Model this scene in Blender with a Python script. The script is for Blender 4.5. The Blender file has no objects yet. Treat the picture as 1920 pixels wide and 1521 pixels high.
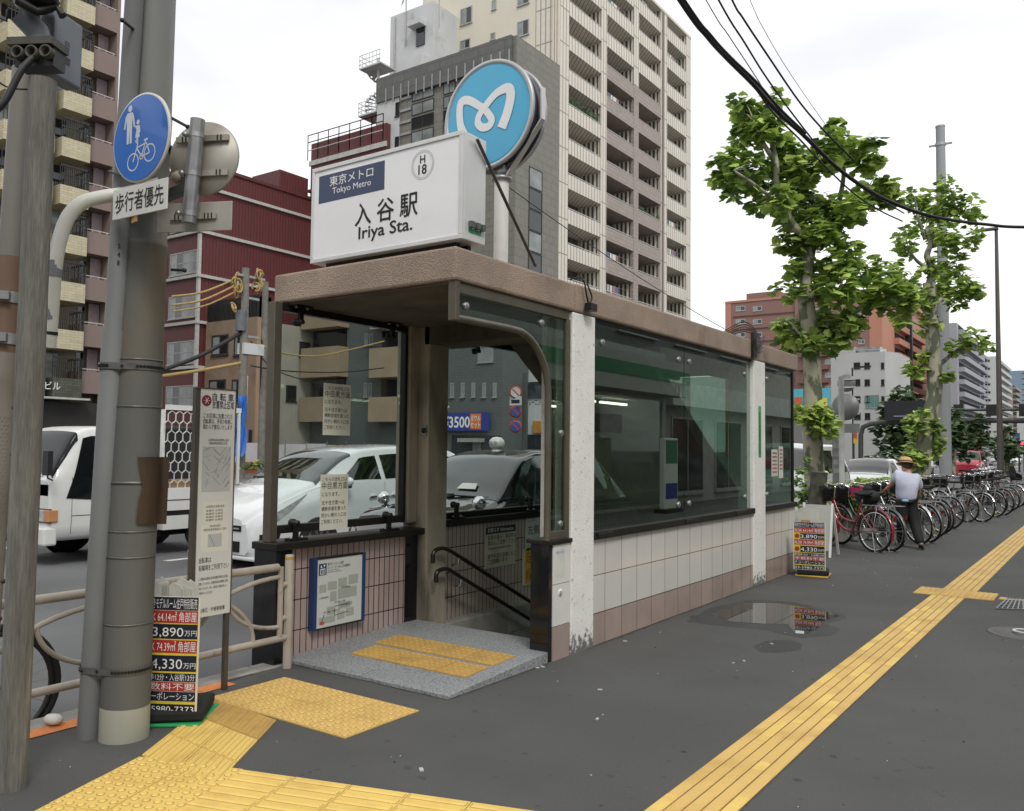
import bpy, bmesh, math, random
from math import radians as R, sin, cos, pi, sqrt, atan2
from mathutils import Vector as V, Matrix, noise as mnoise
random.seed(7)
SC = bpy.context.scene
COL = SC.collection
# ------------------------------------------------------------------ camera
YAW, PITCH, ROLL, FPX, EYE = R(35.1156), R(2.8788), R(0.6346), 1590.115, 1.6
_f = V((-sin(YAW)*cos(PITCH), cos(YAW)*cos(PITCH), sin(PITCH)))
_r = V((cos(YAW), sin(YAW), 0)); _u = _r.cross(_f)
CF, CR, CU = _f, cos(ROLL)*_r + sin(ROLL)*_u, -sin(ROLL)*_r + cos(ROLL)*_u
EYEP = V((0, 0, EYE))
cam = bpy.data.cameras.new('camera'); cob = bpy.data.objects.new('camera', cam); COL.objects.link(cob)
m = Matrix((CR, CU, -CF)).transposed().to_4x4(); m.translation = EYEP
cob.matrix_world = m
cam.sensor_fit = 'HORIZONTAL'; cam.sensor_width = 36; cam.lens = 36*FPX/1920
cam.clip_start = .05; cam.clip_end = 3000
SC.camera = cob
# ------------------------------------------------------------------ light
SUN_EL, SUN_AZ = R(48), R(128)
w = bpy.data.worlds.new('World'); SC.world = w; w.use_nodes = True
nt = w.node_tree; N = nt.nodes; L = nt.links
for n in list(N): N.remove(n)
out = N.new('ShaderNodeOutputWorld'); bg = N.new('ShaderNodeBackground')
sky = N.new('ShaderNodeTexSky'); sky.sky_type = 'NISHITA'; sky.sun_disc = False
sky.sun_elevation = SUN_EL; sky.sun_rotation = SUN_AZ; sky.dust_density = 4
hs = N.new('ShaderNodeHueSaturation'); hs.inputs['Saturation'].default_value = .3
tc = N.new('ShaderNodeTexCoord'); mp = N.new('ShaderNodeMapping'); mp.inputs['Scale'].default_value = (1.2, 1.2, 3.2)
nz = N.new('ShaderNodeTexNoise'); nz.inputs['Scale'].default_value = 1.6; nz.inputs['Detail'].default_value = 5
cr = N.new('ShaderNodeValToRGB')
cr.color_ramp.elements[0].position = .35; cr.color_ramp.elements[0].color = (9.7, 9.9, 10.3, 1)
cr.color_ramp.elements[1].position = .6; cr.color_ramp.elements[1].color = (13.2, 13.2, 13.2, 1)
mx = N.new('ShaderNodeMix'); mx.data_type = 'RGBA'; mx.inputs[0].default_value = .88
L.new(tc.outputs['Generated'], mp.inputs[0]); L.new(mp.outputs[0], nz.inputs['Vector']); L.new(nz.outputs[0], cr.inputs[0])
L.new(sky.outputs[0], hs.inputs['Color']); L.new(hs.outputs[0], mx.inputs[6]); L.new(cr.outputs[0], mx.inputs[7])
L.new(mx.outputs[2], bg.inputs[0]); bg.inputs[1].default_value = .1; L.new(bg.outputs[0], out.inputs[0])
sun = bpy.data.lights.new('sun', 'SUN'); sun.energy = 1.5; sun.angle = R(16); sun.color = (1, .96, .9)
so = bpy.data.objects.new('sun', sun); COL.objects.link(so)
sd = V((sin(SUN_AZ)*cos(SUN_EL), cos(SUN_AZ)*cos(SUN_EL), sin(SUN_EL)))
so.rotation_euler = sd.to_track_quat('Z', 'Y').to_euler(); so.location = (0, 0, 60)
SC.view_settings.view_transform = 'Standard'; SC.view_settings.look = 'None'
SC.view_settings.exposure = 0.06; SC.view_settings.gamma = 1
SC.render.engine = 'CYCLES'; SC.cycles.transparent_max_bounces = 24; SC.cycles.max_bounces = 8
# ------------------------------------------------------------------ photograph-to-place measurements
def ray(x, y): return (CF*FPX + CR*(x-960) - CU*(y-760.5)).normalized()
def pZ(x, y, z=0): d = ray(x, y); return EYEP + d*((z-EYE)/d.z)
def pX(x, y, X): d = ray(x, y); return EYEP + d*(X/d.x)
def pY(x, y, Y): d = ray(x, y); return EYEP + d*(Y/d.y)
def pD(x, y, D): d = ray(x, y); return EYEP + d*(D/d.dot(CF))
# ------------------------------------------------------------------ materials
def lin(c):
    if isinstance(c, str):
        c = [int(c[i:i+2], 16)/255 for i in (0, 2, 4)]
        c = [v/12.92 if v < .04045 else ((v+.055)/1.055)**2.4 for v in c]
    return tuple(c)
_M = {}
def pm(name, col, rough=.6, metal=0, var=.14, sc=4., bump=0., bsc=80., col2=None, c2=(.55, .7), c2sc=2., coat=0, emit=0, spec=.5, stretch=None, fine=0):
    """Principled surface: base colour broken up by noise, an optional second colour in patches (wear, stains), noise bump."""
    if name in _M: return _M[name]
    col = lin(col); mt = bpy.data.materials.new(name); mt.use_nodes = True
    t = mt.node_tree; n = t.nodes; l = t.links; b = n['Principled BSDF']
    b.inputs['Roughness'].default_value = rough; b.inputs['Metallic'].default_value = metal
    b.inputs['Coat Weight'].default_value = coat; b.inputs['Specular IOR Level'].default_value = spec
    co = n.new('ShaderNodeTexCoord'); vec = co.outputs['Object']
    if stretch:
        mpn = n.new('ShaderNodeMapping'); mpn.inputs['Scale'].default_value = stretch; l.new(vec, mpn.inputs[0]); vec = mpn.outputs[0]
    def nzn(s, det=5):
        q = n.new('ShaderNodeTexNoise'); q.inputs['Scale'].default_value = s; q.inputs['Detail'].default_value = det
        l.new(vec, q.inputs['Vector']); return q
    a = nzn(sc); mr = n.new('ShaderNodeMapRange'); mr.inputs[1].default_value = .3; mr.inputs[2].default_value = .7
    mr.inputs[3].default_value = 1-var; mr.inputs[4].default_value = 1+var; l.new(a.outputs[0], mr.inputs[0])
    val = mr.outputs[0]
    if fine:
        f = nzn(bsc*1.3, 2); fr = n.new('ShaderNodeMapRange'); fr.inputs[1].default_value = .3; fr.inputs[2].default_value = .7
        fr.inputs[3].default_value = 1-fine; fr.inputs[4].default_value = 1+fine; l.new(f.outputs[0], fr.inputs[0])
        mu = n.new('ShaderNodeMath'); mu.operation = 'MULTIPLY'; l.new(val, mu.inputs[0]); l.new(fr.outputs[0], mu.inputs[1]); val = mu.outputs[0]
    cb = n.new('ShaderNodeRGB'); cb.outputs[0].default_value = (*col, 1); src = cb.outputs[0]
    if col2:
        e = nzn(c2sc, 8); rr = n.new('ShaderNodeValToRGB'); rr.color_ramp.elements[0].position = c2[0]; rr.color_ramp.elements[1].position = c2[1]
        l.new(e.outputs[0], rr.inputs[0]); mxx = n.new('ShaderNodeMix'); mxx.data_type = 'RGBA'
        l.new(rr.outputs[0], mxx.inputs[0]); l.new(src, mxx.inputs[6]); mxx.inputs[7].default_value = (*lin(col2), 1); src = mxx.outputs[2]
    hv = n.new('ShaderNodeHueSaturation'); l.new(src, hv.inputs['Color']); l.new(val, hv.inputs['Value']); l.new(hv.outputs[0], b.inputs['Base Color'])
    if bump:
        bn = n.new('ShaderNodeBump'); bn.inputs['Strength'].default_value = bump; bn.inputs['Distance'].default_value = .01
        g = nzn(bsc, 4); l.new(g.outputs[0], bn.inputs['Height']); l.new(bn.outputs[0], b.inputs['Normal'])
    if emit:
        b.inputs['Emission Color'].default_value = (*col, 1); b.inputs['Emission Strength'].default_value = emit
    _M[name] = mt; return mt
def grid(name, col, grout, axes, bw, bh, mortar, rough=.4, var=.1, offset=0, bump=.5, tone=.08, stain=None, phase=(0, 0), sdist=.004):
    """Tiles, bricks, siding: brick texture over two world axes, real joints as bump."""
    if name in _M: return _M[name]
    mt = bpy.data.materials.new(name); mt.use_nodes = True
    t = mt.node_tree; n = t.nodes; l = t.links; b = n['Principled BSDF']; b.inputs['Roughness'].default_value = rough
    co = n.new('ShaderNodeTexCoord'); sp = n.new('ShaderNodeSeparateXYZ'); cm = n.new('ShaderNodeCombineXYZ')
    l.new(co.outputs['Object'], sp.inputs[0])
    for k in (0, 1):
        ad = n.new('ShaderNodeMath'); ad.operation = 'ADD'; ad.inputs[1].default_value = phase[k]
        if axes[k] == 'h':
            a2 = n.new('ShaderNodeMath'); a2.operation = 'ADD'; l.new(sp.outputs[0], a2.inputs[0]); l.new(sp.outputs[1], a2.inputs[1]); l.new(a2.outputs[0], ad.inputs[0])
        else: l.new(sp.outputs['xyz'.index(axes[k])], ad.inputs[0])
        l.new(ad.outputs[0], cm.inputs[k])
    br = n.new('ShaderNodeTexBrick'); l.new(cm.outputs[0], br.inputs['Vector'])
    c = lin(col); br.inputs['Color1'].default_value = (*[v*(1+tone) for v in c], 1); br.inputs['Color2'].default_value = (*[v*(1-tone) for v in c], 1)
    br.inputs['Mortar'].default_value = (*lin(grout), 1); br.inputs['Scale'].default_value = 1
    br.inputs['Brick Width'].default_value = bw; br.inputs['Row Height'].default_value = bh
    br.inputs['Mortar Size'].default_value = mortar; br.inputs['Mortar Smooth'].default_value = .1; br.offset = offset
    nz = n.new('ShaderNodeTexNoise'); nz.inputs['Scale'].default_value = 3; nz.inputs['Detail'].default_value = 6; l.new(co.outputs['Object'], nz.inputs['Vector'])
    mr = n.new('ShaderNodeMapRange'); mr.inputs[1].default_value = .3; mr.inputs[2].default_value = .7; mr.inputs[3].default_value = 1-var; mr.inputs[4].default_value = 1+var
    l.new(nz.outputs[0], mr.inputs[0]); hv = n.new('ShaderNodeHueSaturation'); l.new(br.outputs[0], hv.inputs['Color']); l.new(mr.outputs[0], hv.inputs['Value'])
    l.new(hv.outputs[0], b.inputs['Base Color'])
    bn = n.new('ShaderNodeBump'); bn.inputs['Strength'].default_value = bump; bn.inputs['Distance'].default_value = sdist; bn.invert = True
    l.new(br.outputs['Fac'], bn.inputs['Height']); l.new(bn.outputs[0], b.inputs['Normal'])
    _M[name] = mt; return mt
def speckle(mt, dens, col, size=900., base=None):
    """Fine pale grit and dark gum spots in a surface, by two sparse noises."""
    t = mt.node_tree; n = t.nodes; l = t.links; b = n['Principled BSDF']; src = b.inputs['Base Color'].links[0].from_socket; co = n.new('ShaderNodeTexCoord')
    for sc, lo, hi, c in ((size, .68, .72, col), (size*.16, .735, .75, col), (14., .70, .73, lin('3c3c3b'))):
        z = n.new('ShaderNodeTexNoise'); z.inputs['Scale'].default_value = sc; z.inputs['Detail'].default_value = 1; l.new(co.outputs['Object'], z.inputs['Vector'])
        r = n.new('ShaderNodeMapRange'); r.inputs[1].default_value = lo; r.inputs[2].default_value = hi; r.inputs[4].default_value = dens; l.new(z.outputs[0], r.inputs[0])
        m = n.new('ShaderNodeMix'); m.data_type = 'RGBA'; l.new(r.outputs[0], m.inputs[0]); l.new(src, m.inputs[6]); m.inputs[7].default_value = (*c, 1); src = m.outputs[2]
    l.new(src, b.inputs['Base Color'])
def zdirt(mt, z0, z1, col, sc=9., thr=.45):
    """Mould creeping up from the ground (z0) to about z1 in ragged patches."""
    t = mt.node_tree; n = t.nodes; l = t.links; b = n['Principled BSDF']; src = b.inputs['Base Color'].links[0].from_socket; co = n.new('ShaderNodeTexCoord'); sp = n.new('ShaderNodeSeparateXYZ'); l.new(co.outputs['Object'], sp.inputs[0])
    r = n.new('ShaderNodeMapRange'); r.inputs[1].default_value = z0; r.inputs[2].default_value = z1; r.inputs[3].default_value = .42; r.inputs[4].default_value = 0; l.new(sp.outputs[2], r.inputs[0])
    z = n.new('ShaderNodeTexNoise'); z.inputs['Scale'].default_value = sc; z.inputs['Detail'].default_value = 9; l.new(co.outputs['Object'], z.inputs['Vector'])
    a = n.new('ShaderNodeMath'); l.new(r.outputs[0], a.inputs[0]); l.new(z.outputs[0], a.inputs[1]); r2 = n.new('ShaderNodeMapRange'); r2.inputs[1].default_value = thr+.2; r2.inputs[2].default_value = thr+.42; r2.inputs[4].default_value = .85; l.new(a.outputs[0], r2.inputs[0])
    m = n.new('ShaderNodeMix'); m.data_type = 'RGBA'; l.new(r2.outputs[0], m.inputs[0]); l.new(src, m.inputs[6]); m.inputs[7].default_value = (*lin(col), 1); l.new(m.outputs[2], b.inputs['Base Color'])
def glass(name, tint, refl=1., base=.0, rough=0, gcol=(.92, .97, .95)):
    """Thin tinted sheet glass: coloured transmission plus mirror reflection by Fresnel."""
    mt = bpy.data.materials.new(name); mt.use_nodes = True; t = mt.node_tree; n = t.nodes; l = t.links
    n.remove(n['Principled BSDF']); o = n['Material Output']
    tr = n.new('ShaderNodeBsdfTransparent'); tr.inputs[0].default_value = (*tint, 1)
    gl = n.new('ShaderNodeBsdfGlossy'); gl.inputs['Roughness'].default_value = rough; gl.inputs[0].default_value = (*gcol, 1)
    fr = n.new('ShaderNodeFresnel'); fr.inputs[0].default_value = 1.45
    ma = n.new('ShaderNodeMath'); ma.operation = 'MULTIPLY_ADD'; ma.inputs[1].default_value = refl; ma.inputs[2].default_value = base; ma.use_clamp = True
    ge = n.new('ShaderNodeNewGeometry'); iv = n.new('ShaderNodeMath'); iv.operation = 'SUBTRACT'; iv.inputs[0].default_value = 1; l.new(ge.outputs['Backfacing'], iv.inputs[1])
    fm = n.new('ShaderNodeMath'); fm.operation = 'MULTIPLY'; l.new(ma.outputs[0], fm.inputs[0]); l.new(iv.outputs[0], fm.inputs[1]); ma = fm
    l.new(fr.outputs[0], [q for q in n if q.type == 'MATH' and q.operation == 'MULTIPLY_ADD'][0].inputs[0]); mxn = n.new('ShaderNodeMixShader'); l.new(ma.outputs[0], mxn.inputs[0]); l.new(tr.outputs[0], mxn.inputs[1]); l.new(gl.outputs[0], mxn.inputs[2])
    l.new(mxn.outputs[0], o.inputs[0]); return mt
# ------------------------------------------------------------------ mesh helpers
class MB:
    def __init__(s): s.v = []; s.f = []; s.m = []; s.mats = []; s.sm = []
    def mi(s, mat):
        if mat not in s.mats: s.mats.append(mat)
        return s.mats.index(mat)
    def add(s, vs, fs, mat, smooth=False):
        o = len(s.v); s.v += [tuple(q) for q in vs]; k = s.mi(mat)
        for f in fs: s.f.append([i+o for i in f]); s.m.append(k); s.sm.append(smooth)
        return s
    def box(s, x0, y0, z0, x1, y1, z1, mat, M=None):
        if x0 > x1: x0, x1 = x1, x0
        if y0 > y1: y0, y1 = y1, y0
        if z0 > z1: z0, z1 = z1, z0
        vs = [V((x, y, z)) for z in (z0, z1) for x, y in ((x0, y0), (x1, y0), (x1, y1), (x0, y1))]
        if M: vs = [M @ v for v in vs]
        return s.add(vs, [(3, 2, 1, 0), (4, 5, 6, 7), (0, 1, 5, 4), (1, 2, 6, 5), (2, 3, 7, 6), (3, 0, 4, 7)], mat)
    def bar(s, a, b, wd, ht, mat, up=(0, 0, 1)):
        a, b = V(a), V(b); d = (b-a).normalized(); sd = d.cross(V(up))
        if sd.length < 1e-4: sd = d.cross(V((1, 0, 0)))
        sd.normalize(); u2 = sd.cross(d); q = []
        for p in (a, b): q += [p-sd*wd/2-u2*ht/2, p+sd*wd/2-u2*ht/2, p+sd*wd/2+u2*ht/2, p-sd*wd/2+u2*ht/2]
        return s.add(q, [(3, 2, 1, 0), (4, 5, 6, 7), (0, 1, 5, 4), (1, 2, 6, 5), (2, 3, 7, 6), (3, 0, 4, 7)], mat)
    def tube(s, pts, r, mat, n=8, cap=True, smooth=True):
        pts = [V(p) for p in pts]; rs = r if isinstance(r, (list, tuple)) else [r]*len(pts)
        vs = []; ref = None
        for i, p in enumerate(pts):
            d = (pts[min(i+1, len(pts)-1)]-pts[max(i-1, 0)]).normalized()
            if ref is None: ref = d.cross(V((0, 0, 1))) if abs(d.z) < .9 else d.cross(V((1, 0, 0)))
            a = (ref-d*ref.dot(d)).normalized(); b = d.cross(a); ref = a
            for k in range(n): t = 2*pi*k/n; vs.append(p+(a*cos(t)+b*sin(t))*rs[i])
        fs = [(i*n+k, i*n+(k+1) % n, (i+1)*n+(k+1) % n, (i+1)*n+k) for i in range(len(pts)-1) for k in range(n)]
        s.add(vs, fs, mat, smooth)
        if cap:
            o = len(vs)-n; s.add(vs[:n], [list(range(n))[::-1]], mat); s.add(vs[o:], [list(range(n))], mat)
        return s
    def lathe(s, c, axis, prof, mat, n=24, smooth=True):
        """prof: (distance along axis, radius)."""
        c = V(c); ax = V(axis).normalized(); a = ax.cross(V((0, 0, 1))) if abs(ax.z) < .9 else V((1, 0, 0)); a.normalize(); b = ax.cross(a)
        vs = [c+ax*h+(a*cos(2*pi*k/n)+b*sin(2*pi*k/n))*max(r, 1e-4) for h, r in prof for k in range(n)]
        return s.add(vs, [(i*n+k, i*n+(k+1) % n, (i+1)*n+(k+1) % n, (i+1)*n+k) for i in range(len(prof)-1) for k in range(n)], mat, smooth)
    def poly(s, pts, mat): return s.add(pts, [list(range(len(pts)))], mat)
    def prism(s, pts, off, mat):
        pts = [V(p) for p in pts]; off = V(off); n = len(pts)
        return s.add(pts+[p+off for p in pts], [list(range(n))[::-1], list(range(n, 2*n))]+[(i, (i+1) % n, n+(i+1) % n, n+i) for i in range(n)], mat)
    def ball(s, c, r, mat, n=12, sc=(1, 1, 1)):
        c = V(c); h = n//2; vs = []
        for i in range(h+1):
            for k in range(n): t = pi*i/h; p = 2*pi*k/n; vs.append(c+V((sin(t)*cos(p)*sc[0], sin(t)*sin(p)*sc[1], cos(t)*sc[2]))*r)
        return s.add(vs, [(i*n+k, (i+1)*n+k, (i+1)*n+(k+1) % n, i*n+(k+1) % n) for i in range(h) for k in range(n)], mat, True)
    def text(s, string, mat, o, right, up, h, bold=0., w=None, align='L', lift=.0):
        """Flat lettering: o = baseline start (or centre / end), h = em height, w = width to fit."""
        vs, fs, tw, th = text_mesh(string, 0.); k = h; bold *= .75; kx = h if w is None else w/max(tw, 1e-3)
        right, up, o = V(right).normalized(), V(up).normalized(), V(o); nn = right.cross(up)
        sh = {'L': 0, 'C': -tw*kx/2, 'R': -tw*kx}[align]
        for q, (dx, dy) in enumerate([(0, 0)] if bold < .004 else [(-bold, 0), (bold, 0), (0, bold*.8), (0, -bold*.8)]): s.add([o+right*((x+dx)*kx+sh)+up*((y+dy)*k)+nn*(lift+q*.00012) for x, y in vs], fs, mat)
        return s
    def mesh(s, name):
        me = bpy.data.meshes.new(name); me.from_pydata(s.v, [], s.f)
        for q in s.mats: me.materials.append(q)
        me.polygons.foreach_set('material_index', s.m); me.polygons.foreach_set('use_smooth', s.sm); me.update(); return me
    def build(s, name, parent=None, bevel=0, loc=None, weld=False):
        me = s.mesh(name)
        if weld or bevel:
            b = bmesh.new(); b.from_mesh(me)
            if weld: bmesh.ops.remove_doubles(b, verts=b.verts, dist=1e-4); bmesh.ops.recalc_face_normals(b, faces=b.faces)
            b.to_mesh(me); b.free()
        o = link(name, me, parent, loc)
        if bevel:
            q = o.modifiers.new('bevel', 'BEVEL'); q.width = bevel; q.segments = 2; q.limit_method = 'ANGLE'; q.angle_limit = R(40)
        return o
def link(name, me, parent=None, loc=None):
    o = bpy.data.objects.new(name, me); COL.objects.link(o)
    if parent is not None:
        o.parent = parent
        if loc is None and parent.get('_w'): o.matrix_parent_inverse = Matrix.Translation(-V(parent.location))
    if loc is not None: o.location = loc
    return o
_T = {}
def text_mesh(string, bold=0.):
    k = (string, bold)
    if k not in _T:
        cu = bpy.data.curves.new('t', 'FONT'); cu.body = string; cu.size = 1; cu.offset = bold; cu.resolution_u = 3; cu.fill_mode = 'FRONT'
        o = bpy.data.objects.new('t', cu); COL.objects.link(o); dg = bpy.context.evaluated_depsgraph_get(); e = o.evaluated_get(dg); me = e.to_mesh()
        vs = [(v.co.x, v.co.y) for v in me.vertices]; fs = [list(p.vertices) for p in me.polygons]; e.to_mesh_clear()
        bpy.data.objects.remove(o); bpy.data.curves.remove(cu)
        x0 = min((v[0] for v in vs), default=0); x1 = max((v[0] for v in vs), default=1); 
        _T[k] = ([(x-x0, y) for x, y in vs], fs, x1-x0, 1)
    return _T[k]
def thing(name, label, cat, loc=(0, 0, 0), rz=0, group=None, world=True):
    """Empty at the thing's base; parts built in place coordinates keep them (world=True) or use the thing's own axes."""
    o = bpy.data.objects.new(name, None); COL.objects.link(o); o.location = loc; o.rotation_euler = (0, 0, rz); o.empty_display_size = .1
    if world: o['_w'] = 1
    return tag(o, label, cat, group)
def tag(o, label=None, cat=None, group=None, kind=None):
    for k, v in (('label', label), ('category', cat), ('group', group), ('kind', kind)):
        if v: o[k] = v
    return o
def kids(o): return [q for q in bpy.data.objects if q.parent == o]
def dup(src, loc=None, rz=None, label=None, scale=None, tree=None):
    """A copy of a thing with copies of its parts and sub-parts."""
    r = src.copy(); COL.objects.link(r)
    if loc is not None: r.location = loc
    if rz is not None: r.rotation_euler = (0, 0, rz)
    if scale: r.scale = scale
    if label: r['label'] = label
    for ch in (tree or CH)(src):
        c = ch.copy(); COL.objects.link(c); c.parent = r
        for g in (tree or CH)(ch): d = g.copy(); COL.objects.link(d); d.parent = c
    return r
_ch = {}
def CH(o):
    if o.name not in _ch: _ch[o.name] = kids(o)
    return _ch[o.name]
def struct(o): return tag(o, kind='structure')
def arc(c, r, a0, a1, n, ax, ay): return [V(c)+V(ax)*r*cos(a0+(a1-a0)*i/n)+V(ay)*r*sin(a0+(a1-a0)*i/n) for i in range(n+1)]
def sag(a, b, d, n=12): a, b = V(a), V(b); return [a.lerp(b, i/n)-V((0, 0, d*4*(i/n)*(1-i/n))) for i in range(n+1)]
def smooth_path(pts, k=5):
    pts = [V(p) for p in pts]; out = []
    for i in range(len(pts)-1):
        p0, p1, p2, p3 = pts[max(i-1, 0)], pts[i], pts[i+1], pts[min(i+2, len(pts)-1)]
        for j in range(k):
            t = j/k; out.append(.5*((2*p1)+(p2-p0)*t+(2*p0-5*p1+4*p2-p3)*t*t+(3*p1-p0-3*p2+p3)*t**3))
    return out+[pts[-1]]
# shared materials
WHITE = pm('white_paint', 'd8d8d4', .45, var=.05); STEEL = pm('galvanised_steel', '9a9c9c', .42, .75, var=.18, sc=12)
CHROME = pm('chrome', 'e0e0e0', .08, 1, var=.02); BLACK = pm('black_plastic', '1c1c1d', .5, var=.2)
INK = pm('black_ink', '161616', .6, var=.05); RUBBER = pm('tyre_rubber', '1a1a1a', .8, var=.2, bump=.2, bsc=150)
PAPER = pm('white_paper', 'cdccc4', .6, var=.05, sc=8); BRONZE = pm('dark_bronze_metal', '4a463e', .38, .7, var=.15, sc=10)
DARK = pm('dark_metal', '2a2a2a', .45, .4, var=.2); CARGLASS = pm('car_glass', '0c1011', .03, 0, var=0, coat=1, spec=.7)
WALLW = pm('pale_grey_render', 'b9bbbb', .75, var=.07, sc=.6, col2='9a9b9a', c2=(.6, .75), c2sc=.7)
PANE = pm('window_glass_dark', '1a2024', .06, 0, var=.3, sc=.4, spec=.8); CURT = pm('curtained_window', '7d8382', .15, var=.35, sc=.9, spec=.6)
# ------------------------------------------------------------------ ground, road, kerb
ASPH = pm('pavement_asphalt', '51514f', .82, var=.12, sc=1.6, bump=.6, bsc=260, fine=.34, col2='484847', c2=(.5, .72), c2sc=.8)
speckle(ASPH, .55, (.2, .2, .19), 420)
ROADM = pm('road_asphalt', '606162', .85, var=.16, sc=.7, bump=.5, bsc=200, fine=.22, col2='4e4f50', c2=(.5, .7), c2sc=.3)
CONC = pm('concrete', '8f8c86', .8, var=.2, sc=5, bump=.35, bsc=90, col2='6a675f', c2=(.55, .72), c2sc=3)
LINEW = pm('road_paint', 'c9c9c4', .7, var=.2, sc=3, col2='7a7a78', c2=(.6, .66), c2sc=9)
KX = -4.97; RZ = -.15
def sheet(name, rects, z, mat):
    b = MB()
    for x0, y0, x1, y1 in rects: b.poly([(x0, y0, z), (x1, y0, z), (x1, y1, z), (x0, y1, z)], mat)
    return struct(b.build(name))
HX0, HX1, HY0, HY1 = -4.98, -3.62, 5.72, 11.3      # the stair opening
sheet('pavement', [(KX+.02, -60, 60, HY0), (KX+.02, HY1, 60, 900), (HX1, HY0, 60, HY1)], 0, ASPH)
sheet('road', [(-900, -300, KX-.14, 900)], RZ, ROADM)
b = MB()
for k in range(-30, 150):
    y = k*1.0
    b.box(KX-.15, y+.006, RZ-.1, KX+.03, y+.994, .006, CONC)
struct(b.build('kerb', bevel=.012))
b = MB()
b.box(KX-.14, -30, RZ-.2, KX+.02, 150, -.004, CONC); struct(b.build('kerb_base'))
sheet('gutter', [(KX-.5, -30, KX-.151, 150)], RZ+.004, CONC)
b = MB()
for X in (-8.3, -11.6):
    for k in range(-3, 20): b.poly([(X-.07, k*10+7.5, RZ+.005), (X+.07, k*10+7.5, RZ+.005), (X+.07, k*10+12.5, RZ+.005), (X-.07, k*10+12.5, RZ+.005)], LINEW)
for X in (-15.0, -18.4, -33.0): b.poly([(X-.08, -30, RZ+.005), (X+.08, -30, RZ+.005), (X+.08, 190, RZ+.005), (X-.08, 190, RZ+.005)], LINEW)
for k in range(14): b.poly([(-28+k*1.6, 128, RZ+.005), (-27.2+k*1.6, 128, RZ+.005), (-27.2+k*1.6, 133, RZ+.005), (-28+k*1.6, 133, RZ+.005)], LINEW)
struct(b.build('road_markings'))
ORG = pm('orange_paint', 'd08048', .75, var=.2, sc=6, col2='6a625a', c2=(.6, .68), c2sc=14)
b = MB()
for y0, y1 in ((1.6, 2.75), (3.25, 3.66)): b.poly([(KX+.035, y0, .005), (KX+.17, y0, .005), (KX+.17, y1, .005), (KX+.035, y1, .005)], ORG)
struct(b.build('kerb_paint'))
# tactile paving
YEL = pm('tactile_yellow', 'd6b268', .62, var=.08, sc=2.2, bump=.25, bsc=160, col2='bd9855', c2=(.5, .8), c2sc=3.2, fine=.1)
YEL2 = pm('tactile_yellow_new', 'e2c16a', .55, var=.06, sc=2, bump=.2, bsc=160, col2='cba659', c2=(.5, .8), c2sc=5)
YEL3 = pm('tactile_yellow_old', 'bd9852', .7, var=.10, sc=4, bump=.3, bsc=160, col2='a5844e', c2=(.5, .8), c2sc=6)
YJ = pm('tactile_joint', '7a6238', .8, var=.2)
YDIRT = pm('tactile_grime', 'ad8a49', .8, var=.25, sc=9)
def dot(b, c, r, h, mat, uu, vv):
    b.poly([c+uu*cos(2*pi*k/9)*r*1.28+vv*sin(2*pi*k/9)*r*1.28+V((0, 0, .0006)) for k in range(9)], YDIRT)
    c = c+V((0, 0, .0008))
    vs = []
    for rr, hh in ((1, 0), (.62, 1)):
        for k in range(10): t = 2*pi*k/10; vs.append(c+uu*cos(t)*r*rr+vv*sin(t)*r*rr+V((0, 0, hh*h)))
    b.add(vs, [(k, (k+1) % 10, 10+(k+1) % 10, 10+k) for k in range(10)]+[list(range(10, 20))], mat)
def tiles(b, o, uu, vv, nu, nv, kind, mat, size=.3, z=.008, n=5):
    o = V(o); uu = V(uu).normalized(); vv = V(vv).normalized(); g = .0025
    for i in range(nu):
        for j in range(nv):
            c = o+uu*(i*size)+vv*(j*size); zz = V((0, 0, z+random.uniform(-.001, .0015)))
            mt = mat if not isinstance(mat, (list, tuple)) else random.choice(mat)
            q = [c+uu*g+vv*g, c+uu*(size-g)+vv*g, c+uu*(size-g)+vv*(size-g), c+uu*g+vv*(size-g)]
            b.add([p+zz for p in q]+[p+V((0, 0, .001)) for p in q], [(0, 1, 2, 3), (0, 4, 5, 1), (1, 5, 6, 2), (2, 6, 7, 3), (3, 7, 4, 0)], mt)
            if kind == 'dot':
                s = size/n
                for a in range(n):
                    for d in range(n): dot(b, c+uu*s*(a+.5)+vv*s*(d+.5)+zz, s*.27, .0055, mt, uu, vv)
            else:
                s = size/4
                for a in range(4):
                    p = c+vv*s*(a+.5)+zz; w2 = s*.24; l0, l1 = size*.045, size*.955; hh = V((0, 0, .006)); b.poly([p+uu*(l0-.004)-vv*w2*1.22+V((0, 0, .0006)), p+uu*(l1+.004)-vv*w2*1.22+V((0, 0, .0006)), p+uu*(l1+.004)+vv*w2*1.22+V((0, 0, .0006)), p+uu*(l0-.004)+vv*w2*1.22+V((0, 0, .0006))], YDIRT); p = p+V((0, 0, .0008))
                    base = [p+uu*l0-vv*w2, p+uu*l1-vv*w2, p+uu*l1+vv*w2, p+uu*l0+vv*w2]
                    top = [p+uu*(l0+.008)-vv*w2*.6+hh, p+uu*(l1-.008)-vv*w2*.6+hh, p+uu*(l1-.008)+vv*w2*.6+hh, p+uu*(l0+.008)+vv*w2*.6+hh]
                    b.add(base+top, [(4, 5, 6, 7), (0, 1, 5, 4), (1, 2, 6, 5), (2, 3, 7, 6), (3, 0, 4, 7)], mt)
def under(b, pts, z=.003): b.poly([V((p[0], p[1], z)) for p in pts], YJ)
b = MB()       # warning pad in front of the entrance + the strip bending to the near corner
tiles(b, (-4.68, 3.35, 0), (1, 0, 0), (0, 1, 0), 4, 2, 'dot', [YEL], size=.308)
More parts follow.
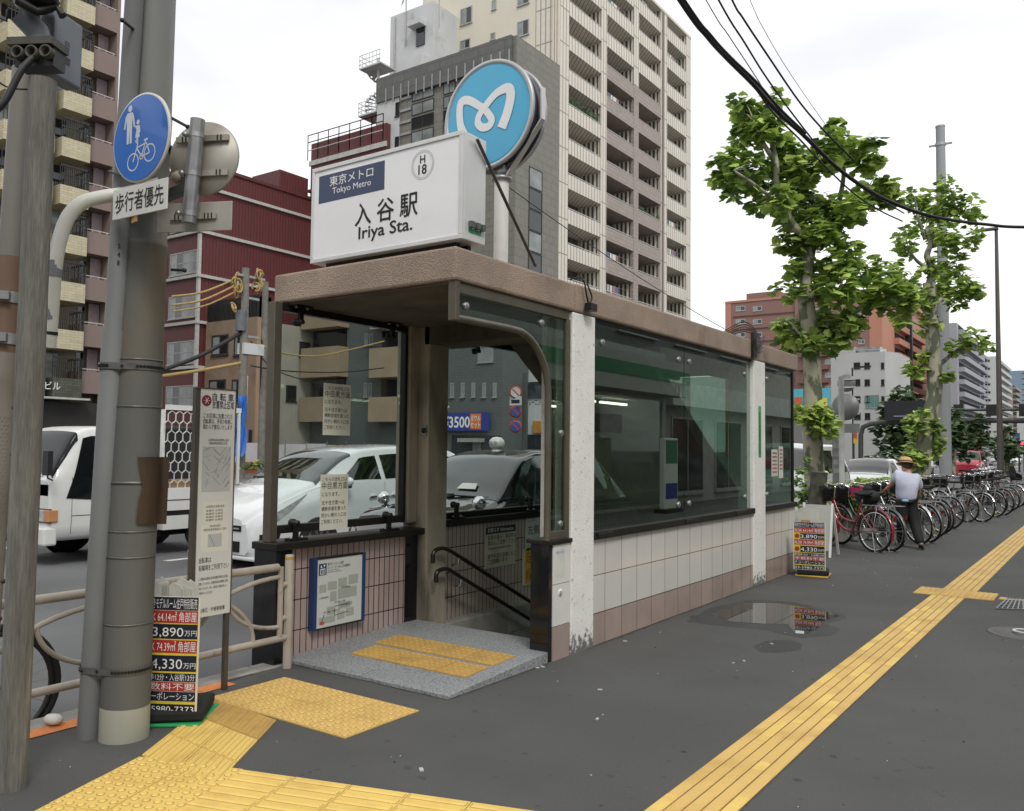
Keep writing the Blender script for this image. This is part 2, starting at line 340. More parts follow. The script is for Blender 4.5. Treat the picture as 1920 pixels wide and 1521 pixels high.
p0 = pZ(402, 1311); p1 = pZ(575, 1373); d1 = (p1-p0).normalized(); q0 = pZ(262, 1421); d2 = (q0-p0).normalized()
L2 = (q0-p0).length
tiles(b, p0+d2*.0, d2, d1, 1, 2, 'bar', YEL3, size=.33)
tiles(b, p0+d2*.335, d2, d1, max(1, round((L2-.33)/.33)), 2, 'bar', YEL2, size=.33)
c0 = pZ(262, 1421); c1 = pZ(456, 1444); d3 = (c1-c0).normalized(); d4 = V((d3.y, -d3.x, 0))
tiles(b, c0+d4*.004, d3, d4, 2, 3, 'dot', [YEL2], size=.3)
e0 = pZ(456, 1444); e1 = pZ(1000, 1521); d5 = (e1-e0).normalized(); d6 = V((d5.y, -d5.x, 0))
tiles(b, e0+d6*.01+d5*.0, d5, d6, 9, 3, 'bar', [YEL2], size=.3)
struct(b.build('tactile_path'))
b = MB()       # long guide strip
a0 = V((-1.555, 2.0, 0)); a1 = V((-1.495, 10.7, 0)); dd = (a1-a0).normalized(); pp = V((dd.y, -dd.x, 0))
def strip(b, start, d, length, wid, mat):
    """Worn guide strip of four long bars, broken by staggered joints."""
    side = V((d.y, -d.x, 0)); rows = 5; wv = wid/rows
    for r in range(rows):
        s = -random.random()*.3
        while s < length:
            ln = random.choice((.12, .15, .3, .3, .3)); mt = random.choice(mat)
            a = max(0, s+.003); e = min(length, s+ln-.003); s += ln
            if e-a < .02: continue
            o = start+side*((r-rows/2)*wv+.003); zt = V((0, 0, .010+random.uniform(-.0015, .001))); w2 = side*(wv-.008)
            base = [o+d*a, o+d*e, o+d*e+w2, o+d*a+w2]; top = [o+d*(a+.006)+side*.006+zt, o+d*(e-.006)+side*.006+zt, o+d*(e-.006)+w2-side*.006+zt, o+d*(a+.006)+w2-side*.006+zt]
            b.add([p+V((0, 0, .004)) for p in base]+top, [(4, 5, 6, 7), (0, 1, 5, 4), (1, 2, 6, 5), (2, 3, 7, 6), (3, 0, 4, 7)], mt)
    b.poly([start-side*wid/2+V((0, 0, .004)), start+side*wid/2+V((0, 0, .004)), start+side*wid/2+d*length+V((0, 0, .004)), start-side*wid/2+d*length+V((0, 0, .004))], YJ)
strip(b, a0-dd*1.0, dd, 9.6, .34, [YEL, YEL, YEL2, YEL])
tiles(b, (-1.86, 10.62, 0), (1, 0, 0), (0, 1, 0), 3, 2, 'dot', YEL, size=.27)
strip(b, V((-1.02, 10.84, 0)), V((1, -.02, 0)).normalized(), 4.0, .16, [YEL])
strip(b, V((-1.45, 11.18, 0)), V((.005, 1, 0)).normalized(), 45, .36, [YEL])
struct(b.build('tactile_guide_strip'))
# a repair seam and old gum spots on the asphalt
SEAMM = pm('asphalt_seam', '3d3d3c', .8, var=.2, sc=8); PATCH = pm('asphalt_patch', '515150', .84, var=.12, sc=2, bump=.6, bsc=240, fine=.34); speckle(PATCH, .5, (.2, .2, .19), 420)
b = MB()
def crack(pts, wd, jit=.03, mat=SEAMM, z=.0012):
    P = [V((x, y, 0)) for x, y in pts]; Q = []
    for a, c in zip(P, P[1:]):
        k = max(2, int((c-a).length/.09))
        for i in range(k): p = a.lerp(c, i/k); Q.append(p+V((random.gauss(0, jit), random.gauss(0, jit), 0)))
    Q.append(P[-1]); vs = []
    for i, p in enumerate(Q): d = (Q[min(i+1, len(Q)-1)]-Q[max(i-1, 0)]).normalized(); s = V((d.y, -d.x, 0))*wd*random.uniform(.4, 1.2)*.5; vs += [(p.x-s.x, p.y-s.y, z), (p.x+s.x, p.y+s.y, z)]
    b.add(vs, [(2*i, 2*i+1, 2*i+3, 2*i+2) for i in range(len(Q)-1)], mat)
crack([(-3.4, 13.0), (-1.8, 13.3)], .012, .01)
GUM = pm('gum_spot', '3a3a39', .7, var=.3)
for k in range(110):
    x, y = random.uniform(-4.6, .8), 2.0+random.random()**1.4*11
    if -3.6 < x < -3.3 or (x < -3.4 and 3.2 < y < 12) or -1.8 < x < -1.3: continue
    r = random.choice((.008, .010, .012, .016, .022)); b.poly([(x+cos(2*pi*q/8)*r*random.uniform(.7, 1.2), y+sin(2*pi*q/8)*r*random.uniform(.7, 1.2), .0011) for q in range(8)], GUM)
struct(b.build('pavement_spots'))
b = MB(); DIRT = pm('wall_foot_dirt', '3b3a36', .9, var=.4, sc=12)
crack([(-3.452, 6.0), (-3.452, 9.9), (-3.45, 11.6)], .05, .008, DIRT, .0013); crack([(-4.93, 1.5), (-4.93, 3.9)], .05, .01, DIRT, .0018); crack([(-4.98, 4.23), (-4.2, 4.245), (-3.46, 4.245), (-3.44, 5.4)], .02, .004, DIRT, .0013)
struct(b.build('wall_foot_dirt'))
# puddle, damp patches, manhole and grating
WET = pm('damp_asphalt', '353636', .55, var=.2, sc=2, bump=.35, bsc=240, fine=.25)
WATER = pm('puddle_water', '2c2e2e', .015, var=.1, spec=1.)
def blob(pts, z, mat, name, jit=.0):
    b = MB(); P = [pZ(x, y, 0) for x, y in pts]; P = [p for p in P]
    c = sum(P, V((0, 0, 0)))/len(P); Q = []
    for i in range(len(P)):
        a, d = P[i], P[(i+1) % len(P)]
        for k in range(6):
            p = a.lerp(d, k/6); n = mnoise.noise(p*6)*jit; p = p+(p-c).normalized()*n; Q.append((p.x, p.y, z))
    b.add([(c.x, c.y, z)]+Q, [(0, 1+i, 1+(i+1) % len(Q)) for i in range(len(Q))], mat); return struct(b.build(name))
blob([(1285, 1165), (1330, 1140), (1400, 1125), (1480, 1128), (1580, 1150), (1592, 1160), (1545, 1168), (1575, 1180), (1560, 1192), (1505, 1196), (1440, 1183), (1340, 1172)], .0012, WET, 'damp_patch', .07)
blob([(1330, 1152), (1400, 1131), (1475, 1133), (1560, 1150), (1575, 1156), (1540, 1165), (1540, 1176), (1510, 1190), (1490, 1188), (1478, 1172), (1430, 1170), (1375, 1166)], .0024, WATER, 'puddle', .05)
blob([(1412, 1212), (1430, 1203), (1480, 1200), (1508, 1208), (1500, 1218), (1460, 1224), (1425, 1222)], .0012, WET, 'damp_spot', .02)
b = MB(); c = pZ(1922, 1189); b.lathe(c+V((0, 0, -.02)), (0, 0, 1), [(0, .30), (.024, .30), (.026, .28), (.022, .27), (.022, .25), (.026, .24), (.026, .001)], pm('cast_iron', '5d5c59', .6, .3, var=.2, sc=20), 32)
b.lathe(c+V((0, 0, .0265)), (0, 0, 1), [(0, .1), (.003, .1), (.003, .075), (0, .075)], WHITE, 24)
tag(b.build('manhole_cover'), 'round grey iron manhole cover right of the yellow strip', 'manhole cover')
g0, g1, g2, g3 = [pZ(x, y) for x, y in ((1888, 1124), (1962, 1129), (1990, 1146), (1868, 1143))]
b = MB(); gm = pm('grating_steel', '8d8f8f', .4, .6, var=.15)
for i in range(13): t = i/12; b.bar(g0.lerp(g1, t)+V((0, 0, .008)), g3.lerp(g2, t)+V((0, 0, .008)), .012, .01, gm)
for i in range(7): t = i/6; b.bar(g0.lerp(g3, t)+V((0, 0, .009)), g1.lerp(g2, t)+V((0, 0, .009)), .014, .012, gm)
tag(b.build('drain_grating'), 'steel drain grating set in the asphalt beside the yellow cross', 'drain')
# small litter and grit on the asphalt
LIT = pm('litter_pale', 'b9b8b2', .7)
b = MB()
for k in range(240):
    x, y = random.uniform(-4.7, .6), 2.2+random.random()**1.5*12
    if -3.47 < x < -3.3 or (x < -3.3 and 3.2 < y < 12): continue
    s = random.choice((.003, .004, .005, .006)); c = V((x, y, s*.5+.001)); a = random.random()*pi
    b.box(-s, -s*.6, -s*.4, s, s*.6, s*.4, random.choice((LIT, ASPH, CONC)), Matrix.Translation(c) @ Matrix.Rotation(a, 4, 'Z'))
for x, y, s in ((790, 1443, .02), (1125, 1293, .016), (1395, 1239, .014), (1375, 1243, .01), (1447, 1207, .014), (1017, 1250, .018), (1008, 1252, .014), (1120, 1348, .014), (1172, 1202, .016)):
    c = pZ(x, y, .004); b.box(-s, -s*.5, -.003, s, s*.5, .003, LIT, Matrix.Translation(c) @ Matrix.Rotation(random.random()*3, 4, 'Z'))
tag(b.build('litter'), 'scattered grit and paper scraps on the asphalt', 'litter', kind='stuff')
# ------------------------------------------------------------------ station entrance
XW, XL = -3.465, -5.05
FASC = pm('terracotta_render', '9d8b7d', .85, var=.13, sc=3, bump=1., bsc=110, col2='7a6355', c2=(.56, .78), c2sc=2.2, fine=.18)
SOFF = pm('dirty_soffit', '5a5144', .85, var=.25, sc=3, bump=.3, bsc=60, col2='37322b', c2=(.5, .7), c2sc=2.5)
STUC = pm('white_stucco', 'e6e6e2', .9, var=.04, sc=5, bump=.55, bsc=75, fine=.10, col2='cfcdc5', c2=(.62, .8), c2sc=3)
zdirt(STUC, 0, .20, '3a3a35', 26., .42); PCON = pm('pillar_concrete', '9d9485', .85, var=.22, sc=4, bump=.4, bsc=70, col2='5d564a', c2=(.5, .68), c2sc=2.5, stretch=(1, 1, .35))
GRAN = pm('grey_granite', '939697', .55, var=.07, sc=3, bump=.1, bsc=200, fine=.22, col2='707375', c2=(.5, .58), c2sc=70)
BGRAN = pm('black_granite', '17181a', .1, var=.3, sc=30, spec=.6)
TILE = grid('pink_wall_tile', 'a5938e', '1c1512', ('y', 'z'), .0605, .2285, .0042, .28, var=.1, tone=.05, phase=(0, .02))
DTILE = grid('stair_wall_tile', 'a0948c', '15110e', ('y', 'z'), .0605, .2285, .0042, .3, var=.12, tone=.05, phase=(0, .02))
CTILE = grid('cream_wall_tile', 'cdcac6', '62574f', ('y', 'z'), .293, .31, .0035, .12, var=.04, tone=.03, phase=(.14, .055))
MTILE = grid('mauve_base_tile', 'a09088', '5b4f48', ('y', 'z'), .293, .6, .0035, .2, var=.12, tone=.05, phase=(.14, .3))
FRAME = pm('olive_bronze_frame', '6b665b', .38, .55, var=.12, sc=6)
FRD = pm('black_bronze_frame', '2c2a26', .4, .5, var=.15, sc=6)
GL_L = glass('entrance_glass', (.86, .90, .89), 1.1, .03)
GL_R = glass('green_wall_glass', (.57, .66, .61), 2.3, .08, gcol=(.82, .92, .87))
st = thing('station_entrance', 'subway entrance pavilion with brown rendered roof, tiled walls and tinted glass', 'station entrance', (-4.3, 8, 0))
def zr(y): return .022+.053*min(1, max(0, (y-4.26)/1.1))
# floor slab, tactile pads
b = MB(); y0, y1, y2 = 4.26, 5.36, 5.75
prof = [(y0, -.05), (y0, .022), (y1, .075), (y2, .075), (y2, -.05)]
for xa, xb in ((-5.05, -4.262), (-4.258, -3.466)):
    b.prism([(xa, y, z) for y, z in prof], (xb-xa, 0, 0), GRAN)
b.build('floor_slab', st, bevel=.004)
b = MB()
tiles(b, (-4.70, 4.60, 0), (1, 0, 0), (0, 1, 0), 4, 1, 'dot', YEL3, size=.275, z=.008)
tiles(b, (-4.76, 4.92, 0), (1, 0, 0), (0, 1, 0), 4, 1, 'dot', YEL3, size=.29, z=.008)
b.v = [(x, y, z+zr(y)) for x, y, z in b.v]
b.build('tactile_pad', st)
b = MB()
for k in range(16):
    y = 5.75+k*.3; z = .075-.16*(k+1)
    b.box(-5.05, y, z-.3, -3.6, y+.3, z, GRAN)
    b.box(-5.05, y+.0, z+.0005, -3.6, y+.045, z+.004, YEL3)
b.build('stairs', st)
# left wall (road side)
b = MB(); b.box(-5.22, 4.27, -.3, XL, 5.58, .82, TILE)
b.build('tiled_wall', st)
b = MB(); b.box(-5.22, 5.74, -3.2, XL, 11.5, .86, DTILE); b.build('stairwell_wall', st)
b = MB(); b.box(-5.235, 4.12, -.15, -4.985, 4.27, .83, BGRAN); b.build('granite_post', st, bevel=.004)
b = MB(); b.box(-5.225, 5.58, -.1, XL+.006, 5.74, .86, BGRAN); b.build('granite_post', st, bevel=.004)
b = MB(); b.box(-5.245, 4.10, .83, -4.965, 5.75, .885, FRD); b.build('sill', st, bevel=.006)
b = MB(); b.box(-5.235, 5.75, .862, -5.02, 11.5, .93, FRD); b.build('sill', st, bevel=.006)
b = MB(); b.box(-5.22, 5.74, -.2, -4.94, 6.01, 2.69, PCON); b.box(-5.22, 5.62, .93, -5.06, 5.74, 2.69, PCON)
b.build('concrete_pillar', st, bevel=.01)
def pane(y0, y1, z0, z1, x, mat, name='glass_pane'):
    q = MB(); q.box(x-.005, y0, z0, x+.005, y1, z1, mat); return q.build(name, st)
GX = -5.12
pane(4.205, 5.60, 1.0, 2.62, GX, GL_L)
for ya, yb in ((6.02, 7.72), (7.735, 9.45), (9.465, 11.45)): pane(ya, yb, .985, 2.62, GX, GL_L)
b = MB()
b.box(GX-.04, 4.13, .886, GX+.04, 4.20, 2.68, FRAME)
b.box(GX-.03, 4.20, .94, GX+.03, 5.62, 1.0, FRD); b.box(GX-.03, 4.20, 2.62, GX+.03, 5.62, 2.68, FRD); b.box(GX-.03, 5.585, 1.0, GX+.03, 5.62, 2.62, FRD)
b.box(GX-.03, 6.01, .93, GX+.03, 11.5, .985, FRD); b.box(GX-.03, 6.01, 2.62, GX+.03, 11.5, 2.68, FRD)
b.build('glazing_frame', st, bevel=.003)
for y, z, dz in ((4.36, .885, 1), (5.38, .885, 1), (6.3, .93, 1), (7.55, .93, 1), (4.36, 2.68, -1), (5.38, 2.68, -1), (6.6, 2.68, -1)):
    b = MB(); b.box(GX+.03, y-.08, z, GX+.11, y+.08, z+.018*dz, FRD); b.box(GX+.045, y-.018, z, GX+.075, y+.018, z+.12*dz, FRD)
    b.lathe((GX+.006, y, z+.13*dz), (1, 0, 0), [(0, .03), (.03, .03), (.035, .02), (.08, .02), (.084, .001)], DARK, 16)
    for s in (-1, 1): b.lathe((GX+.07, y+s*.055, z+.018*dz), (0, 0, dz), [(0, .011), (.01, .011), (.014, .001)], STEEL, 10)
    b.build('glass_clamp', st)
# right wall (pavement side)
def rwall(ya, yb):
    q = MB(); q.box(XW-.16, ya, .252, XW, yb, .86, CTILE); return q.build('wall_cladding', st)
def rbase(ya, yb):
    q = MB(); q.box(XW-.165, ya, -3.2, XW+.002, yb, .25, MTILE); return q.build('base_cladding', st)
for ya, yb in ((5.60, 5.73), (6.085, 9.905), (10.32, 11.56)): rwall(ya, yb); rbase(ya, yb)
b = MB()
q = pY(1040, 1050, 5.43)
b.box(XW-.165, 5.43, -.05, XW+.004, 5.60, .875, BGRAN); b.build('granite_post', st, bevel=.003)
for z0, z1, mt in ((.0, .252, MTILE), (.257, .567, WHITE), (.572, .868, WHITE)): b = MB(); b.box(XW-.005, 5.475, z0, XW+.012, 5.72, z1, mt); b.build('panel', st)
b = MB(); b.box(XW-.2, 5.415, .875, XW+.03, 5.73, .905, FRD); b.build('sill', st, bevel=.004)
b = MB(); b.box(XW-.17, 10.32, .86, XW+.035, 11.56, .925, FRD); b.build('sill', st, bevel=.004)
b = MB(); b.box(XW-.17, 6.085, .86, XW+.035, 9.905, .925, FRD)
for y in (6.25, 8.0, 9.4): b.box(XW+.035, y-.13, .872, XW+.045, y+.13, .912, DARK)
b.build('sill', st, bevel=.004)
for ya, yb in ((5.73, 6.085), (9.905, 10.32)):
    q = MB(); q.box(XW-.28, ya, -.1, XW+.02, yb, 2.685, STUC); q.build('white_column', st, bevel=.012)
RX = XW-.03
pane(6.09, 7.972, .925, 2.66, RX, GL_R); pane(7.984, 9.9, .925, 2.66, RX, GL_R); pane(10.325, 11.53, .925, 2.66, RX, GL_R)
b = MB(); b.box(RX-.02, 11.53, .925, RX+.02, 11.57, 2.68, FRD); b.box(RX-.02, 6.086, 2.66, RX+.02, 11.53, 2.69, FRD); b.build('glazing_frame', st)
for y in (6.28, 7.84, 8.1, 9.72, 10.5):
    for z in (2.5, 1.06):
        if y == 6.28 and z < 2: continue
        b = MB(); b.lathe((RX+.005, y, z), (1, 0, 0), [(0, .03), (.012, .03), (.016, .022), (.02, .001)], STEEL, 16); b.build('glass_bolt', st)
# curved hood frame and its glass at the open corner
HXc = XW-.02
path = [(HXc, 4.30, 2.66), (HXc, 4.30, 2.52), (HXc, 4.31, 2.47), (HXc, 4.36, 2.45)]
path = [(HXc, 4.29, 2.45), (HXc, 4.9, 2.455)]+[(HXc, 4.98+.45*sin(t), 2.455-.45*(1-cos(t))) for t in [i*pi/2/10 for i in range(1, 11)]]+[(HXc, 5.435, 1.5), (HXc, 5.435, .905)]
b = MB(); b.tube(path, .026, FRAME, 12)
b.box(HXc-.032, 4.262, 2.43, HXc+.032, 4.305, 2.69, FRAME)
b.box(HXc-.02, 4.30, 2.615, HXc+.02, 5.70, 2.685, FRAME); b.box(HXc-.02, 5.665, .905, HXc+.02, 5.725, 2.62, FRAME); b.box(HXc-.02, 5.46, .905, HXc+.02, 5.665, .97, FRAME)
b.build('hood_frame', st, bevel=.004)
op = [(4.31, 2.475), (4.9, 2.48)]+[(4.98+.475*sin(t), 2.48-.45*(1-cos(t))) for t in [i*pi/2/10 for i in range(1, 11)]]+[(5.46, 1.5), (5.46, .97), (5.66, .97), (5.66, 2.61), (4.31, 2.61)]
b = MB(); b.prism([(HXc-.006, y, z) for y, z in op], (.01, 0, 0), GL_R); b.build('glass_pane', st)
b = MB(); b.box(HXc-.1, 5.56, .97, HXc-.07, 5.655, 2.62, PCON); b.box(HXc-.03, 5.535, .97, HXc-.02, 5.548, 2.61, FRD); b.build('jamb', st)
for y, z in ((4.40, 2.54), (5.32, 2.545), (5.61, 1.02), (5.61, 1.72)): b = MB(); b.lathe((HXc+.005, y, z), (1, 0, 0), [(0, .026), (.012, .026), (.016, .018), (.02, .001)], STEEL, 16); b.build('glass_bolt', st)
# roof
b = MB()
for ya, yb, dz in ((4.24, 5.75, 0), (5.752, 9.95, .004), (9.953, 11.67, -.004)): b.box(-5.235, ya, 2.69+dz*0, -3.44+dz, yb, 2.912+dz, FASC)
rf = b.build('roof', st, bevel=.018)
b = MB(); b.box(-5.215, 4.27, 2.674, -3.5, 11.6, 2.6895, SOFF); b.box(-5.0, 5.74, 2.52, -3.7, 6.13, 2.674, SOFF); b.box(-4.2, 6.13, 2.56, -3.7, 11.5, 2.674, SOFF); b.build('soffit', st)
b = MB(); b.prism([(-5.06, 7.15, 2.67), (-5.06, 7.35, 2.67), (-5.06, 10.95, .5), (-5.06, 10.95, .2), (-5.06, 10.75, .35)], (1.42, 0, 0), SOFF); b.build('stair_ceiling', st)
b = MB(); b.box(-5.05, 11.42, -3.2, -3.6, 11.55, .86, DTILE); b.build('end_wall', st)
b = MB(); b.box(-5.05, 11.48, .9, -3.5, 11.49, 2.65, GL_R); b.build('glass_pane', st)
# handrails on the stairwell wall
HX = -4.85
for pts in (((812, 1056), (812, 1040), (818, 1031), (832, 1028), (848, 1035)), ((818, 1092), (818, 1078), (823, 1070), (838, 1067), (852, 1075))):
    P = [pX(x, y, HX) for x, y in pts]; e = P[-1]; P = smooth_path(P, 4); sl = -.49
    P += [V((HX, e.y+1.7, e.z+1.7*sl)), V((HX, e.y+3.4, e.z+3.4*sl))]
    q = MB(); q.tube(P, .019, pm('worn_steel_rail', '4b4844', .28, .9, var=.2, sc=8), 12); o = q.build('handrail', st)
    q = MB()
    for t in (.1, 1.42, 3.0):
        p = V((HX, e.y+t, e.z+t*sl)); q.tube([p+V((0, 0, -.015)), p+V((-.01, 0, -.07)), p+V((-.06, 0, -.085)), V((XL+.125 if t < .2 else XL, p.y, p.z-.085))], .009, CHROME, 8)
    q.build('rail_bracket', o)
# bits of wiring on the roof edge
b = MB(); c = pX(1092, 545, -3.43)
b.tube(smooth_path([c+V((-.1, -.02, .10)), c+V((.02, -.03, .09)), c+V((.03, .02, -.05)), c+V((.025, .06, -.1)), c+V((.03, .10, -.04)), c+V((.02, .04, .06))]), .007, DARK, 6); b.box(c.x+.01, c.y+.02, c.z-.16, c.x+.07, c.y+.12, c.z-.1, DARK); b.build('wiring', st); b = MB()
c = pX(1412, 640, -3.43)
for k in range(5): b.tube(smooth_path([c+V((-.3, -.1-.05*k, .07)), c+V((-.1, .0, .12+.03*k)), c+V((.02, .06*k-.05, .05)), c+V((.025, .02, -.12)), c+V((.03, .25+.02*k, -.1+.05*k))]), .006, DARK, 6)
b.box(c.x-.01, c.y-.06, c.z-.2, c.x+.03, c.y+.05, c.z+.1, DARK)
b.build('wiring', st)
b = MB(); c = pX(771, 806, -4.92); b.box(-5.0, 5.725, c.z-.045, -4.955, 5.738, c.z+.045, STEEL); b.lathe((-4.978, 5.725, c.z), (0, -1, 0), [(0, .026), (.012, .024), (.014, .001)], DARK, 14); b.build('call_button', st)
# ------------------------------------------------------------------ lit sign box on the roof
SF = pm('sign_face_white', 'ebecee', .25, var=.02, coat=.4); NAVY = pm('navy_print', '3a4664', .4, var=.03); SILV = pm('silver_frame', 'd6d7d6', .35, .3, var=.06)
sg = thing('station_sign', 'white box sign with a navy panel and dark lettering on the pavilion roof', 'sign', (-4.2, 4.55, 2.91))
SX0, SX1, SZ0, SZ1, SY = -4.945, -3.475, 2.985, 3.715, 4.35
b = MB(); b.box(SX0, SY+.012, SZ0, SX1, SY+.25, SZ1, SILV); b.build('case', sg, bevel=.006)
b = MB(); b.box(SX0+.03, SY-.002, SZ0+.03, SX1-.03, SY+.011, SZ1-.03, SF); b.build('face', sg)
b = MB()
for x0, x1, z0, z1 in ((SX0, SX1, SZ0, SZ0+.03), (SX0, SX1, SZ1-.03, SZ1), (SX0, SX0+.03, SZ0+.03, SZ1-.03), (SX1-.03, SX1, SZ0+.03, SZ1-.03)): b.box(x0, SY-.012, z0, x1, SY+.0115, z1, SILV)
b.build('frame', sg, bevel=.003)
b = MB(); ly = SY-.003; rt, up = (1, 0, 0), (0, 0, 1)
A, B_, C_ = pY(598, 381, SY), pY(721, 355, SY), pY(721, 301, SY)
b.box(A.x, ly-.0002, (A.z+B_.z)/2-.005, B_.x, ly+.001, C_.z, NAVY)
def sT(s, px, py, px2, mat, h, bold=0, al='C', y=ly-.0014):
    a = pY(px, py, SY); a2 = pY(px2, py, SY); b.text(s, mat, ((a.x+a2.x)/2, y, a.z), rt, up, h, bold, w=a2.x-a.x, align='C')
LW = pm('white_print', 'e4e4e4', .5, var=.02)
sT('東京メトロ', 619, 349, 700, LW, .082, .012); sT('Tokyo Metro', 624, 364, 696, LW, .066, .008)
sT('入 谷 駅', 666, 422, 783, INK, .182, .018)
sT('Iriya Sta.', 673, 449, 773, INK, .128, .02)
c = pY(793, 309, SY); b.lathe((c.x, ly, c.z), (0, -1, 0), [(0, .105), (.0004, .105), (.0004, .085), (0, .085)], pm('ring_print', 'd0d1d3', .4), 40, False)
b.text('H', INK, (c.x, ly-.0014, c.z+.012), rt, up, .078, .018, align='C'); b.text('18', INK, (c.x, ly-.0014, c.z-.066), rt, up, .096, .018, align='C')
b.build('lettering', sg)
b = MB(); b.box(SX0+.1, SY+.06, 2.911, SX1-.1, SY+.1, SZ0, FRD); b.box(SX0+.1, SY+.18, 2.911, SX1-.1, SY+.22, SZ0, FRD)
for x in (SX0+.2, SX1-.25): b.box(x, SY+.06, 2.911, x+.05, SY+.22, SZ0-.02, SILV)
b.build('foot', sg)
b = MB()
for k in range(3): b.box(SX1, SY+.06+k*.06, SZ0+.09, SX1+.03, SY+.10+k*.06, SZ0+.13, pm('hinge', '6d6f70', .4, .6))
b.box(SX1, SY+.06, SZ0+.055, SX1+.002, SY+.2, SZ0+.085, pm('green_tape', '3a8a63', .5)); b.build('hinge', sg)
# ------------------------------------------------------------------ round blue emblem on a pole
BLU = pm('emblem_blue', '3fa6cd', .22, var=.03, coat=.4); DNAV = pm('drum_dark', '2a2b36', .3, .3, var=.1, sc=6)
em = thing('emblem_sign', 'round light blue drum sign with white looped M on a white pole', 'sign', (-3.74, 5.16, 2.91))
c = V((-3.775, 5.0, 4.105)); RD = .415
b = MB(); b.lathe(c, (0, 1, 0), [(.02, .001), (.02, RD-.03), (.02, RD-.012), (.18, RD-.012), (.18, .001)], DNAV, 64); b.build('drum', em)
b = MB()
for y in (0, .165): b.lathe(c+V((0, y, 0)), (0, 1, 0), [(.012, RD-.034), (0, RD-.026), (0, RD-.006), (.006, RD+.002), (.026, RD+.002), (.03, RD-.013)], pm('rim_metal', 'b2b4b4', .35, .4, var=.06), 64)
b.build('rim', em)
b = MB(); b.lathe(c+V((0, .012, 0)), (0, -1, 0), [(0, RD-.025), (.004, RD-.03), (.006, RD-.05), (.0061, .001)], BLU, 64)
b.build('face', em)
# heart-M mark from a centre line of varying width
b = MB(); W_ = pm('emblem_white', 'e2e3e4', .4, var=.02)
def mpt(zx, zy): p = pY(560+zx/2.926, zy/2.926, 5.0); return p
ribbon = [(905, 742, 54), (888, 690, 44), (882, 620, 42), (888, 570, 44), (905, 552, 46), (940, 553, 42), (985, 578, 38), (1020, 600, 36), (1048, 635, 38), (1058, 660, 40), (1045, 690, 40), (1010, 700, 40), (985, 680, 40), (984, 650, 38), (1000, 615, 38), (1030, 575, 40), (1075, 520, 40), (1120, 490, 46), (1150, 484, 50), (1163, 510, 52), (1158, 560, 52), (1140, 630, 54), (1113, 702, 56)]
pc = smooth_path([mpt(x, y) for x, y, w_ in ribbon], 5); ws = []
for i in range(len(ribbon)-1):
    for j in range(5): ws.append(ribbon[i][2]+(ribbon[i+1][2]-ribbon[i][2])*j/5)
ws.append(ribbon[-1][2]); vs = []
for i, p in enumerate(pc):
    d = (pc[min(i+1, len(pc)-1)]-pc[max(i-1, 0)]); d.y = 0; d.normalize(); n_ = V((d.z, 0, -d.x)); hw = ws[i]/2.926*.0044/2
    o = V((0, -(.0015+i*.00001), 0)); vs += [V((p.x, 5.0025, p.z))+n_*hw+o, V((p.x, 5.0025, p.z))-n_*hw+o]
b.add(vs, [(2*i, 2*i+1, 2*i+3, 2*i+2) for i in range(len(pc)-1)], W_); b.build('emblem', em)
b = MB(); pb = V((-3.705, 5.10, 2.91)); b.tube([pb, pb+V((0, 0, .74))], .055, WHITE, 20); b.lathe(pb+V((0, 0, .70)), (0, 0, 1), [(0, .056), (.0, .075), (.03, .075), (.03, .06), (.06, .06), (.1, .05), (.12, .05)], STEEL, 20)
b.box(pb.x-.12, pb.y-.12, 2.911, pb.x+.12, pb.y+.12, 2.93, STEEL); b.build('pole', em)
b = MB(); s0 = c+V((RD+.0, .10, .02)); 
b.bar(s0+V((.02, 0, .12)), s0+V((.02, 0, -.12)), .05, .012, SILV); b.bar(s0+V((.02, 0, -.12)), c+V((.12, .10, -RD-.06)), .05, .012, SILV); b.tube([c+V((.12, .10, -RD-.06)), pb+V((.05, 0, .7))], .014, SILV); b.build('strap', em)
b = MB(); b.tube([pY(890, 262, 4.46)+V((.02, 0, 0)), pX(1004, 499, -3.5)], .012, pm('rusty_brace', '56504a', .5, .5), 8); b.build('brace', em)
b = MB(); q0, q1 = pY(945, 345, 5.2), V((-3.5, 9.5, 2.93)); b.tube(sag(q0, q1, .05), .004, DARK, 5); b.build('stay_wire', em)
# ------------------------------------------------------------------ notices and boards on the walls
POSTER = pm('poster_cream', 'd5d4c6', .55, var=.04, sc=5); BLUEF = pm('blue_frame', '1f3a63', .4, var=.08)
def wtext(b, s, y, z, h, mat=INK, x=0, w=None, bold=.002, al='L'): b.text(s, mat, (x, y, z), (0, 1, 0), (0, 0, 1), h, bold, w=w, align=al)
lines = ['こちらの改札口は', '中目黒方面', 'になります。', '北千住方面へは', '横断歩道を渡った', '向かい側の入口を', 'ご利用ください。']
for i, (TL, BR, lb) in enumerate((((606, 718), (655, 817), 'upper cream notice taped inside the entrance glass above the white minivan'), ((596, 890), (646, 990), 'lower cream notice taped inside the glass over the minivan door mirror'))):
    a, d = pX(*TL, GX), pX(*BR, GX); n = thing('notice', lb, 'notice', (GX+.01, a.y, d.z), group='notices taped to the entrance glass')
    nx = GX+.006+.026*i; b = MB(); b.box(nx, a.y, d.z, nx+.0015, d.y, a.z, POSTER); b.build('paper', n)
    b = MB(); H_ = a.z-d.z; W2 = d.y-a.y; ys = [.10, .235, .37, .52, .63, .745, .86]; hs = [.075, .12, .08, .075, .075, .075, .075]; wd = [.9, .92, .62, .82, .88, .9, .76]
    for s, yy, hh, ww in zip(lines, ys, hs, wd): wtext(b, s, a.y+.05*W2, a.z-H_*(yy+.02), H_*hh*1.15, x=nx+.0022, w=W2*ww, bold=.006)
    b.build('lettering', n)
a, d = pX(583, 1047, -5.03), pX(674, 1165, -5.03)
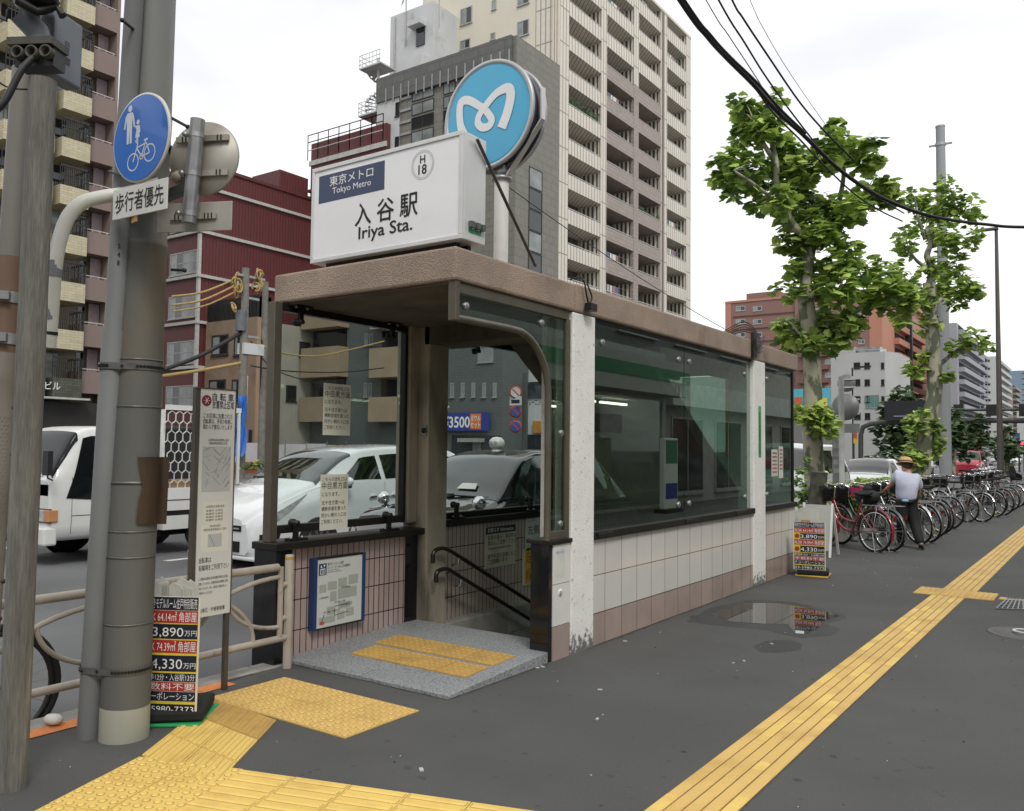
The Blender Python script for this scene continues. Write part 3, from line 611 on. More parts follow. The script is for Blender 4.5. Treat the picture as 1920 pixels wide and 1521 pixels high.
Y0, Y1, Z0, Z1 = 4.49, 5.04, .185, .735
mp_ = thing('map_board', 'blue framed white elevator map board on the pink tiled wall', 'map board', (-5.03, 4.77, Z0))
b = MB(); b.box(-5.049, Y0, Z0, -4.99, Y0+.035, Z1, BLUEF); b.box(-5.049, Y1-.03, Z0, -4.99, Y1, Z1, BLUEF); b.box(-5.049, Y0+.035, Z1-.012, -4.995, Y1-.03, Z1, DARK); b.box(-5.049, Y0+.035, Z0, -4.995, Y1-.03, Z0+.012, DARK); b.build('frame', mp_)
b = MB(); b.box(-5.049, Y0+.035, Z0+.012, -5.0, Y1-.03, Z1-.012, pm('map_white', 'c3c6c4', .25, var=.03)); b.build('panel', mp_)
b = MB(); x = -4.9985; ya = Y0+.035; MG = pm('map_grey', '9fa59c', .4, var=.06); MR = pm('map_road', 'b9bdb8', .4)
b.box(x-.001, ya+.02, Z1-.135, x, ya+.10, Z1-.045, NAVY); b.box(x, ya+.035, Z1-.128, x+.001, ya+.085, Z1-.085, LW)
for k in (0, 1, 2): b.box(x+.001, ya+.04+k*.015, Z1-.124, x+.002, ya+.05+k*.015, Z1-.09, NAVY)
b.add([(x+.001, ya+.045, Z1-.055), (x+.001, ya+.035, Z1-.075), (x+.001, ya+.055, Z1-.075)], [(0, 1, 2)], LW); b.add([(x+.001, ya+.075, Z1-.075), (x+.001, ya+.065, Z1-.055), (x+.001, ya+.085, Z1-.055)], [(0, 1, 2)], LW)
wtext(b, '東京メトロ 入谷駅', ya+.11, Z1-.065, .026, x=x, w=.17); wtext(b, 'エレベーター出入口位置案内', ya+.11, Z1-.092, .024, x=x, w=.24)
wtext(b, 'Tokyo Metro Iriya Sta.', ya+.11, Z1-.108, .013, x=x); wtext(b, 'Elevator Entrance/Exit Location', ya+.11, Z1-.122, .012, x=x)
for (u0, v0, u1, v1) in ((.03, .27, .10, .33), (.115, .28, .21, .345), (.225, .29, .32, .36), (.335, .30, .44, .375), (.14, .19, .21, .265), (.225, .2, .43, .28), (.03, .03, .2, .08), (.22, .04, .30, .10), (.315, .05, .40, .115), (.11, .09, .2, .15), (.23, .12, .36, .17)):
    b.box(x-.0005, ya+u0, Z0+.012+v0, x, ya+u1, Z0+.012+v1, MG)
for s, u, v in (('上野消防署前', .03, .235), ('都立忍岡高校', .26, .29), ('日比谷線 入谷駅', .19, .185), ('上野・銀座・中目黒方面', .07, .12), ('北千住方面のりば', .25, .15)): wtext(b, s, ya+u, Z0+v, .016, x=x+.001)
b.box(x, ya+.04, Z0+.035, x+.001, ya+.085, Z0+.06, pm('map_red', 'b84a4a', .4)); b.bar((x, ya+.06, Z0+.06), (x, ya+.085, Z0+.11), .002, .004, INK)
for pa, pb_ in (((.19, .14), (.19, .09)), ((.19, .09), (.34, .10)), ((.19, .16), (.38, .17))): b.bar((x, ya+pa[0], Z0+pa[1]), (x, ya+pb_[0], Z0+pb_[1]), .002, .003, INK)
b.build('map_print', mp_)
def wallsign(name, lb, y0, y1, z0, z1, mat, rows, cat='sign', head=None):
    n = thing(name, lb, cat, (XL, (y0+y1)/2, z0)); b = MB(); b.box(XL+.001, y0, z0, XL+.012, y1, z1, mat); b.build('panel', n)
    b = MB()
    if head: b.box(XL+.012, y0, z1-head, XL+.0135, y1, z1, pm('sign_header', '1b2230', .4))
    for s, y, z, h, mt in rows: wtext(b, s, y0+y, z1-z, h, mt, x=XL+.0145)
    b.build('lettering', n); return n
wallsign('information_board', 'cream information board with dark header on the stairwell tiles', 6.74, 7.25, .41, .815, pm('board_cream', 'b5b1a0', .5), [('お知らせ Information', .03, .052, .05, LW), ('電車の進入・風出時は', .03, .125, .05, INK), ('風圧にご注意ください。', .03, .178, .05, INK), ('Strong wind caused by trains', .03, .222, .035, INK), ('傘や手回り品等にもご', .03, .31, .05, INK), ('ご注意願います。', .03, .362, .05, INK)], head=.07)
wallsign('passage_sign', 'pale keep-left sign beside the cream board on the stairwell tiles', 7.45, 7.76, .50, .885, pm('keep_left_pale', 'b7bdb9', .5), [('ここは', .03, .06, .05, INK), ('左側', .03, .19, .11, INK), ('通行', .26, .19, .05, INK), ('Keep', .03, .27, .06, INK), ('Left', .03, .36, .09, INK)])
wallsign('caution_sign', 'narrow yellow caution sign low on the stairwell tiles', 7.40, 7.62, .16, .545, pm('caution_white', 'b5b5a8', .5), [('足', .05, .15, .13, pm('red_print', '8a2f22', .5)), ('段', .05, .32, .13, pm('red_print', '8a2f22', .5))]).children[0]
b = MB(); b.box(XL+.0121, 7.43, .18, XL+.0135, 7.60, .525, pm('caution_yellow', 'b99a2a', .5)); b.build('band', bpy.data.objects['caution_sign'])
# papers on the little panel and the green strip on the second column
b = MB(); b.box(XW+.012, 5.50, .62, XW+.013, 5.64, .83, pm('label_pale', 'cfd2d2', .4)); b.box(XW+.013, 5.515, .64, XW+.0135, 5.62, .78, pm('label_cream', 'd4d5cb', .4)); b.text('東京メトロ', pm('label_blue', '4b86a8', .5), (XW+.014, 5.515, .80), (0, 1, 0), (0, 0, 1), .022)
tag(b.build('notice_label'), 'small pale paper label on the white panel beside the granite post', 'label')
b = MB(); b.lathe((XW+.012, 5.58, .50), (1, 0, 0), [(0, .03), (.002, .03), (.0025, .001)], LW, 20); b.text('防', INK, (XW+.0155, 5.565, .49), (0, 1, 0), (0, 0, 1), .03); tag(b.build('round_sticker'), 'round white sticker below the paper label by the granite post', 'sticker')
GRN = pm('sticker_green', '5aa06e', .5); t0, t1 = pX(1420, 762, XW+.021), pX(1418, 857, XW+.021)
b = MB(); b.box(XW+.0205, 10.06, 1.52, XW+.022, 10.16, 2.14, GRN)
for k, ch in enumerate('自転車等放置禁止区域'): b.text(ch, pm('sticker_ink', '1d5a3a', .5), (XW+.0225, 10.085, 2.03-k*.052), (0, 1, 0), (0, 0, 1), .05, .02)
tag(b.build('strip_sticker'), 'tall green strip sticker on the second white column', 'sticker')
for y0, y1, z0, z1, lb in ((10.68, 10.92, 1.28, 1.62, 'wide white notice pasted on the last glass pane'), (10.97, 11.14, 1.25, 1.66, 'narrow tall white notice at the edge of the last glass pane')):
    b = MB(); b.box(RX+.006, y0, z0, RX+.0075, y1, z1, PAPER)
    for k in range(6): b.box(RX+.0078, y0+.03, z1-.06-k*.048, RX+.0082, y1-.03, z1-.035-k*.048, pm('faded_red_print', '9a6a60', .5))
    tag(b.build('window_notice'), lb, 'notice')
# ------------------------------------------------------------------ poles on the left
PSHEATH = pm('grey_pole_sheath', '5f605c', .55, .1, var=.12, sc=2, col2='6b5f4c', c2=(.55, .72), c2sc=1.6, stretch=(1, 1, .4), bump=.12, bsc=30)
PBASE = pm('pole_base_paint', '9a9a8c', .6, var=.08); PIPE = pm('grey_conduit', '6a6c6b', .72, 0, var=.12, sc=4, stretch=(1, 1, .3))
WOOD = pm('weathered_wood', '6c6a64', .85, var=.28, sc=7, bump=.8, bsc=40, stretch=(3, 3, .22), col2='8e8a82', c2=(.52, .7), c2sc=3, fine=.2)
EMB = pm('embossed_sheet', '7d7870', .7, var=.15, sc=3, col2='6e6255', c2=(.55, .7)); RUST = pm('brown_rust_plate', '3b2c1f', .5, var=.35, sc=3, col2='503e2a', c2=(.55, .75), c2sc=4, stretch=(1, 1, .4))
up_ = thing('utility_pole', 'thick grey banded utility pole with a brown patch and conduit', 'utility pole', (-4.435, 2.655, 0))
pb = V((-4.435, 2.655, 0)); PAX = V((0, 0, 1))+CR*.006
b = MB(); prof = [(.17, .1265), (.2, .1265), (1.0, .126), (2.2, .1255), (2.66, .125), (2.70, .129), (2.73, .129), (2.732, .124), (3.4, .1225), (3.402, .1265), (3.45, .1265), (3.452, .1225), (6.5, .119)]
b.lathe(pb, PAX, prof, PSHEATH, 40); b.build('pole', up_)
b = MB(); b.lathe(pb, (0, 0, 1), [(0, .1285), (.172, .128), (.178, .1265)], PBASE, 40); b.build('pole_base', up_)
b = MB(); cb = pb+V((-.150, -.115, 0)); CAX = (pD(252, 0, 4.66)-cb); CAX = CAX/CAX.z; b.lathe(cb, CAX, [(0, .062), (2.22, .060), (2.225, .052), (3.6, .049), (6.5, .047)], PIPE, 20); b.build('conduit', up_)
def band(z, r, h, mat, wide=False):
    b.lathe(pb, PAX, [(z, r), (z, r+.004), (z+h, r+.004), (z+h, r)], mat, 40)
SB = pm('steel_band', '6a6b69', .4, .5, var=.2, sc=20)
for z in (.62, .98, 1.12, 1.38, 1.80, 2.06): b = MB(); band(z, .1255, .008 if z != 1.38 else .016, SB); b.build('band', up_)
for z in (.36, 2.005):
    hull = []; o1 = pb+(PAX-V((0, 0, 1)))*z; o2 = cb+(CAX-V((0, 0, 1)))*z
    for k in range(48): t = 2*pi*k/48; d = V((cos(t), sin(t), 0)); p1 = o1+d*.131; p2 = o2+d*.067; hull.append(p1 if p1.dot(d) > p2.dot(d) else p2)
    b = MB(); b.add([p+V((0, 0, z)) for p in hull]+[p+V((0, 0, z+.035)) for p in hull], [(k, (k+1) % 48, 48+(k+1) % 48, 48+k) for k in range(48)], SB)
    for k in range(48):
        p = hull[k].lerp(hull[(k+1) % 48], .5); n_ = (p-pb.lerp(cb, .3)).normalized(); b.tube([p+V((0, 0, z+.0175)), p+n_*.0035+V((0, 0, z+.0175))], .009, DARK, 8)
    b.build('perforated_strap', up_)
b = MB()
for z, zz in ((3.22, .0), (3.3, .06)): b.lathe(pb, (0, 0, 1), [(z, .121), (z, .128), (z+.045, .128), (z+.045, .121)], DARK, 40)
for k in range(26): t = 2*pi*k/26; b.box(-.012, -.006, -.018, .012, .012, .018, DARK, Matrix.Translation(pb+V((cos(t)*.131+.02, sin(t)*.131, 3.245+random.uniform(0, .05)))) @ Matrix.Rotation(t-pi/2, 4, 'Z'))
b.build('cable_clamp', up_)
for px, py, sx, sy in ((310, 215, 352, 238), (250, 55, 229, 38), (205, 322, 240, 332), (322, 506, 346, 507)):
    b = MB(); b.tube([pD(px, py, 4.62), pD(sx, sy, 4.5)], .008, DARK, 8); b.ball(pD(sx, sy, 4.5), .013, DARK, 8); b.build('step_bolt', up_)
# torn brown sheet wrapped on the pole
pts = [(258, 857), (311, 853), (313, 880), (316, 905), (314, 930), (309, 945), (308, 978), (255, 983), (256, 960), (262, 932), (266, 915), (262, 890)]
def onpole(x, y, r=.138):
    d = ray(x, y); o = EYEP-(pb+CR*.009); a = d.x**2+d.y**2; bb = 2*(o.x*d.x+o.y*d.y); cc = o.x**2+o.y**2-r*r; D = bb*bb-4*a*cc
    t = (-bb-sqrt(max(D, 0)))/(2*a); return EYEP+d*t
b = MB(); n_ = 12; rows = []
Lx = [(857, 258), (880, 261), (898, 265), (915, 268), (930, 263), (945, 259), (983, 255)]; Rx = [(857, 318), (983, 312)]
def ip(tab, y):
    for (a, xa), (c, xc) in zip(tab, tab[1:]):
        if y <= c: return xa+(xc-xa)*(y-a)/(c-a)
    return tab[-1][1]
b2 = []
for i in range(n_+1):
    y = 857+126*i/n_; b2.append([onpole(ip(Lx, y)+(min(ip(Rx, y), 318)-ip(Lx, y))*k/10, y) for k in range(11)])
b.add([p for r_ in b2 for p in r_], [(i*11+k, (i+1)*11+k, (i+1)*11+k+1, i*11+k+1) for i in range(n_) for k in range(10)], RUST, True); b.build('torn_sheet', up_)
b = MB()
for k, ch in enumerate('548'): 
    z = 2.66-k*.045; p = cb+CAX*z; q = EYEP-p; q.z = 0; b.text(ch, INK, p+q.normalized()*.0535, CR, (0, 0, 1), .035, .03, align='C')
b.build('lettering', up_)
# wooden pole with the speaker box, and the wrapped steel pole behind it
wp = thing('wooden_pole', 'weathered wooden pole carrying a grey speaker box and a terminal bracket', 'utility pole', (-4.2, 1.97, 0))
b = MB(); A0, A1 = V((-4.195, 1.965, 0)), pD(80, 150, 4.0)
ax = (A1-A0); PT = [A0+ax*t for t in (0, .1, .2, .3, .4, .5, .6, .7, .8, .9, 1)]
b.tube(PT, [.066, .064, .064, .063, .0645, .062, .063, .0615, .062, .06, .06], WOOD, 22); b.build('shaft', wp)
b = MB(); ct = pD(72, 92, 3.98); Rz = Matrix.Translation(ct) @ Matrix.Rotation(R(30), 4, 'Z')
CASTI = pm('grimy_cast_bracket', '4a4840', .6, .3, var=.3, sc=10)
b.box(-.12, -.055, .0, .10, .08, .035, CASTI, Rz); b.box(-.10, -.02, -.09, .09, .07, .0, DARK, Rz)
for x in (-.07, 0, .07): b.lathe(Rz @ V((x, -.02, -.035)), Rz.to_3x3() @ V((0, -1, 0)), [(0, .03), (.035, .03), (.035, .022), (.004, .022), (.003, .001)], CASTI, 16)
b.build('terminal_bracket', wp)
b = MB(); Bx = Matrix.Translation(pD(114, 96, 4.20)) @ Matrix.Rotation(R(112), 4, 'Z')
SPK = pm('speaker_grey', '70757a', .5, .2, var=.1); b.box(-.10, -.05, -.165, .09, .04, .165, SPK, Bx); o = b.build('speaker_box', wp, bevel=.012)
gl = MB()
for ch, py in (('音', 92), ('響', 122)):
    gl.text(ch, INK, pD(126, py, 4.12), Bx.to_3x3() @ V((-1, 0, 0)), (0, 0, 1), .045, .02, align='C')
gl.build('lettering', o)
b = MB(); b.ball(pD(68, 2, 4.0), .09, DARK, 12, (1.5, 1, .5)); b.tube([pD(30, 0, 3.9), pD(70, 22, 3.95), pD(105, 12, 4.0), pD(118, 30, 4.0)], .02, BLACK, 8); b.tube([pD(38, 25, 4.), pD(70, 60, 4.05), pD(80, 95, 4.05)], .055, SPK, 14); b.build('cable_joint', wp)
b = MB(); b.tube(smooth_path([pD(-10, 210, 3.85), pD(12, 185, 3.87), pD(38, 135, 3.9), pD(62, 108, 3.93)]), .016, BLACK, 10); b.tube(smooth_path([pD(-8, 150, 3.95), pD(18, 165, 4.0), pD(60, 168, 4.05)]), .004, BLACK, 6); b.tube([pD(-5, 30, 3.9), pD(12, 40, 3.9), pD(14, 18, 3.9)], .006, BLACK, 6); b.build('cable', wp)
b = MB()
for x, y in ((43, 660), (36, 765), (33, 852), (25, 1010), (15, 1090), (8, 1160)): p = pD(x-9, y, 3.99); b.lathe(p, (p-EYEP).normalized()*-1, [(0, .012), (.006, .011), (.008, .001)], pm('rust', '4a3021', .8), 10)
b.build('bolt', wp)
ep = thing('signal_pole', 'slim steel pole with embossed wrap behind the weathered wooden pole', 'signal pole', (-4.72, 2.06, 0))
b = MB(); E0, E1 = V((-4.72, 2.03, 0)), pD(46, 130, 4.45); ax = E1-E0
b.tube([E0, E0+ax*.58], .068, EMB, 20, cap=False)
for iz in range(60):
    for k in range(11):
        t = 2*pi*(k+.5*(iz % 2))/22-pi*.9; z = .55+iz*.02
        b.ball(E0+ax*(z/E1.z)+V((cos(t)*.067, sin(t)*.067, 0)), .0042, EMB, 6)
b.build('wrap', ep)
b = MB(); b.tube([E0+ax*.575, E0+ax*.72], .064, pm('brown_wrap', '6a5444', .7, var=.15), 20, cap=False); b.tube([E0+ax*.715, E1], [.062, .058], pm('pole_grey', '77746e', .55, .2, var=.15, stretch=(1, 1, .3)), 20); b.build('shaft', ep)
b = MB()
for t in (.60, .66): b.tube([E0+ax*(t-.008), E0+ax*(t+.008)], .071, STEEL, 20); b.box(-.03, -.1, -.02, .03, -.06, .02, STEEL, Matrix.Translation(E0+ax*t) @ Matrix.Rotation(R(50), 4, 'Z'))
b.build('clamp', ep)
# shared-path sign on its bent white arm
rs = thing('shared_path_sign', 'blue disc sign with adult, child and bicycle on a bent white arm', 'road sign', (-4.45, 2.25, 2.1))
b = MB(); PW = pm('sign_post_white', 'c9c8bf', .45, var=.06, sc=6)
path = [pD(91, 652, 4.38), pD(96, 590, 4.38), pD(103, 500, 4.38), pD(112, 450, 4.40), pD(128, 407, 4.43), pD(155, 380, 4.47), pD(195, 369, 4.54), pD(240, 362, 4.60), pD(300, 345, 4.66)]
b.tube(smooth_path(path, 5), .036, PW, 18); b.build('arm', rs)
b = MB(); WR = pm('grey_tape', '7d8084', .5, .2)
for py in (505, 585): p = pD(97.5+(545-py)*.1, py, 4.38); b.tube([p+V((0, 0, .042)), p-V((0, 0, .042))], .039, WR, 18); b.box(p.x-.045, p.y-.03, p.z-.004, p.x+.02, p.y-.042, p.z+.006, CHROME)
b.tube([pD(94, 628, 4.38), pD(94.5, 622, 4.38)], .0366, INK, 18); b.build('clamp', rs)
# disc basis: it faces a little left of the camera's own line
sc_ = pD(263, 258, 4.40); nrm = V((.06, -1, 0)).normalized()
SR = V((nrm.y*-1, nrm.x, 0)).normalized(); SUp = V((0, 0, 1)); nrm = SR.cross(SUp)
Rr = .235
BL = pm('sign_blue', '2468c0', .25, var=.03, coat=.3)
b = MB(); b.lathe(sc_-nrm*.004, nrm, [(-.012, .001), (-.012, Rr), (0, Rr), (.002, Rr-.008), (.002, .001)], PW, 56); b.lathe(sc_, nrm, [(0, Rr-.011), (.001, Rr-.011), (.0011, .001)], BL, 56, False); b.build('disc', rs)
b = MB(); SWH = pm('sign_white', 'c8cfd6', .4, var=.02)
def dp(u, v): return sc_+SR*(u*Rr)+SUp*(v*Rr)+nrm*.0025
def dpoly(pts): b.poly([dp(*q) for q in pts], SWH)
def dline(pts, w_=.02):
    for (u0, v0), (u1, v1) in zip(pts, pts[1:]):
        d = V((u1-u0, v1-v0, 0)).normalized(); n2 = V((-d.y, d.x, 0))*w_; b.add([dp(u0-n2.x, v0-n2.y), dp(u1-n2.x, v1-n2.y), dp(u1+n2.x, v1+n2.y), dp(u0+n2.x, v0+n2.y)], [(0, 1, 2, 3)], SWH)
def dcirc(u, v, r, w_=None, n=24):
    if w_ is None: b.poly([dp(u+r*cos(2*pi*k/n), v+r*sin(2*pi*k/n)) for k in range(n)], SWH)
    else: dline([(u+r*cos(2*pi*k/n), v+r*sin(2*pi*k/n)) for k in range(n+1)], w_)
dcirc(-.38, .72, .075); dpoly([(-.47, .63), (-.29, .63), (-.24, .55), (-.18, .28), (-.23, .27), (-.29, .48), (-.29, .25), (-.29, -.08), (-.36, -.08), (-.38, .22), (-.40, -.08), (-.47, -.08), (-.48, .25), (-.5, .48), (-.54, .27), (-.59, .28), (-.54, .55)])
dcirc(-.08, .36, .055); dpoly([(-.15, .29), (-.02, .29), (.02, .12), (-.02, .12), (-.04, .2), (.0, .02), (-.05, .02), (-.05, -.12), (-.08, -.12), (-.09, .02), (-.1, -.12), (-.13, -.12), (-.12, .02), (-.17, .02), (-.13, .2), (-.2, .32), (-.22, .3)])
dcirc(-.22, -.52, .19, .016); dcirc(.36, -.40, .19, .016); dline([(-.22, -.52), (-.06, -.12), (-.16, -.06), (-.06, -.02)], .018); dline([(-.1, -.22), (.24, -.16), (.36, -.40), (.08, -.44), (.22, -.1)], .016); dline([(-.1, -.22), (.08, -.44)], .018); dline([(.15, -.09), (.29, -.08)], .022); dcirc(.08, -.44, .06, .014)
b.build('pictogram', rs)
b = MB(); c_ = pD(261, 374, 4.385); hx = SR*.228; hz = V((0, 0, .081))
q = [c_-hx-hz, c_+hx-hz, c_+hx+hz, c_-hx+hz]
b.prism(q, nrm*-.006, pm('plate_white', 'cfcfca', .4, var=.03)); o = b.build('plate', rs, bevel=.004)
b = MB(); b.text('歩行者優先', INK, c_-hz*.5+nrm*.002, SR, (0, 0, 1), .112, .006, w=.40, align='C'); b.build('lettering', o)
b = MB(); b.box(-.03, -.004, -.012, .03, .004, .02, pm('orange_tag', 'b08045', .6), Matrix.Translation(pD(252, 413, 4.42)) @ Matrix.Rotation(R(-10), 4, 'Z')); b.build('tag', rs)
# the second sign seen from behind
bs = thing('reversed_road_sign', 'round road sign and plate seen from behind on a short steel tube', 'road sign', (-3.86, 2.62, 2.7))
b = MB(); t0, t1 = pD(371, 224, 4.40), pD(354, 418, 4.40); b.tube([t0, t1], .0365, STEEL, 20); b.build('tube', bs)
BK = pm('sign_back_grey', 'a19d94', .5, .3, var=.15, sc=3, col2='847d72', c2=(.55, .75))
n2 = V((-.42, .91, 0)).normalized(); s2 = V((n2.y, -n2.x, 0))
dc = pD(381, 297, 4.47); b = MB(); b.lathe(dc, n2, [(0, .001), (0, .195), (.012, .2), (.014, .19), (.014, .001)], BK, 48); b.build('disc', bs)
b = MB()
for v in (.10, -.085): 
    c_ = dc+V((0, 0, v))-n2*.012; b.bar(c_-s2*.15, c_+s2*.15, .03, .014, BK, up=n2)
    for sgn in (-.11, -.09, .09, .11): b.bar(c_+s2*sgn+V((0, 0, .014))-n2*.010, c_+s2*sgn-V((0, 0, .014))-n2*.010, .005, .006, DARK, up=n2)
b.build('stiffener', bs)
b = MB(); pcx = pD(364, 407, 4.47); hx = s2*.215; hz = V((0, 0, .078)); b.prism([pcx-hx-hz, pcx+hx-hz, pcx+hx+hz, pcx-hx+hz], n2*.008, BK); b.build('plate', bs, bevel=.004)
b = MB(); c_ = pcx-n2*.010+V((0, 0, .0)); b.bar(c_-s2*.13, c_+s2*.13, .03, .012, BK, up=n2)
for sgn in (-.10, -.08, .07, .09, .11): b.bar(c_+s2*sgn+V((0, 0, .014))-n2*.008, c_+s2*sgn-V((0, 0, .014))-n2*.008, .005, .006, DARK, up=n2)
b.build('stiffener', bs)
for py in (255, 327, 402): 
    b = MB(); p = t0.lerp(t1, (py-224)/194); b.tube([p+V((0, 0, .012)), p-V((0, 0, .012))], .0385, STEEL, 18); b.lathe(p+s2*-.045-n2*.02, n2*-1, [(0, .014), (.02, .014), (.022, .001)], STEEL, 8); b.build('clamp', bs)
b = MB(); p = pD(358, 349, 4.42); b.tube([p+V((0, 0, .035)), p-V((0, 0, .035))], .041, DARK, 18); b.bar(p, pb+V((.1, 0, p.z)), .04, .05, DARK); b.build('mounting_arm', bs)
b = MB(); p = pD(334, 333, 4.5); b.ball(p, .045, pm('beige_cap', 'a9a091', .6), 14, (1, .8, .75)); b.build('cap', bs)
# ------------------------------------------------------------------ bicycle parking notice board
nb = thing('notice_board', 'tall narrow white bicycle parking ban board on two brown posts', 'notice board', (-4.78, 3.42, 0))
TL, TR, BL_, BR_ = (359, 722), (431, 733), (371, 1160), (437, 1146)
P0, P1 = pZ(364, 1310), pZ(430, 1288); P0 = V((-4.77, 3.30, 0)); P1 = V((-4.77, 3.625, 0))
BX = -4.77; f0, f1 = pX(383, 727, BX), pX(430, 1147, BX)
by0, by1 = pX(360, 940, BX).y, pX(434, 940, BX).y; bz0 = (pX(437, 1146, BX).z); bz1 = pX(431, 733, BX).z
POSTB = pm('brown_post', '5d5750', .45, .5, var=.12)
b = MB(); b.box(BX-.02, by0-.005, 0, BX+.014, by0+.03, bz1+.01, POSTB); b.box(BX-.02, by1-.03, 0, BX+.014, by1, bz0+.01, POSTB); 
b.build('post', nb, bevel=.003)
b = MB(); b.box(BX-.018, by0+.03, bz0, BX+.018, by1-.004, bz1, pm('board_white', 'cfcfca', .35, var=.02)); b.box(BX-.02, by1-.004, bz0-.005, BX+.022, by1+.003, bz1+.005, POSTB); b.box(BX-.02, by0+.0, bz1, BX+.022, by1+.003, bz1+.008, POSTB); b.build('panel', nb)
b = MB(); x = BX+.0195; yw = by1-by0-.035; ya = by0+.032
def bt(s, u, zt, h, w=None, mat=INK, bold=.003): b.text(s, mat, (x, ya+u*yw, bz1-zt), (0, 1, 0), (0, 0, 1), h, bold, w=w*yw if w else None)
NV = pm('navy_ink', '22263e', .5)
HB = bz1-bz0
b.lathe((x-.001, ya+.155*yw, bz1-.075), (1, 0, 0), [(0, .036), (.001, .036), (.0011, .001)], pm('seal_maroon', '7a2438', .5), 28, False)
for k in range(6): t = k*pi/3; b.bar((x+.001, ya+.155*yw, bz1-.075), (x+.001, ya+.155*yw+.022*cos(t), bz1-.075+.022*sin(t)), .002, .007, LW, up=(1, 0, 0))
bt('自 転 車', .32, .068, .055, .62, NV, .010); bt('放置禁止区域', .32, .118, .055, .63, NV, .010)
for i, s in enumerate(('この区域に放置された', '自転車は、予告の有無に', '関わらず撤去いたします')): bt(s, .08, .185+.036*i, .036, .84)
bt('入谷駅周辺自転車放置禁止区域', .22, .335, .018, .6); bt('（自転車等放置禁止区域）', .25, .356, .018, .54)
GM = pm('map_print_grey', 'b3b5b2', .5, var=.03); GL2 = pm('map_line_grey', '55575a', .5)
b.box(x-.0008, ya+.08*yw, bz1-.66, x, ya+.9*yw, bz1-.37, GM)
random.seed(3)
for k in range(34):
    u, v = random.uniform(.1, .85), random.uniform(.39, .64); a = random.choice((.9, .95, 2.4, .2, 1.0)); l_ = random.uniform(.02, .09)
    e = (min(max(u+l_*cos(a)/yw, .09), .89), min(max(v-l_*sin(a), .375), .655)); b.bar((x+.0005, ya+u*yw, bz1-v), (x+.0005, ya+e[0]*yw, bz1-e[1]), .0006, .0018, GL2, up=(1, 0, 0))
b.box(x-.0012, ya+.10*yw, bz1-1.05, x-.0004, ya+.88*yw, bz1-.73, POSTER)
bt('入谷駅周辺の放置自転車', .2, .765, .018, .55)
for k in range(4): bt('返還所 台東区', .22, .79+.02*k, .015, .5)
bt('自転車保管所', .35, .89, .016, .3); bt('放置自転車保管場所のご案内', .17, .913, .018, .66); b.box(x-.0004, ya+.3*yw, bz1-1.02, x, ya+.7*yw, bz1-.935, GM); b.bar((x+.0005, ya+.34*yw, bz1-.94), (x+.0005, ya+.5*yw, bz1-1.015), .001, .003, GL2, up=(1, 0, 0))
zb = HB
bt('自転車は', .07, zb-.345, .04, .34); bt('駐輪場をご利用下さい', .07, zb-.297, .04, .86)
for i, s in enumerate(('この標板は放置禁止区域(放置自転車禁止区域)に', '設置しているため、放置自転車は長時間に撤去、', '移送いたします。なお、自転車の返還の際には', '手数料をいただきます。')): bt(s, .07, zb-.235+.03*i, .0185, (.86, .86, .8, .42)[i])
bt('台東区・所管警察署', .12, zb-.03, .03, .72); b.build('lettering', nb)
random.seed(11)
# ------------------------------------------------------------------ pipe guard rails along the kerb
RAILP = pm('beige_rail_paint', 'a49c90', .5, var=.14, sc=6, col2='6e665c', c2=(.62, .72), c2sc=7)
def guardrail(y0, y1, lb, post1=True, curve=True):
    X = -4.88; t = thing('guard_rail', lb, 'guard rail', (X, (y0+y1)/2, 0), group='pipe guard rails along the kerb')
    zt, zb_ = .73, .22
    if post1:
        b = MB(); b.lathe((X, y1, 0), (0, 0, 1), [(0, .032), (.80, .032), (.81, .026), (.812, .001)], RAILP, 18); b.lathe((X, y1, .775), (0, 0, 1), [(0, .0325), (.02, .0325)], pm('yellow_tape', 'b08a35', .5), 18); b.build('post', t)
    b = MB(); b.lathe((X, y0, 0), (0, 0, 1), [(0, .032), (.80, .032), (.81, .026), (.812, .001)], RAILP, 18); b.build('post', t)
    e = y1-.075
    b = MB(); b.tube([(X, y0, zt), (X, e-.03, zt)], .027, RAILP, 14); b.build('top_rail', t)
    b = MB(); b.tube([(X, y0, zb_), (X, y1, zb_)], .024, RAILP, 14); b.build('bottom_rail', t)
    b = MB(); b.tube([(X, e, zb_+.02), (X, e, zt)], .02, RAILP, 12)
    for z in (.36, .60): b.tube([(X, e, z), (X, y1, z)], .02, RAILP, 10)
    b.build('bracket', t)
    n = 14
    for x0, sg in ((e, -1), (y0, 1)):
        b = MB(); b.tube([(X, x0+sg*.80*sin(a), .235+.425*cos(a)) for a in [q*pi/2/n for q in range(n+1)]], .016, RAILP, 10); b.build('curved_bar', t)
        b = MB(); b.tube([(X, x0+sg*.46*cos(a), .585-.28*sin(a)) for a in [q*pi/2/n for q in range(n+1)]], .015, RAILP, 10); b.build('curved_bar', t)
    return t
guardrail(3.05, 4.155, 'beige pipe guard rail between the white notice board and the pink tiled wall')
guardrail(1.35, 2.92, 'beige pipe guard rail behind the thick grey pole and the parked bicycle wheel')
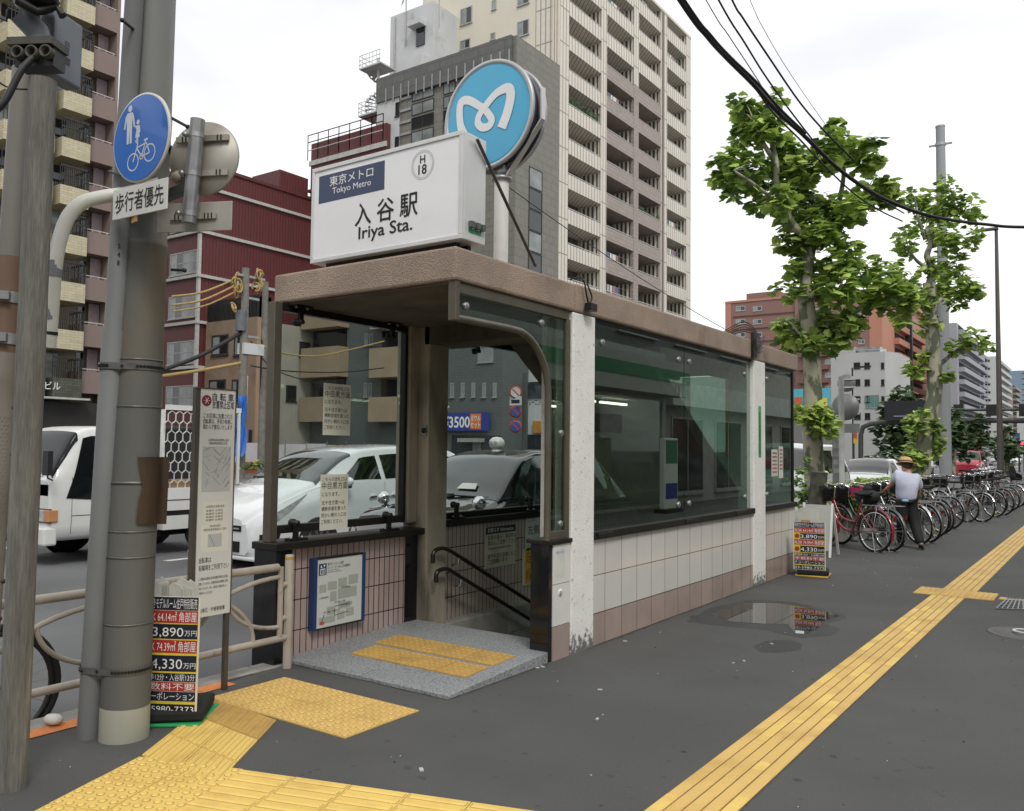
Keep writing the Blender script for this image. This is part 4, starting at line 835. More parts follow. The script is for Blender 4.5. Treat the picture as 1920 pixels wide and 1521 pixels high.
# ------------------------------------------------------------------ advert cones
GREEN = pm('cone_green', '2e9a5c', .4, var=.08); RED = pm('ad_red', 'a8322f', .5, var=.04); ADN = pm('ad_navy', '1e2434', .5); ADY = pm('ad_yellow', 'd8c23e', .5); ADW = pm('ad_cream', 'd8d6c4', .45, var=.03)
def adpanel(t, pos, nrm, w_, h_, zt, curve=.012):
    """Printed sheet in rows, bowed a little; pos is the middle of its foot."""
    nrm = V(nrm).normalized(); rt = V((-nrm.y, nrm.x, 0)); pos = V(pos); n = 8
    def at(u, v, lift=0): return pos+rt*(u*w_)+V((0, 0, v*h_))+nrm*(curve*(1-(2*u)**2)*.5+lift)-nrm*(v*h_*zt)
    b = MB(); vs = [at(-.5+k/n, v) for v in (0, 1) for k in range(n+1)]
    vs2 = [p-nrm*.004 for p in vs]; m_ = n+1
    b.add(vs+vs2, [(k, k+1, m_+k+1, m_+k) for k in range(n)]+[(2*m_+k+1, 2*m_+k, 3*m_+k, 3*m_+k+1) for k in range(n)]+[(0, m_, 3*m_, 2*m_), (n, 2*m_+n, 3*m_+n, m_+n), (m_, m_+n, 3*m_+n, 3*m_)]+[], ADW)
    o = b.build('ad_panel', t)
    b = MB(); rows = [(.995, .885, ADN, '家具付きモデルルーム住戸特別販売', LW, 0), (.88, .775, RED, '3LDK 64.14㎡ 角部屋', LW, 0), (.765, .64, ADN, '3,890', LW, 1), (.63, .52, RED, '4LDK 74.39㎡ 角部屋', LW, 0), (.50, .365, ADN, '4,330', LW, 1), (.35, .28, ADN, '駅徒歩12分・入谷駅13分', LW, 0), (.275, .20, RED, '手数料不要', LW, 0), (.195, .115, ADN, 'チコーポレーション', LW, 0), (.09, .01, INK, '03-5980-7373', LW, 0)]
    for v1, v0, mt, s, tm, big in rows:
        u0 = -.47 if not big else -.28
        if mt is ADN and v1 < .95 and big:
            vs = [at(-.48+k*.96/n, v, .0008) for v in (v0-.02, v1+.02) for k in range(n+1)]; b.add(vs, [(k, k+1, m_+k+1, m_+k) for k in range(n)], ADY)
        vs = [at(u0+(.47-u0)*k/n, v, .0016) for v in (v0, v1) for k in range(n+1)]; b.add(vs, [(k, k+1, m_+k+1, m_+k) for k in range(n)], mt)
        if big: 
            cc = at(-.38, (v0+v1)/2, .002); b.lathe(cc, nrm, [(0, .03), (.001, .03), (.0011, .001)], RED, 18, False)
        vs, fs, tw, th = text_mesh(s, 0.); W2 = ((.45 if not big else .24)-u0-.01)*w_; hh = (v1-v0)*h_*.92; k_ = W2/tw
        b.add([at(u0+.012+vx*k_/w_, v0+(v1-v0)*.17+vy*hh/h_*.95, .0026) for vx, vy in vs], fs, tm)
    for v1 in (.64, .365): 
        vs, fs, tw, th = text_mesh('万円', 0.); b.add([at(.26+vx*.20/tw, v1+.03+vy*.055, .0026) for vx, vy in vs], fs, LW)
    vs = [at(-.47+k*.94/n, v, .0016) for v in (.09, .112) for k in range(n+1)]; b.add(vs, [(k, k+1, m_+k+1, m_+k) for k in range(n)], ADY)
    b.build('lettering', o); return o
def adcone(lb, c, basew, rz, pos, nrm, w_, h_, basemat):
    c = V(c); t = thing('advert_cone', lb, 'advert cone', c)
    Mx = Matrix.Translation(c) @ Matrix.Rotation(rz, 4, 'Z'); h = basew/2
    b = MB(); b.box(-h, -h, 0.001, h, h, .022, basemat, Mx); b.build('cone_foot', t, bevel=.008)
    b = MB(); b.lathe(c, (0, 0, 1), [(.02, .12), (.05, .11), (.60, .03), (.64, .026), (.655, .001)], basemat, 28); b.build('cone', t)
    b = MB(); Mw = Mx @ Matrix.Rotation(.12, 4, 'Z')
    b.box(-h*.96, -h*.96, .03, h*.96, h*.96, .085, RUBBER, Mw)
    b.build('weight', t, bevel=.012)
    adpanel(t, pos, nrm, w_, h_, .02); return t
cc = V((-4.52, 3.02, 0))
ac = adcone('green cone with a red navy price board beside the thick grey pole', cc, .40, R(38), (-4.435, 2.905, .06), (.50, -.866, 0), .36, .665, GREEN)
b = MB(); c_ = pD(343, 1115, 5.05)
for k in range(7):
    o = V((random.uniform(-.05, .05), random.uniform(-.03, .03), random.uniform(-.02, .03))); a = random.uniform(-.5, .5)
    q = [c_+o+V((-.05, 0, -.12)), c_+o+V((.05, .02, -.12)), c_+o+V((.045+a*.02, .01, .05)), c_+o+V((-.02, .0, .075+.02*a)), c_+o+V((-.06, -.01, .04))]
    b.prism(q, (.002, -.004, 0), PAPER)
c_ = pD(308, 1110, 5.0)
for k in range(6): 
    a = random.uniform(-.4, .4); q = [c_+V((-.05, 0, -.1)), c_+V((.045, .0, -.1)), c_+V((.05+.03*a, .0, .06)), c_+V((-.03+.02*a, .0, .09-.02*k*.3))]; b.prism([p+V((0, -.01*k, 0)) for p in q], (.003, -.003, 0), PAPER)
tag(b.build('leaflet_bundle'), 'crumpled white leaflets stuffed behind the price board on the green cone', 'leaflets')
b = MB(); b.ball(pD(334, 1127, 5.06), .021, GREEN, 14); b.tube([pD(334, 1127, 5.06), pD(334, 1150, 5.06)], .012, GREEN, 10); b.build('cone_tip', ac)
fc = V((-3.155, 11.30, 0))
adcone('small yellow footed cone with a price board at the far end of the pavilion', fc, .40, R(8), (-3.155, 11.13, .09), (.22, -.97, 0), .39, .605, pm('cone_yellow', 'c8a440', .5))
# white A-board beside it
ab = thing('a_board', 'white folding A-board standing between the price board and the red bicycle', 'sign board', (-3.0, 11.9, 0))
b = MB()
a0_ = pZ(1556, 1046); a1_ = a0_+V((-.42, -.02, 0)); tp_ = V((-.02, .24, .80))
for p in (a0_, a1_): b.bar(p, p+tp_, .035, .02, WHITE); b.bar(p+V((0, .5, 0)), p+tp_, .035, .02, WHITE)
b.build('frame', ab)
b = MB(); b.prism([a0_+tp_*.12, a1_+tp_*.12, a1_+tp_*.97, a0_+tp_*.97], (0, .012, .0), pm('whiteboard_grey', 'a9aca6', .4, var=.04)); b.build('panel', ab)
b = MB(); q = pZ(1502, 1003); 
for k in range(3): b.prism([V((-3.62, 11.9+.02*k, .42)), V((-3.22, 11.9+.02*k, .40)), V((-3.25, 11.92+.02*k, .80-.02*k)), V((-3.46, 11.92+.02*k, .84)), V((-3.60, 11.9+.02*k, .74))], (0, .004, 0), PAPER)
b.add([V((-3.48, 11.895, .56)), V((-3.36, 11.895, .56)), V((-3.36, 11.897, .66)), V((-3.48, 11.897, .66))], [(0, 1, 2, 3)], pm('flyer_orange', 'c79a4a', .5))
tag(b.build('leaflet_pack'), 'pack of white leaflets leaning behind the small price board cone', 'leaflets')
# ------------------------------------------------------------------ vehicles: a lofted body skin with glass laid on it
def interp(tab, y):
    """Smooth (monotone-ish) interpolation of station rows."""
    if y <= tab[0][0]: return tab[0][1:]
    for i in range(len(tab)-1):
        a, c = tab[i], tab[i+1]
        if y <= c[0]:
            h = c[0]-a[0]; t = (y-a[0])/h; o = []
            for k in range(1, len(a)):
                s = (c[k]-a[k])/h; sl = [s, s]
                for e, j in ((0, i-1), (1, i+1)):
                    if 0 <= j < len(tab)-1: r = (tab[j+1][k]-tab[j][k])/(tab[j+1][0]-tab[j][0]); sl[e] = 2*s*r/(s+r) if s*r > 0 else 0
                o.append(a[k]*(2*t**3-3*t*t+1)+h*sl[0]*(t**3-2*t*t+t)+c[k]*(3*t*t-2*t**3)+h*sl[1]*(t**3-t*t))
            return o
    return tab[-1][1:]
class Car:
    """tab rows: y, z_bottom, z_mid, z_belt, z_top, w_mid, w_belt, w_top ; car frame: x across, y back from the nose, z up from the road."""
    def __init__(s, tab, crown=.03): s.tab = tab; s.crown = crown
    def P(s, y, t, side=1, lift=0):
        zb, zm, zl, zt, wm, wl, wt = interp(s.tab, y); rr = .05
        pts = [(0, zb), (wm*.90, zb), (wm*.98, zb+.06), (wm, zm), (wl, zl), (wt, zt-rr*1.3), (wt-rr*.35, zt-rr*.45), (wt-rr*1.2, zt-.005), (wt*.5, zt+s.crown*.75), (0, zt+s.crown)]
        k = min(int(t), len(pts)-2); f = t-k; x = pts[k][0]+(pts[k+1][0]-pts[k][0])*f; z = pts[k][1]+(pts[k+1][1]-pts[k][1])*f
        return V((x*side, y, z))
    def Nn(s, y, t, side):
        e = .02; a = s.P(y+e, t, side)-s.P(y-e, t, side); b = s.P(y, min(t+.05, 9), side)-s.P(y, t-.05, side); n = a.cross(b)*side
        return n.normalized()
    def body(s, mat, ny=90):
        y0, y1 = s.tab[0][0], s.tab[-1][0]; ts = [0, 1, 2, 2.5, 3, 3.5, 4, 4.5, 5, 6, 7, 8, 9]; b = MB(); ring = [(t, 1) for t in ts]+[(t, -1) for t in ts[-2:0:-1]]; n = len(ring)
        ys = sorted(set([y0+(y1-y0)*i/ny for i in range(ny+1)]+[r_[0] for r_ in s.tab]))
        vs = [s.P(y, t, sd) for y in ys for t, sd in ring]
        b.add(vs, [(i*n+k, (i+1)*n+k, (i+1)*n+(k+1) % n, i*n+(k+1) % n) for i in range(len(ys)-1) for k in range(n)], mat, True)
        b.add(vs[:n], [list(range(n))], mat); b.add(vs[-n:], [list(range(n))[::-1]], mat); return b
    def patch(s, b, q, mat, side=1, lift=.006, nu=8, nv=6, both=False):
        """q: four (y, t) corners in ring order; laid on the skin."""
        vs = []
        for j in range(nv+1):
            for i in range(nu+1):
                u, v = i/nu, j/nv
                y = (q[0][0]*(1-u)+q[1][0]*u)*(1-v)+(q[3][0]*(1-u)+q[2][0]*u)*v; t = (q[0][1]*(1-u)+q[1][1]*u)*(1-v)+(q[3][1]*(1-u)+q[2][1]*u)*v
                vs.append(s.P(y, t, side)+s.Nn(y, t, side)*lift)
        b.add(vs, [(j*(nu+1)+i, j*(nu+1)+i+1, (j+1)*(nu+1)+i+1, (j+1)*(nu+1)+i) for j in range(nv) for i in range(nu)], mat, True)
    def front(s, b, y0, y1, t0, mat, lift=.006):
        """Pane across the whole width (windscreen / rear window): from t0 on one side over the crown to t0 on the other."""
        n = 10; m_ = 10; vs = []
        for j in range(m_+1):
            y = y0+(y1-y0)*j/m_
            for i in range(2*n+1):
                k = i-n; sd = 1 if k > 0 else -1; t = 9-(9-t0)*abs(k)/n; vs.append(s.P(y, t, sd)+s.Nn(y, max(t-.01, 1), sd)*lift)
        w_ = 2*n+1; b.add(vs, [(j*w_+i, j*w_+i+1, (j+1)*w_+i+1, (j+1)*w_+i) for j in range(m_) for i in range(2*n)], mat, True)
RIM = pm('alloy_rim', '8c8e90', .3, .8, var=.1); WELL = pm('wheel_well', '0c0c0c', .9)
LAMP = pm('headlamp_glass', 'b9bdc0', .08, .2, var=.3, sc=14, coat=1); TAIL = pm('tail_lamp', '7a1512', .2, coat=1, emit=0); TAILON = pm('tail_lamp_lit', 'd8322a', .3, emit=1.2); AMBER = pm('amber_lamp', 'b98358', .25, coat=.8)
def wheel(t, x, y, r, side, w_=.2):
    b = MB(); b.lathe((x, y, r), (side, 0, 0), [(-w_, r*.6), (-w_, r*.96), (-w_*.85, r), (-.03, r), (0, r*.95), (0, r*.68)], RUBBER, 36); o = b.build('wheel', t)
    b = MB(); b.lathe((x, y, r), (side, 0, 0), [(-.03, .001), (-.04, r*.45), (-.01, r*.66), (.0, r*.69)], DARK, 36)
    for k in range(10): a = 2*pi*k/10; b.bar((x+side*-.01, y+cos(a)*r*.1, r+sin(a)*r*.1), (x-side*.002, y+cos(a)*r*.66, r+sin(a)*r*.66), .045, .02, RIM, up=(1, 0, 0))
    b.lathe((x, y, r), (side, 0, 0), [(-.03, r*.16), (.0, r*.15), (.006, .001)], RIM, 20); b.lathe((x, y, r), (side, 0, 0), [(-.02, r*.62), (.001, r*.66), (.003, r*.69)], RIM, 36); b.build('rim', o)
def arch(b, x, y, r, side): b.lathe((x, y, r*.98), (side, 0, 0), [(-.02, r*1.14), (.004, r*1.14), (.0045, .001)], WELL, 36)
def car(name, lb, paint, tab, pos, rz, wheels, wr, sidew, wscreen, rear, cat='car', group=None, lamps=None, extra=None, trim=None, pillarmat=None):
    t = thing(name, lb, cat, pos, rz, group, world=False); c = Car(tab); L_ = tab[-1][0]
    c.body(paint).build('body', t)
    b = MB(); c.front(b, *wscreen, CARGLASS); b.build('windscreen', t)
    if rear: b = MB(); c.front(b, *rear, CARGLASS); b.build('rear_window', t)
    for sd in (1, -1):
        for q in sidew: b = MB(); c.patch(b, q, CARGLASS, sd); b.build('side_window', t)
        wx = interp(tab, wheels[0])[4]
        for y in wheels: b = MB(); arch(b, sd*(interp(tab, y)[4]+.0), y, wr, sd); b.build('wheel_arch', t)
        for y in wheels: wheel(t, sd*(interp(tab, y)[4]+.004), y, wr, sd)
    if extra: extra(t, c)
    return t
PWH = pm('car_paint_white', 'd5d8d8', .18, var=.01, coat=1); PBK = pm('car_paint_black', '0b0d10', .08, var=.05, coat=1, spec=.8); PSI = pm('car_paint_silver', '9a9d9f', .25, .6, var=.02, coat=1); PRD = pm('car_paint_red', 'a82f42', .3, var=.04, coat=.8); PDG = pm('car_paint_dark_grey', '5a5b5a', .3, .5, var=.04, coat=.8)
SEAM = pm('door_seam', '3a3d3e', .7)
#        y     zb   zm   zl   zt    wm   wl   wt
MINI = [(0, .22, .42, .64, .71, .60, .54, .46), (.04, .2, .44, .70, .78, .70, .64, .55), (.12, .18, .46, .78, .86, .79, .72, .64), (.35, .17, .52, .92, .99, .87, .82, .76), (.7, .17, .56, 1.05, 1.12, .895, .86, .80), (.98, .17, .58, 1.13, 1.20, .90, .865, .79), (1.35, .18, .58, 1.165, 1.42, .90, .865, .73), (1.75, .19, .58, 1.18, 1.62, .90, .865, .68), (2.2, .19, .58, 1.19, 1.72, .90, .865, .655), (3.0, .19, .58, 1.2, 1.765, .90, .865, .655), (4.1, .19, .55, 1.18, 1.73, .90, .86, .645), (4.55, .22, .55, 1.18, 1.64, .89, .83, .62), (4.75, .28, .55, 1.12, 1.25, .84, .76, .62), (4.79, .30, .5, .9, .98, .8, .74, .62)]
def ex_mini(t, c):
    for sd in (1, -1):
        b = MB(); c.patch(b, [(.11, 3.3), (.55, 3.66), (.82, 3.95), (.17, 3.72)], LAMP, sd, .008); b.build('headlight', t)
        b = MB(); c.patch(b, [(.06, 2.4), (.30, 2.3), (.34, 3.0), (.08, 3.2)], WELL, sd, .006); b.build('bumper_intake', t)
        b = MB(); p = c.P(.18, 2.5, sd)+c.Nn(.18, 2.5, sd)*.012; b.lathe(p, c.Nn(.18, 2.5, sd), [(0, .05), (.01, .05), (.014, .04), (.008, .001)], LAMP, 18); b.build('fog_lamp', t)
        b = MB(); p = c.P(1.52, 4.05, sd); b.ball(p+V((sd*.13, -.01, .03)), .1, PWH, 16, (1.0, .62, .72)); b.ball(p+V((sd*.13, -.0, -.045)), .07, BLACK, 12, (1, .5, .4)); b.box(p.x, p.y-.02, p.z-.04, p.x+sd*.12, p.y+.02, p.z-.0, BLACK); b.build('door_mirror', t)
        b = MB()
        for y in (1.32, 2.42, 3.55): c.patch(b, [(y, 2.2), (y+.007, 2.2), (y+.007, 4), (y, 4)], SEAM, sd, .003, 1, 8)
        c.patch(b, [(.4, 3.999), (1.3, 4.03), (1.3, 4.045), (.4, 4.014)], SEAM, sd, .003, 6, 1); b.build('door_seam', t)
        for y in (2.15, 2.62): b = MB(); p = c.P(y, 3.62, sd); b.bar(p+V((sd*.025, -.09, 0)), p+V((sd*.025, .09, .01)), .022, .02, CHROME); b.ball(p+V((0, 0, .02)), .05, PWH, 12, (.2, 1, .7)); b.build('door_handle', t)
    b = MB(); b.box(-.45, -.012, .54, .45, .03, .62, WELL); b.box(-.42, -.02, .57, .42, .0, .59, CHROME); b.box(-.42, -.014, .25, .42, .03, .40, WELL); b.build('grille', t)
    b = MB(); b.box(-.80, -.0, .14, .80, .5, .2, PWH); b.build('front_lip', t, bevel=.02)
    b = MB(); b.bar((-.62, 1.03, 1.26), (.05, 1.07, 1.275), .02, .015, BLACK); b.bar((-.05, 1.04, 1.265), (.62, 1.14, 1.25), .02, .015, BLACK); b.build('wiper', t)
    b = MB(); b.tube([(0, 2.35, 1.75), (0.0, 2.5, 1.86)], .006, BLACK, 6); b.build('aerial', t)
side_mini = [[(1.42, 4.15), (2.36, 4.08), (2.36, 4.86), (2.0, 4.86)], [(2.46, 4.08), (3.5, 4.1), (3.5, 4.88), (2.46, 4.87)], [(3.6, 4.1), (4.45, 4.15), (4.25, 4.86), (3.6, 4.88)]]
car('minivan', 'white minivan behind the first glass pane of the entrance', PWH, MINI, (-10.40, 7.60, RZ), 0, (1.02, 3.85), .335, side_mini, (1.03, 1.84, 5.25), (4.56, 4.74, 5.3), extra=ex_mini)
TAXI = [(0, .25, .45, .66, .72, .70, .62, .52), (.12, .2, .48, .76, .86, .80, .74, .66), (.4, .19, .55, .90, .98, .84, .80, .74), (.9, .19, .58, .97, 1.05, .85, .82, .76), (1.15, .19, .58, 1.02, 1.10, .85, .82, .76), (1.5, .2, .58, 1.07, 1.38, .85, .82, .72), (1.85, .2, .58, 1.09, 1.62, .85, .82, .67), (2.3, .2, .58, 1.11, 1.70, .85, .82, .65), (3.6, .2, .58, 1.12, 1.70, .85, .82, .65), (4.1, .22, .58, 1.1, 1.62, .84, .8, .63), (4.32, .26, .58, 1.05, 1.2, .82, .77, .66), (4.4, .3, .5, .9, .95, .78, .72, .62)]
def ex_taxi(t, c):
    b = MB(); b.lathe((0, 2.15, 1.70), (0, 0, 1), [(0, .07), (.02, .07), (.035, .05), (.045, .075), (.07, .10), (.115, .11), (.16, .10), (.195, .06), (.205, .001)], pm('lamp_globe', 'c9cac6', .3), 24); b.text('S.03 70', INK, (0, 2.035, 1.79), (1, 0, 0), (0, 0, 1), .07, .0, w=.16, align='C'); b.build('roof_lamp', t)
    for sd in (1, -1):
        b = MB(); p = c.P(.72, 5.0, sd)+V((-sd*.0, 0, .0)); b.tube([p, p+V((sd*.02, .02, .09))], .016, CHROME, 10); b.lathe(p+V((sd*.02, .05, .13)), (0, -1, .05), [(-.0, .001), (.0, .085), (.03, .088), (.08, .07), (.11, .03), (.115, .001)], CHROME, 20); b.build('fender_mirror', t)
        b = MB(); c.patch(b, [(.04, 3.3), (.3, 3.4), (.45, 3.98), (.1, 3.98)], LAMP, sd, .008); b.build('headlight', t)
        b = MB()
        for y in (1.3, 2.35, 3.4): c.patch(b, [(y, 2.2), (y+.007, 2.2), (y+.007, 4), (y, 4)], SEAM, sd, .003, 1, 8)
        b.build('door_seam', t)
    b = MB(); b.box(-.5, -.012, .46, .5, .02, .66, CHROME)
    for k in range(5): b.box(-.48, -.02, .48+.035*k, .48, -.012, .498+.035*k, WELL)
    b.build('grille', t)
    b = MB(); b.bar((-.55, 1.12, 1.14), (.05, 1.16, 1.155), .02, .014, BLACK); b.bar((-.02, 1.12, 1.145), (.58, 1.2, 1.13), .02, .014, BLACK); b.build('wiper', t)
    b = MB(); b.prism([(.02, 1.26, 1.22), (.32, 1.26, 1.22), (.30, 1.33, 1.29), (.06, 1.33, 1.29)], (0, -.004, .004), PAPER); b.build('dashboard_card', t)
side_taxi = [[(1.5, 4.1), (2.3, 4.08), (2.3, 4.88), (2.0, 4.88)], [(2.4, 4.08), (3.35, 4.08), (3.35, 4.88), (2.4, 4.88)], [(3.45, 4.08), (4.0, 4.12), (3.9, 4.88), (3.45, 4.88)]]
car('taxi', 'black taxi with round roof lamp and chrome fender mirrors at the kerb', PBK, TAXI, (-6.93, 7.35, RZ), 0, (.95, 3.45), .32, side_taxi, (1.16, 1.86, 5.3), (4.12, 4.3, 5.3), extra=ex_taxi)
# ------------------------------------------------------------------ flatbed truck with mesh sides
tk = thing('flatbed_truck', 'white flatbed truck with wire mesh sides in the far lane', 'truck', (-13.05, 6.08, RZ), 0, world=False)
TW = .86; TWH = pm('truck_white', 'd3d4d1', .3, var=.04, sc=4, coat=.5)
CAB = [(0, .42, .7, 1.18, 1.22, .80, .80, .76), (.03, .36, .7, 1.22, 1.28, .84, .835, .78), (.22, .36, .72, 1.26, 1.62, .855, .845, .76), (.42, .36, .72, 1.27, 1.92, .86, .85, .74), (.62, .36, .72, 1.28, 1.99, .86, .85, .73), (1.5, .36, .72, 1.28, 2.01, .86, .85, .74), (1.58, .4, .72, 1.28, 1.97, .85, .84, .72)]
cb_ = Car(CAB, .02); cb_.body(TWH, 60).build('cab', tk)
b = MB(); cb_.front(b, .045, .41, 4.9, pm('truck_windscreen', '14181a', .06, var=.3, sc=2, spec=.2)); b.build('windscreen', tk)
for sd in (1, -1):
    b = MB(); cb_.patch(b, [(.22, 3.45), (1.0, 3.3), (1.42, 4.9), (.48, 4.9)], pm('truck_windscreen', '14181a'), sd, .008); cb_.patch(b, [(1.0, 3.3), (1.32, 3.75), (1.42, 4.9), (1.2, 4.9)], pm('truck_windscreen', '14181a'), sd, .0075); b.build('side_window', tk)
    b = MB(); b.box(sd*.48, -.022, .62, sd*.86, .03, .82, DARK); b.box(sd*.5, -.03, .635, sd*.72, .0, .805, LAMP); b.box(sd*.725, -.03, .635, sd*.865, .11, .805, AMBER); b.build('headlight', tk, bevel=.01)
    b = MB(); p = V((sd*.98, -.12, 1.32)); b.box(p.x-.075, p.y-.035, p.z-.02, p.x+.075, p.y+.035, p.z+.32, BLACK); b.tube([p+V((-sd*.0, 0, 0)), p+V((0, .01, -.06)), V((sd*.8, .05, 1.22))], .012, BLACK, 8); b.build('door_mirror', tk, bevel=.02)
    b = MB(); cb_.patch(b, [(.30, 2.1), (.307, 2.1), (.307, 4.0), (.30, 4.0)], SEAM, sd, .003, 1, 8); cb_.patch(b, [(.3, 2.95), (1.5, 2.95), (1.5, 2.985), (.3, 2.985)], SEAM, sd, .003, 8, 1); b.build('door_seam', tk)
    for y in (1.12, 2.6): b = MB(); arch(b, sd*.862 if y < 2 else sd*.80, y, .34, sd); b.build('wheel_arch', tk); wheel(tk, sd*.85, y, .34, sd)
b = MB(); b.box(-.84, -.07, .30, .84, .12, .56, TWH); b.build('bumper', tk, bevel=.03)
b = MB(); b.box(-.5, -.078, .36, .5, -.06, .44, WELL); b.box(-.78, -.0, 1.0, .78, .035, 1.16, DARK); o = b.build('grille', tk)
b = MB(); b.text('ELF', LW, (.12, -.006, 1.05), (1, 0, 0), (0, 0, 1), .09, .02); b.build('lettering', o)
b = MB(); b.bar((-.5, -.02, 1.27), (.1, .0, 1.31), .02, .014, BLACK); b.bar((.0, -.02, 1.27), (.6, .0, 1.31), .02, .014, BLACK); b.build('wiper', tk)
b = MB(); b.box(-.86, 1.72, .62, .86, 3.15, .68, DARK); b.box(-.4, 1.3, .42, .4, 3.1, .6, DARK); b.box(.5, 1.7, .3, .7, 2.3, .55, WELL); b.box(.845, 1.72, .70, .875, 3.15, 1.06, TWH); b.box(-.875, 1.72, .70, -.845, 3.15, 1.06, TWH); b.box(-.845, 3.12, .70, .845, 3.15, 1.06, TWH); b.box(-.86, 1.70, .68, .86, 1.74, 2.3, TWH)
b.box(.876, 1.75, .86, .882, 3.15, .875, SEAM); b.box(.70, 1.75, .40, .86, 2.2, .62, TWH); b.build('bed', tk, bevel=.006)
b = MB(); b.box(.84, 1.74, 2.30, .885, 3.15, 2.38, TWH)
for y in (3.12,): b.box(.845, y-.02, 1.06, .88, y+.02, 2.3, TWH)
b.build('mesh_frame', tk)
b = MB(); cw, chh = .135, .21; MW = pm('mesh_white', 'd0d0cc', .5, .2)
for i in range(16):
    for j in range(8):
        y = 1.78+i*cw*1.0; z = 1.08+j*chh*.75+(0); y += (j % 2)*cw*.5
        if y > 3.06: continue
        P = [(y-cw*.5, z-chh*.25), (y-cw*.5, z+chh*.25), (y, z+chh*.5+.0), (y+cw*.5, z+chh*.25), (y+cw*.5, z)]
        for (ya, za), (yb, zb2) in ((P[0], P[1]), (P[1], P[2]), (P[2], P[3])): b.bar((.862, ya, za), (.862, yb, zb2), .012, .017, MW, up=(1, 0, 0))
b.build('wire_mesh', tk)
tag_b = MB(); tag_b.box(-.7, 1.9, 0, .6, 3.0, 1.35, pm('dark_tarpaulin', '2a2c2d', .7, var=.3, sc=3)); o = tag_b.build('covered_cargo', None, bevel=.05, loc=(-13.05, 6.08, RZ+.69)); tag(o, 'dark covered load on the bed of the white truck', 'cargo')
tag_b = MB(); tag_b.box(.64, 1.9, 0, .82, 3.05, .5, pm('pale_board', 'a8896c', .7, var=.15)); o = tag_b.build('timber_board', None, loc=(-13.05, 6.08, RZ+.69)); tag(o, 'tan board standing inside the mesh side of the white truck', 'board')
# ------------------------------------------------------------------ traffic further up the road
def ex_small(t, c):
    for sd in (1, -1):
        b = MB(); c.patch(b, [(.06, 3.4), (.4, 3.5), (.6, 3.98), (.15, 3.98)], LAMP, sd, .01); b.build('headlight', t)
        b = MB(); p = c.P(1.45, 4.05, sd); b.ball(p+V((sd*.12, 0, .04)), .09, t['_p'], 12, (1, .6, .7)) if t.get('_p') else b.ball(p+V((sd*.12, 0, .04)), .09, PWH, 12, (1, .6, .7)); b.build('door_mirror', t)
        b = MB(); c.patch(b, [(c.tab[-1][0]-.12, 3.3), (c.tab[-1][0]-.03, 3.3), (c.tab[-1][0]-.05, 4.3), (c.tab[-1][0]-.25, 4.4)], TAILON if 'tail' in t['label'] else TAIL, sd, .012); b.build('tail_light', t)
    b = MB(); b.box(-.45, -.012, .5, .45, .02, .6, WELL); b.box(-.2, -.014, .36, .2, .01, .46, PAPER); b.build('grille', t)
SMALL = [(0, .25, .45, .66, .72, .62, .55, .46), (.12, .2, .48, .76, .86, .76, .7, .62), (.5, .19, .55, .92, .99, .82, .78, .72), (.95, .19, .55, .98, 1.05, .83, .8, .74), (1.3, .2, .55, 1.02, 1.28, .83, .8, .70), (1.75, .2, .55, 1.05, 1.50, .83, .8, .63), (2.6, .2, .55, 1.07, 1.53, .83, .8, .62), (3.5, .2, .55, 1.06, 1.45, .83, .79, .6), (3.85, .24, .55, 1.02, 1.15, .8, .74, .6), (3.95, .3, .5, .8, .86, .76, .7, .6)]
side_s = [[(1.45, 4.1), (2.2, 4.08), (2.2, 4.86), (1.85, 4.86)], [(2.3, 4.08), (3.3, 4.1), (3.1, 4.86), (2.3, 4.86)]]
VAN = [(0, .3, .55, .85, .95, .72, .7, .6), (.08, .22, .55, .98, 1.06, .82, .78, .7), (.5, .2, .55, 1.1, 1.3, .85, .83, .74), (1.0, .2, .58, 1.15, 1.78, .85, .83, .70), (1.4, .2, .58, 1.16, 1.92, .85, .83, .68), (3.9, .2, .58, 1.16, 1.93, .85, .83, .68), (4.25, .24, .58, 1.16, 1.85, .84, .82, .66), (4.4, .3, .55, 1.1, 1.3, .83, .8, .7), (4.42, .3, .5, .9, 1.0, .8, .78, .7)]
side_v = [[(.7, 4.15), (1.6, 4.08), (1.6, 4.88), (1.2, 4.86)], [(1.7, 4.08), (2.9, 4.08), (2.9, 4.88), (1.7, 4.88)], [(3.0, 4.08), (4.15, 4.1), (4.05, 4.88), (3.0, 4.88)]]
car('van', 'white van seen past the end glass beside the plane tree trunk', PWH, VAN, (-6.45, 19.3, RZ), 0, (.85, 3.5), .31, side_v, (.5, 1.05, 5.2), (4.27, 4.39, 5.3), cat='van', extra=ex_small)
car('white_car', 'white car facing the camera behind the man in the straw hat', PWH, SMALL, (-6.63, 28.7, RZ), 0, (.8, 3.25), .31, side_s, (.98, 1.72, 5.2), (3.55, 3.83, 5.3), extra=ex_small)
car('silver_car', 'silver car with lit red tail lamps driving away up the road', PSI, SMALL, (-12.2, 60.5, RZ), pi, (.8, 3.25), .31, side_s, (.98, 1.72, 5.2), (3.55, 3.83, 5.3), extra=ex_small)
car('red_van', 'red minivan coming down the road above the clipped hedge', PRD, VAN, tuple(V((0, 0, 0))+V((pD(1812, 880, 58).x, pD(1812, 880, 58).y, RZ))), 0, (.85, 3.5), .31, side_v, (.5, 1.05, 5.2), (4.27, 4.39, 5.3), cat='van', extra=ex_small)
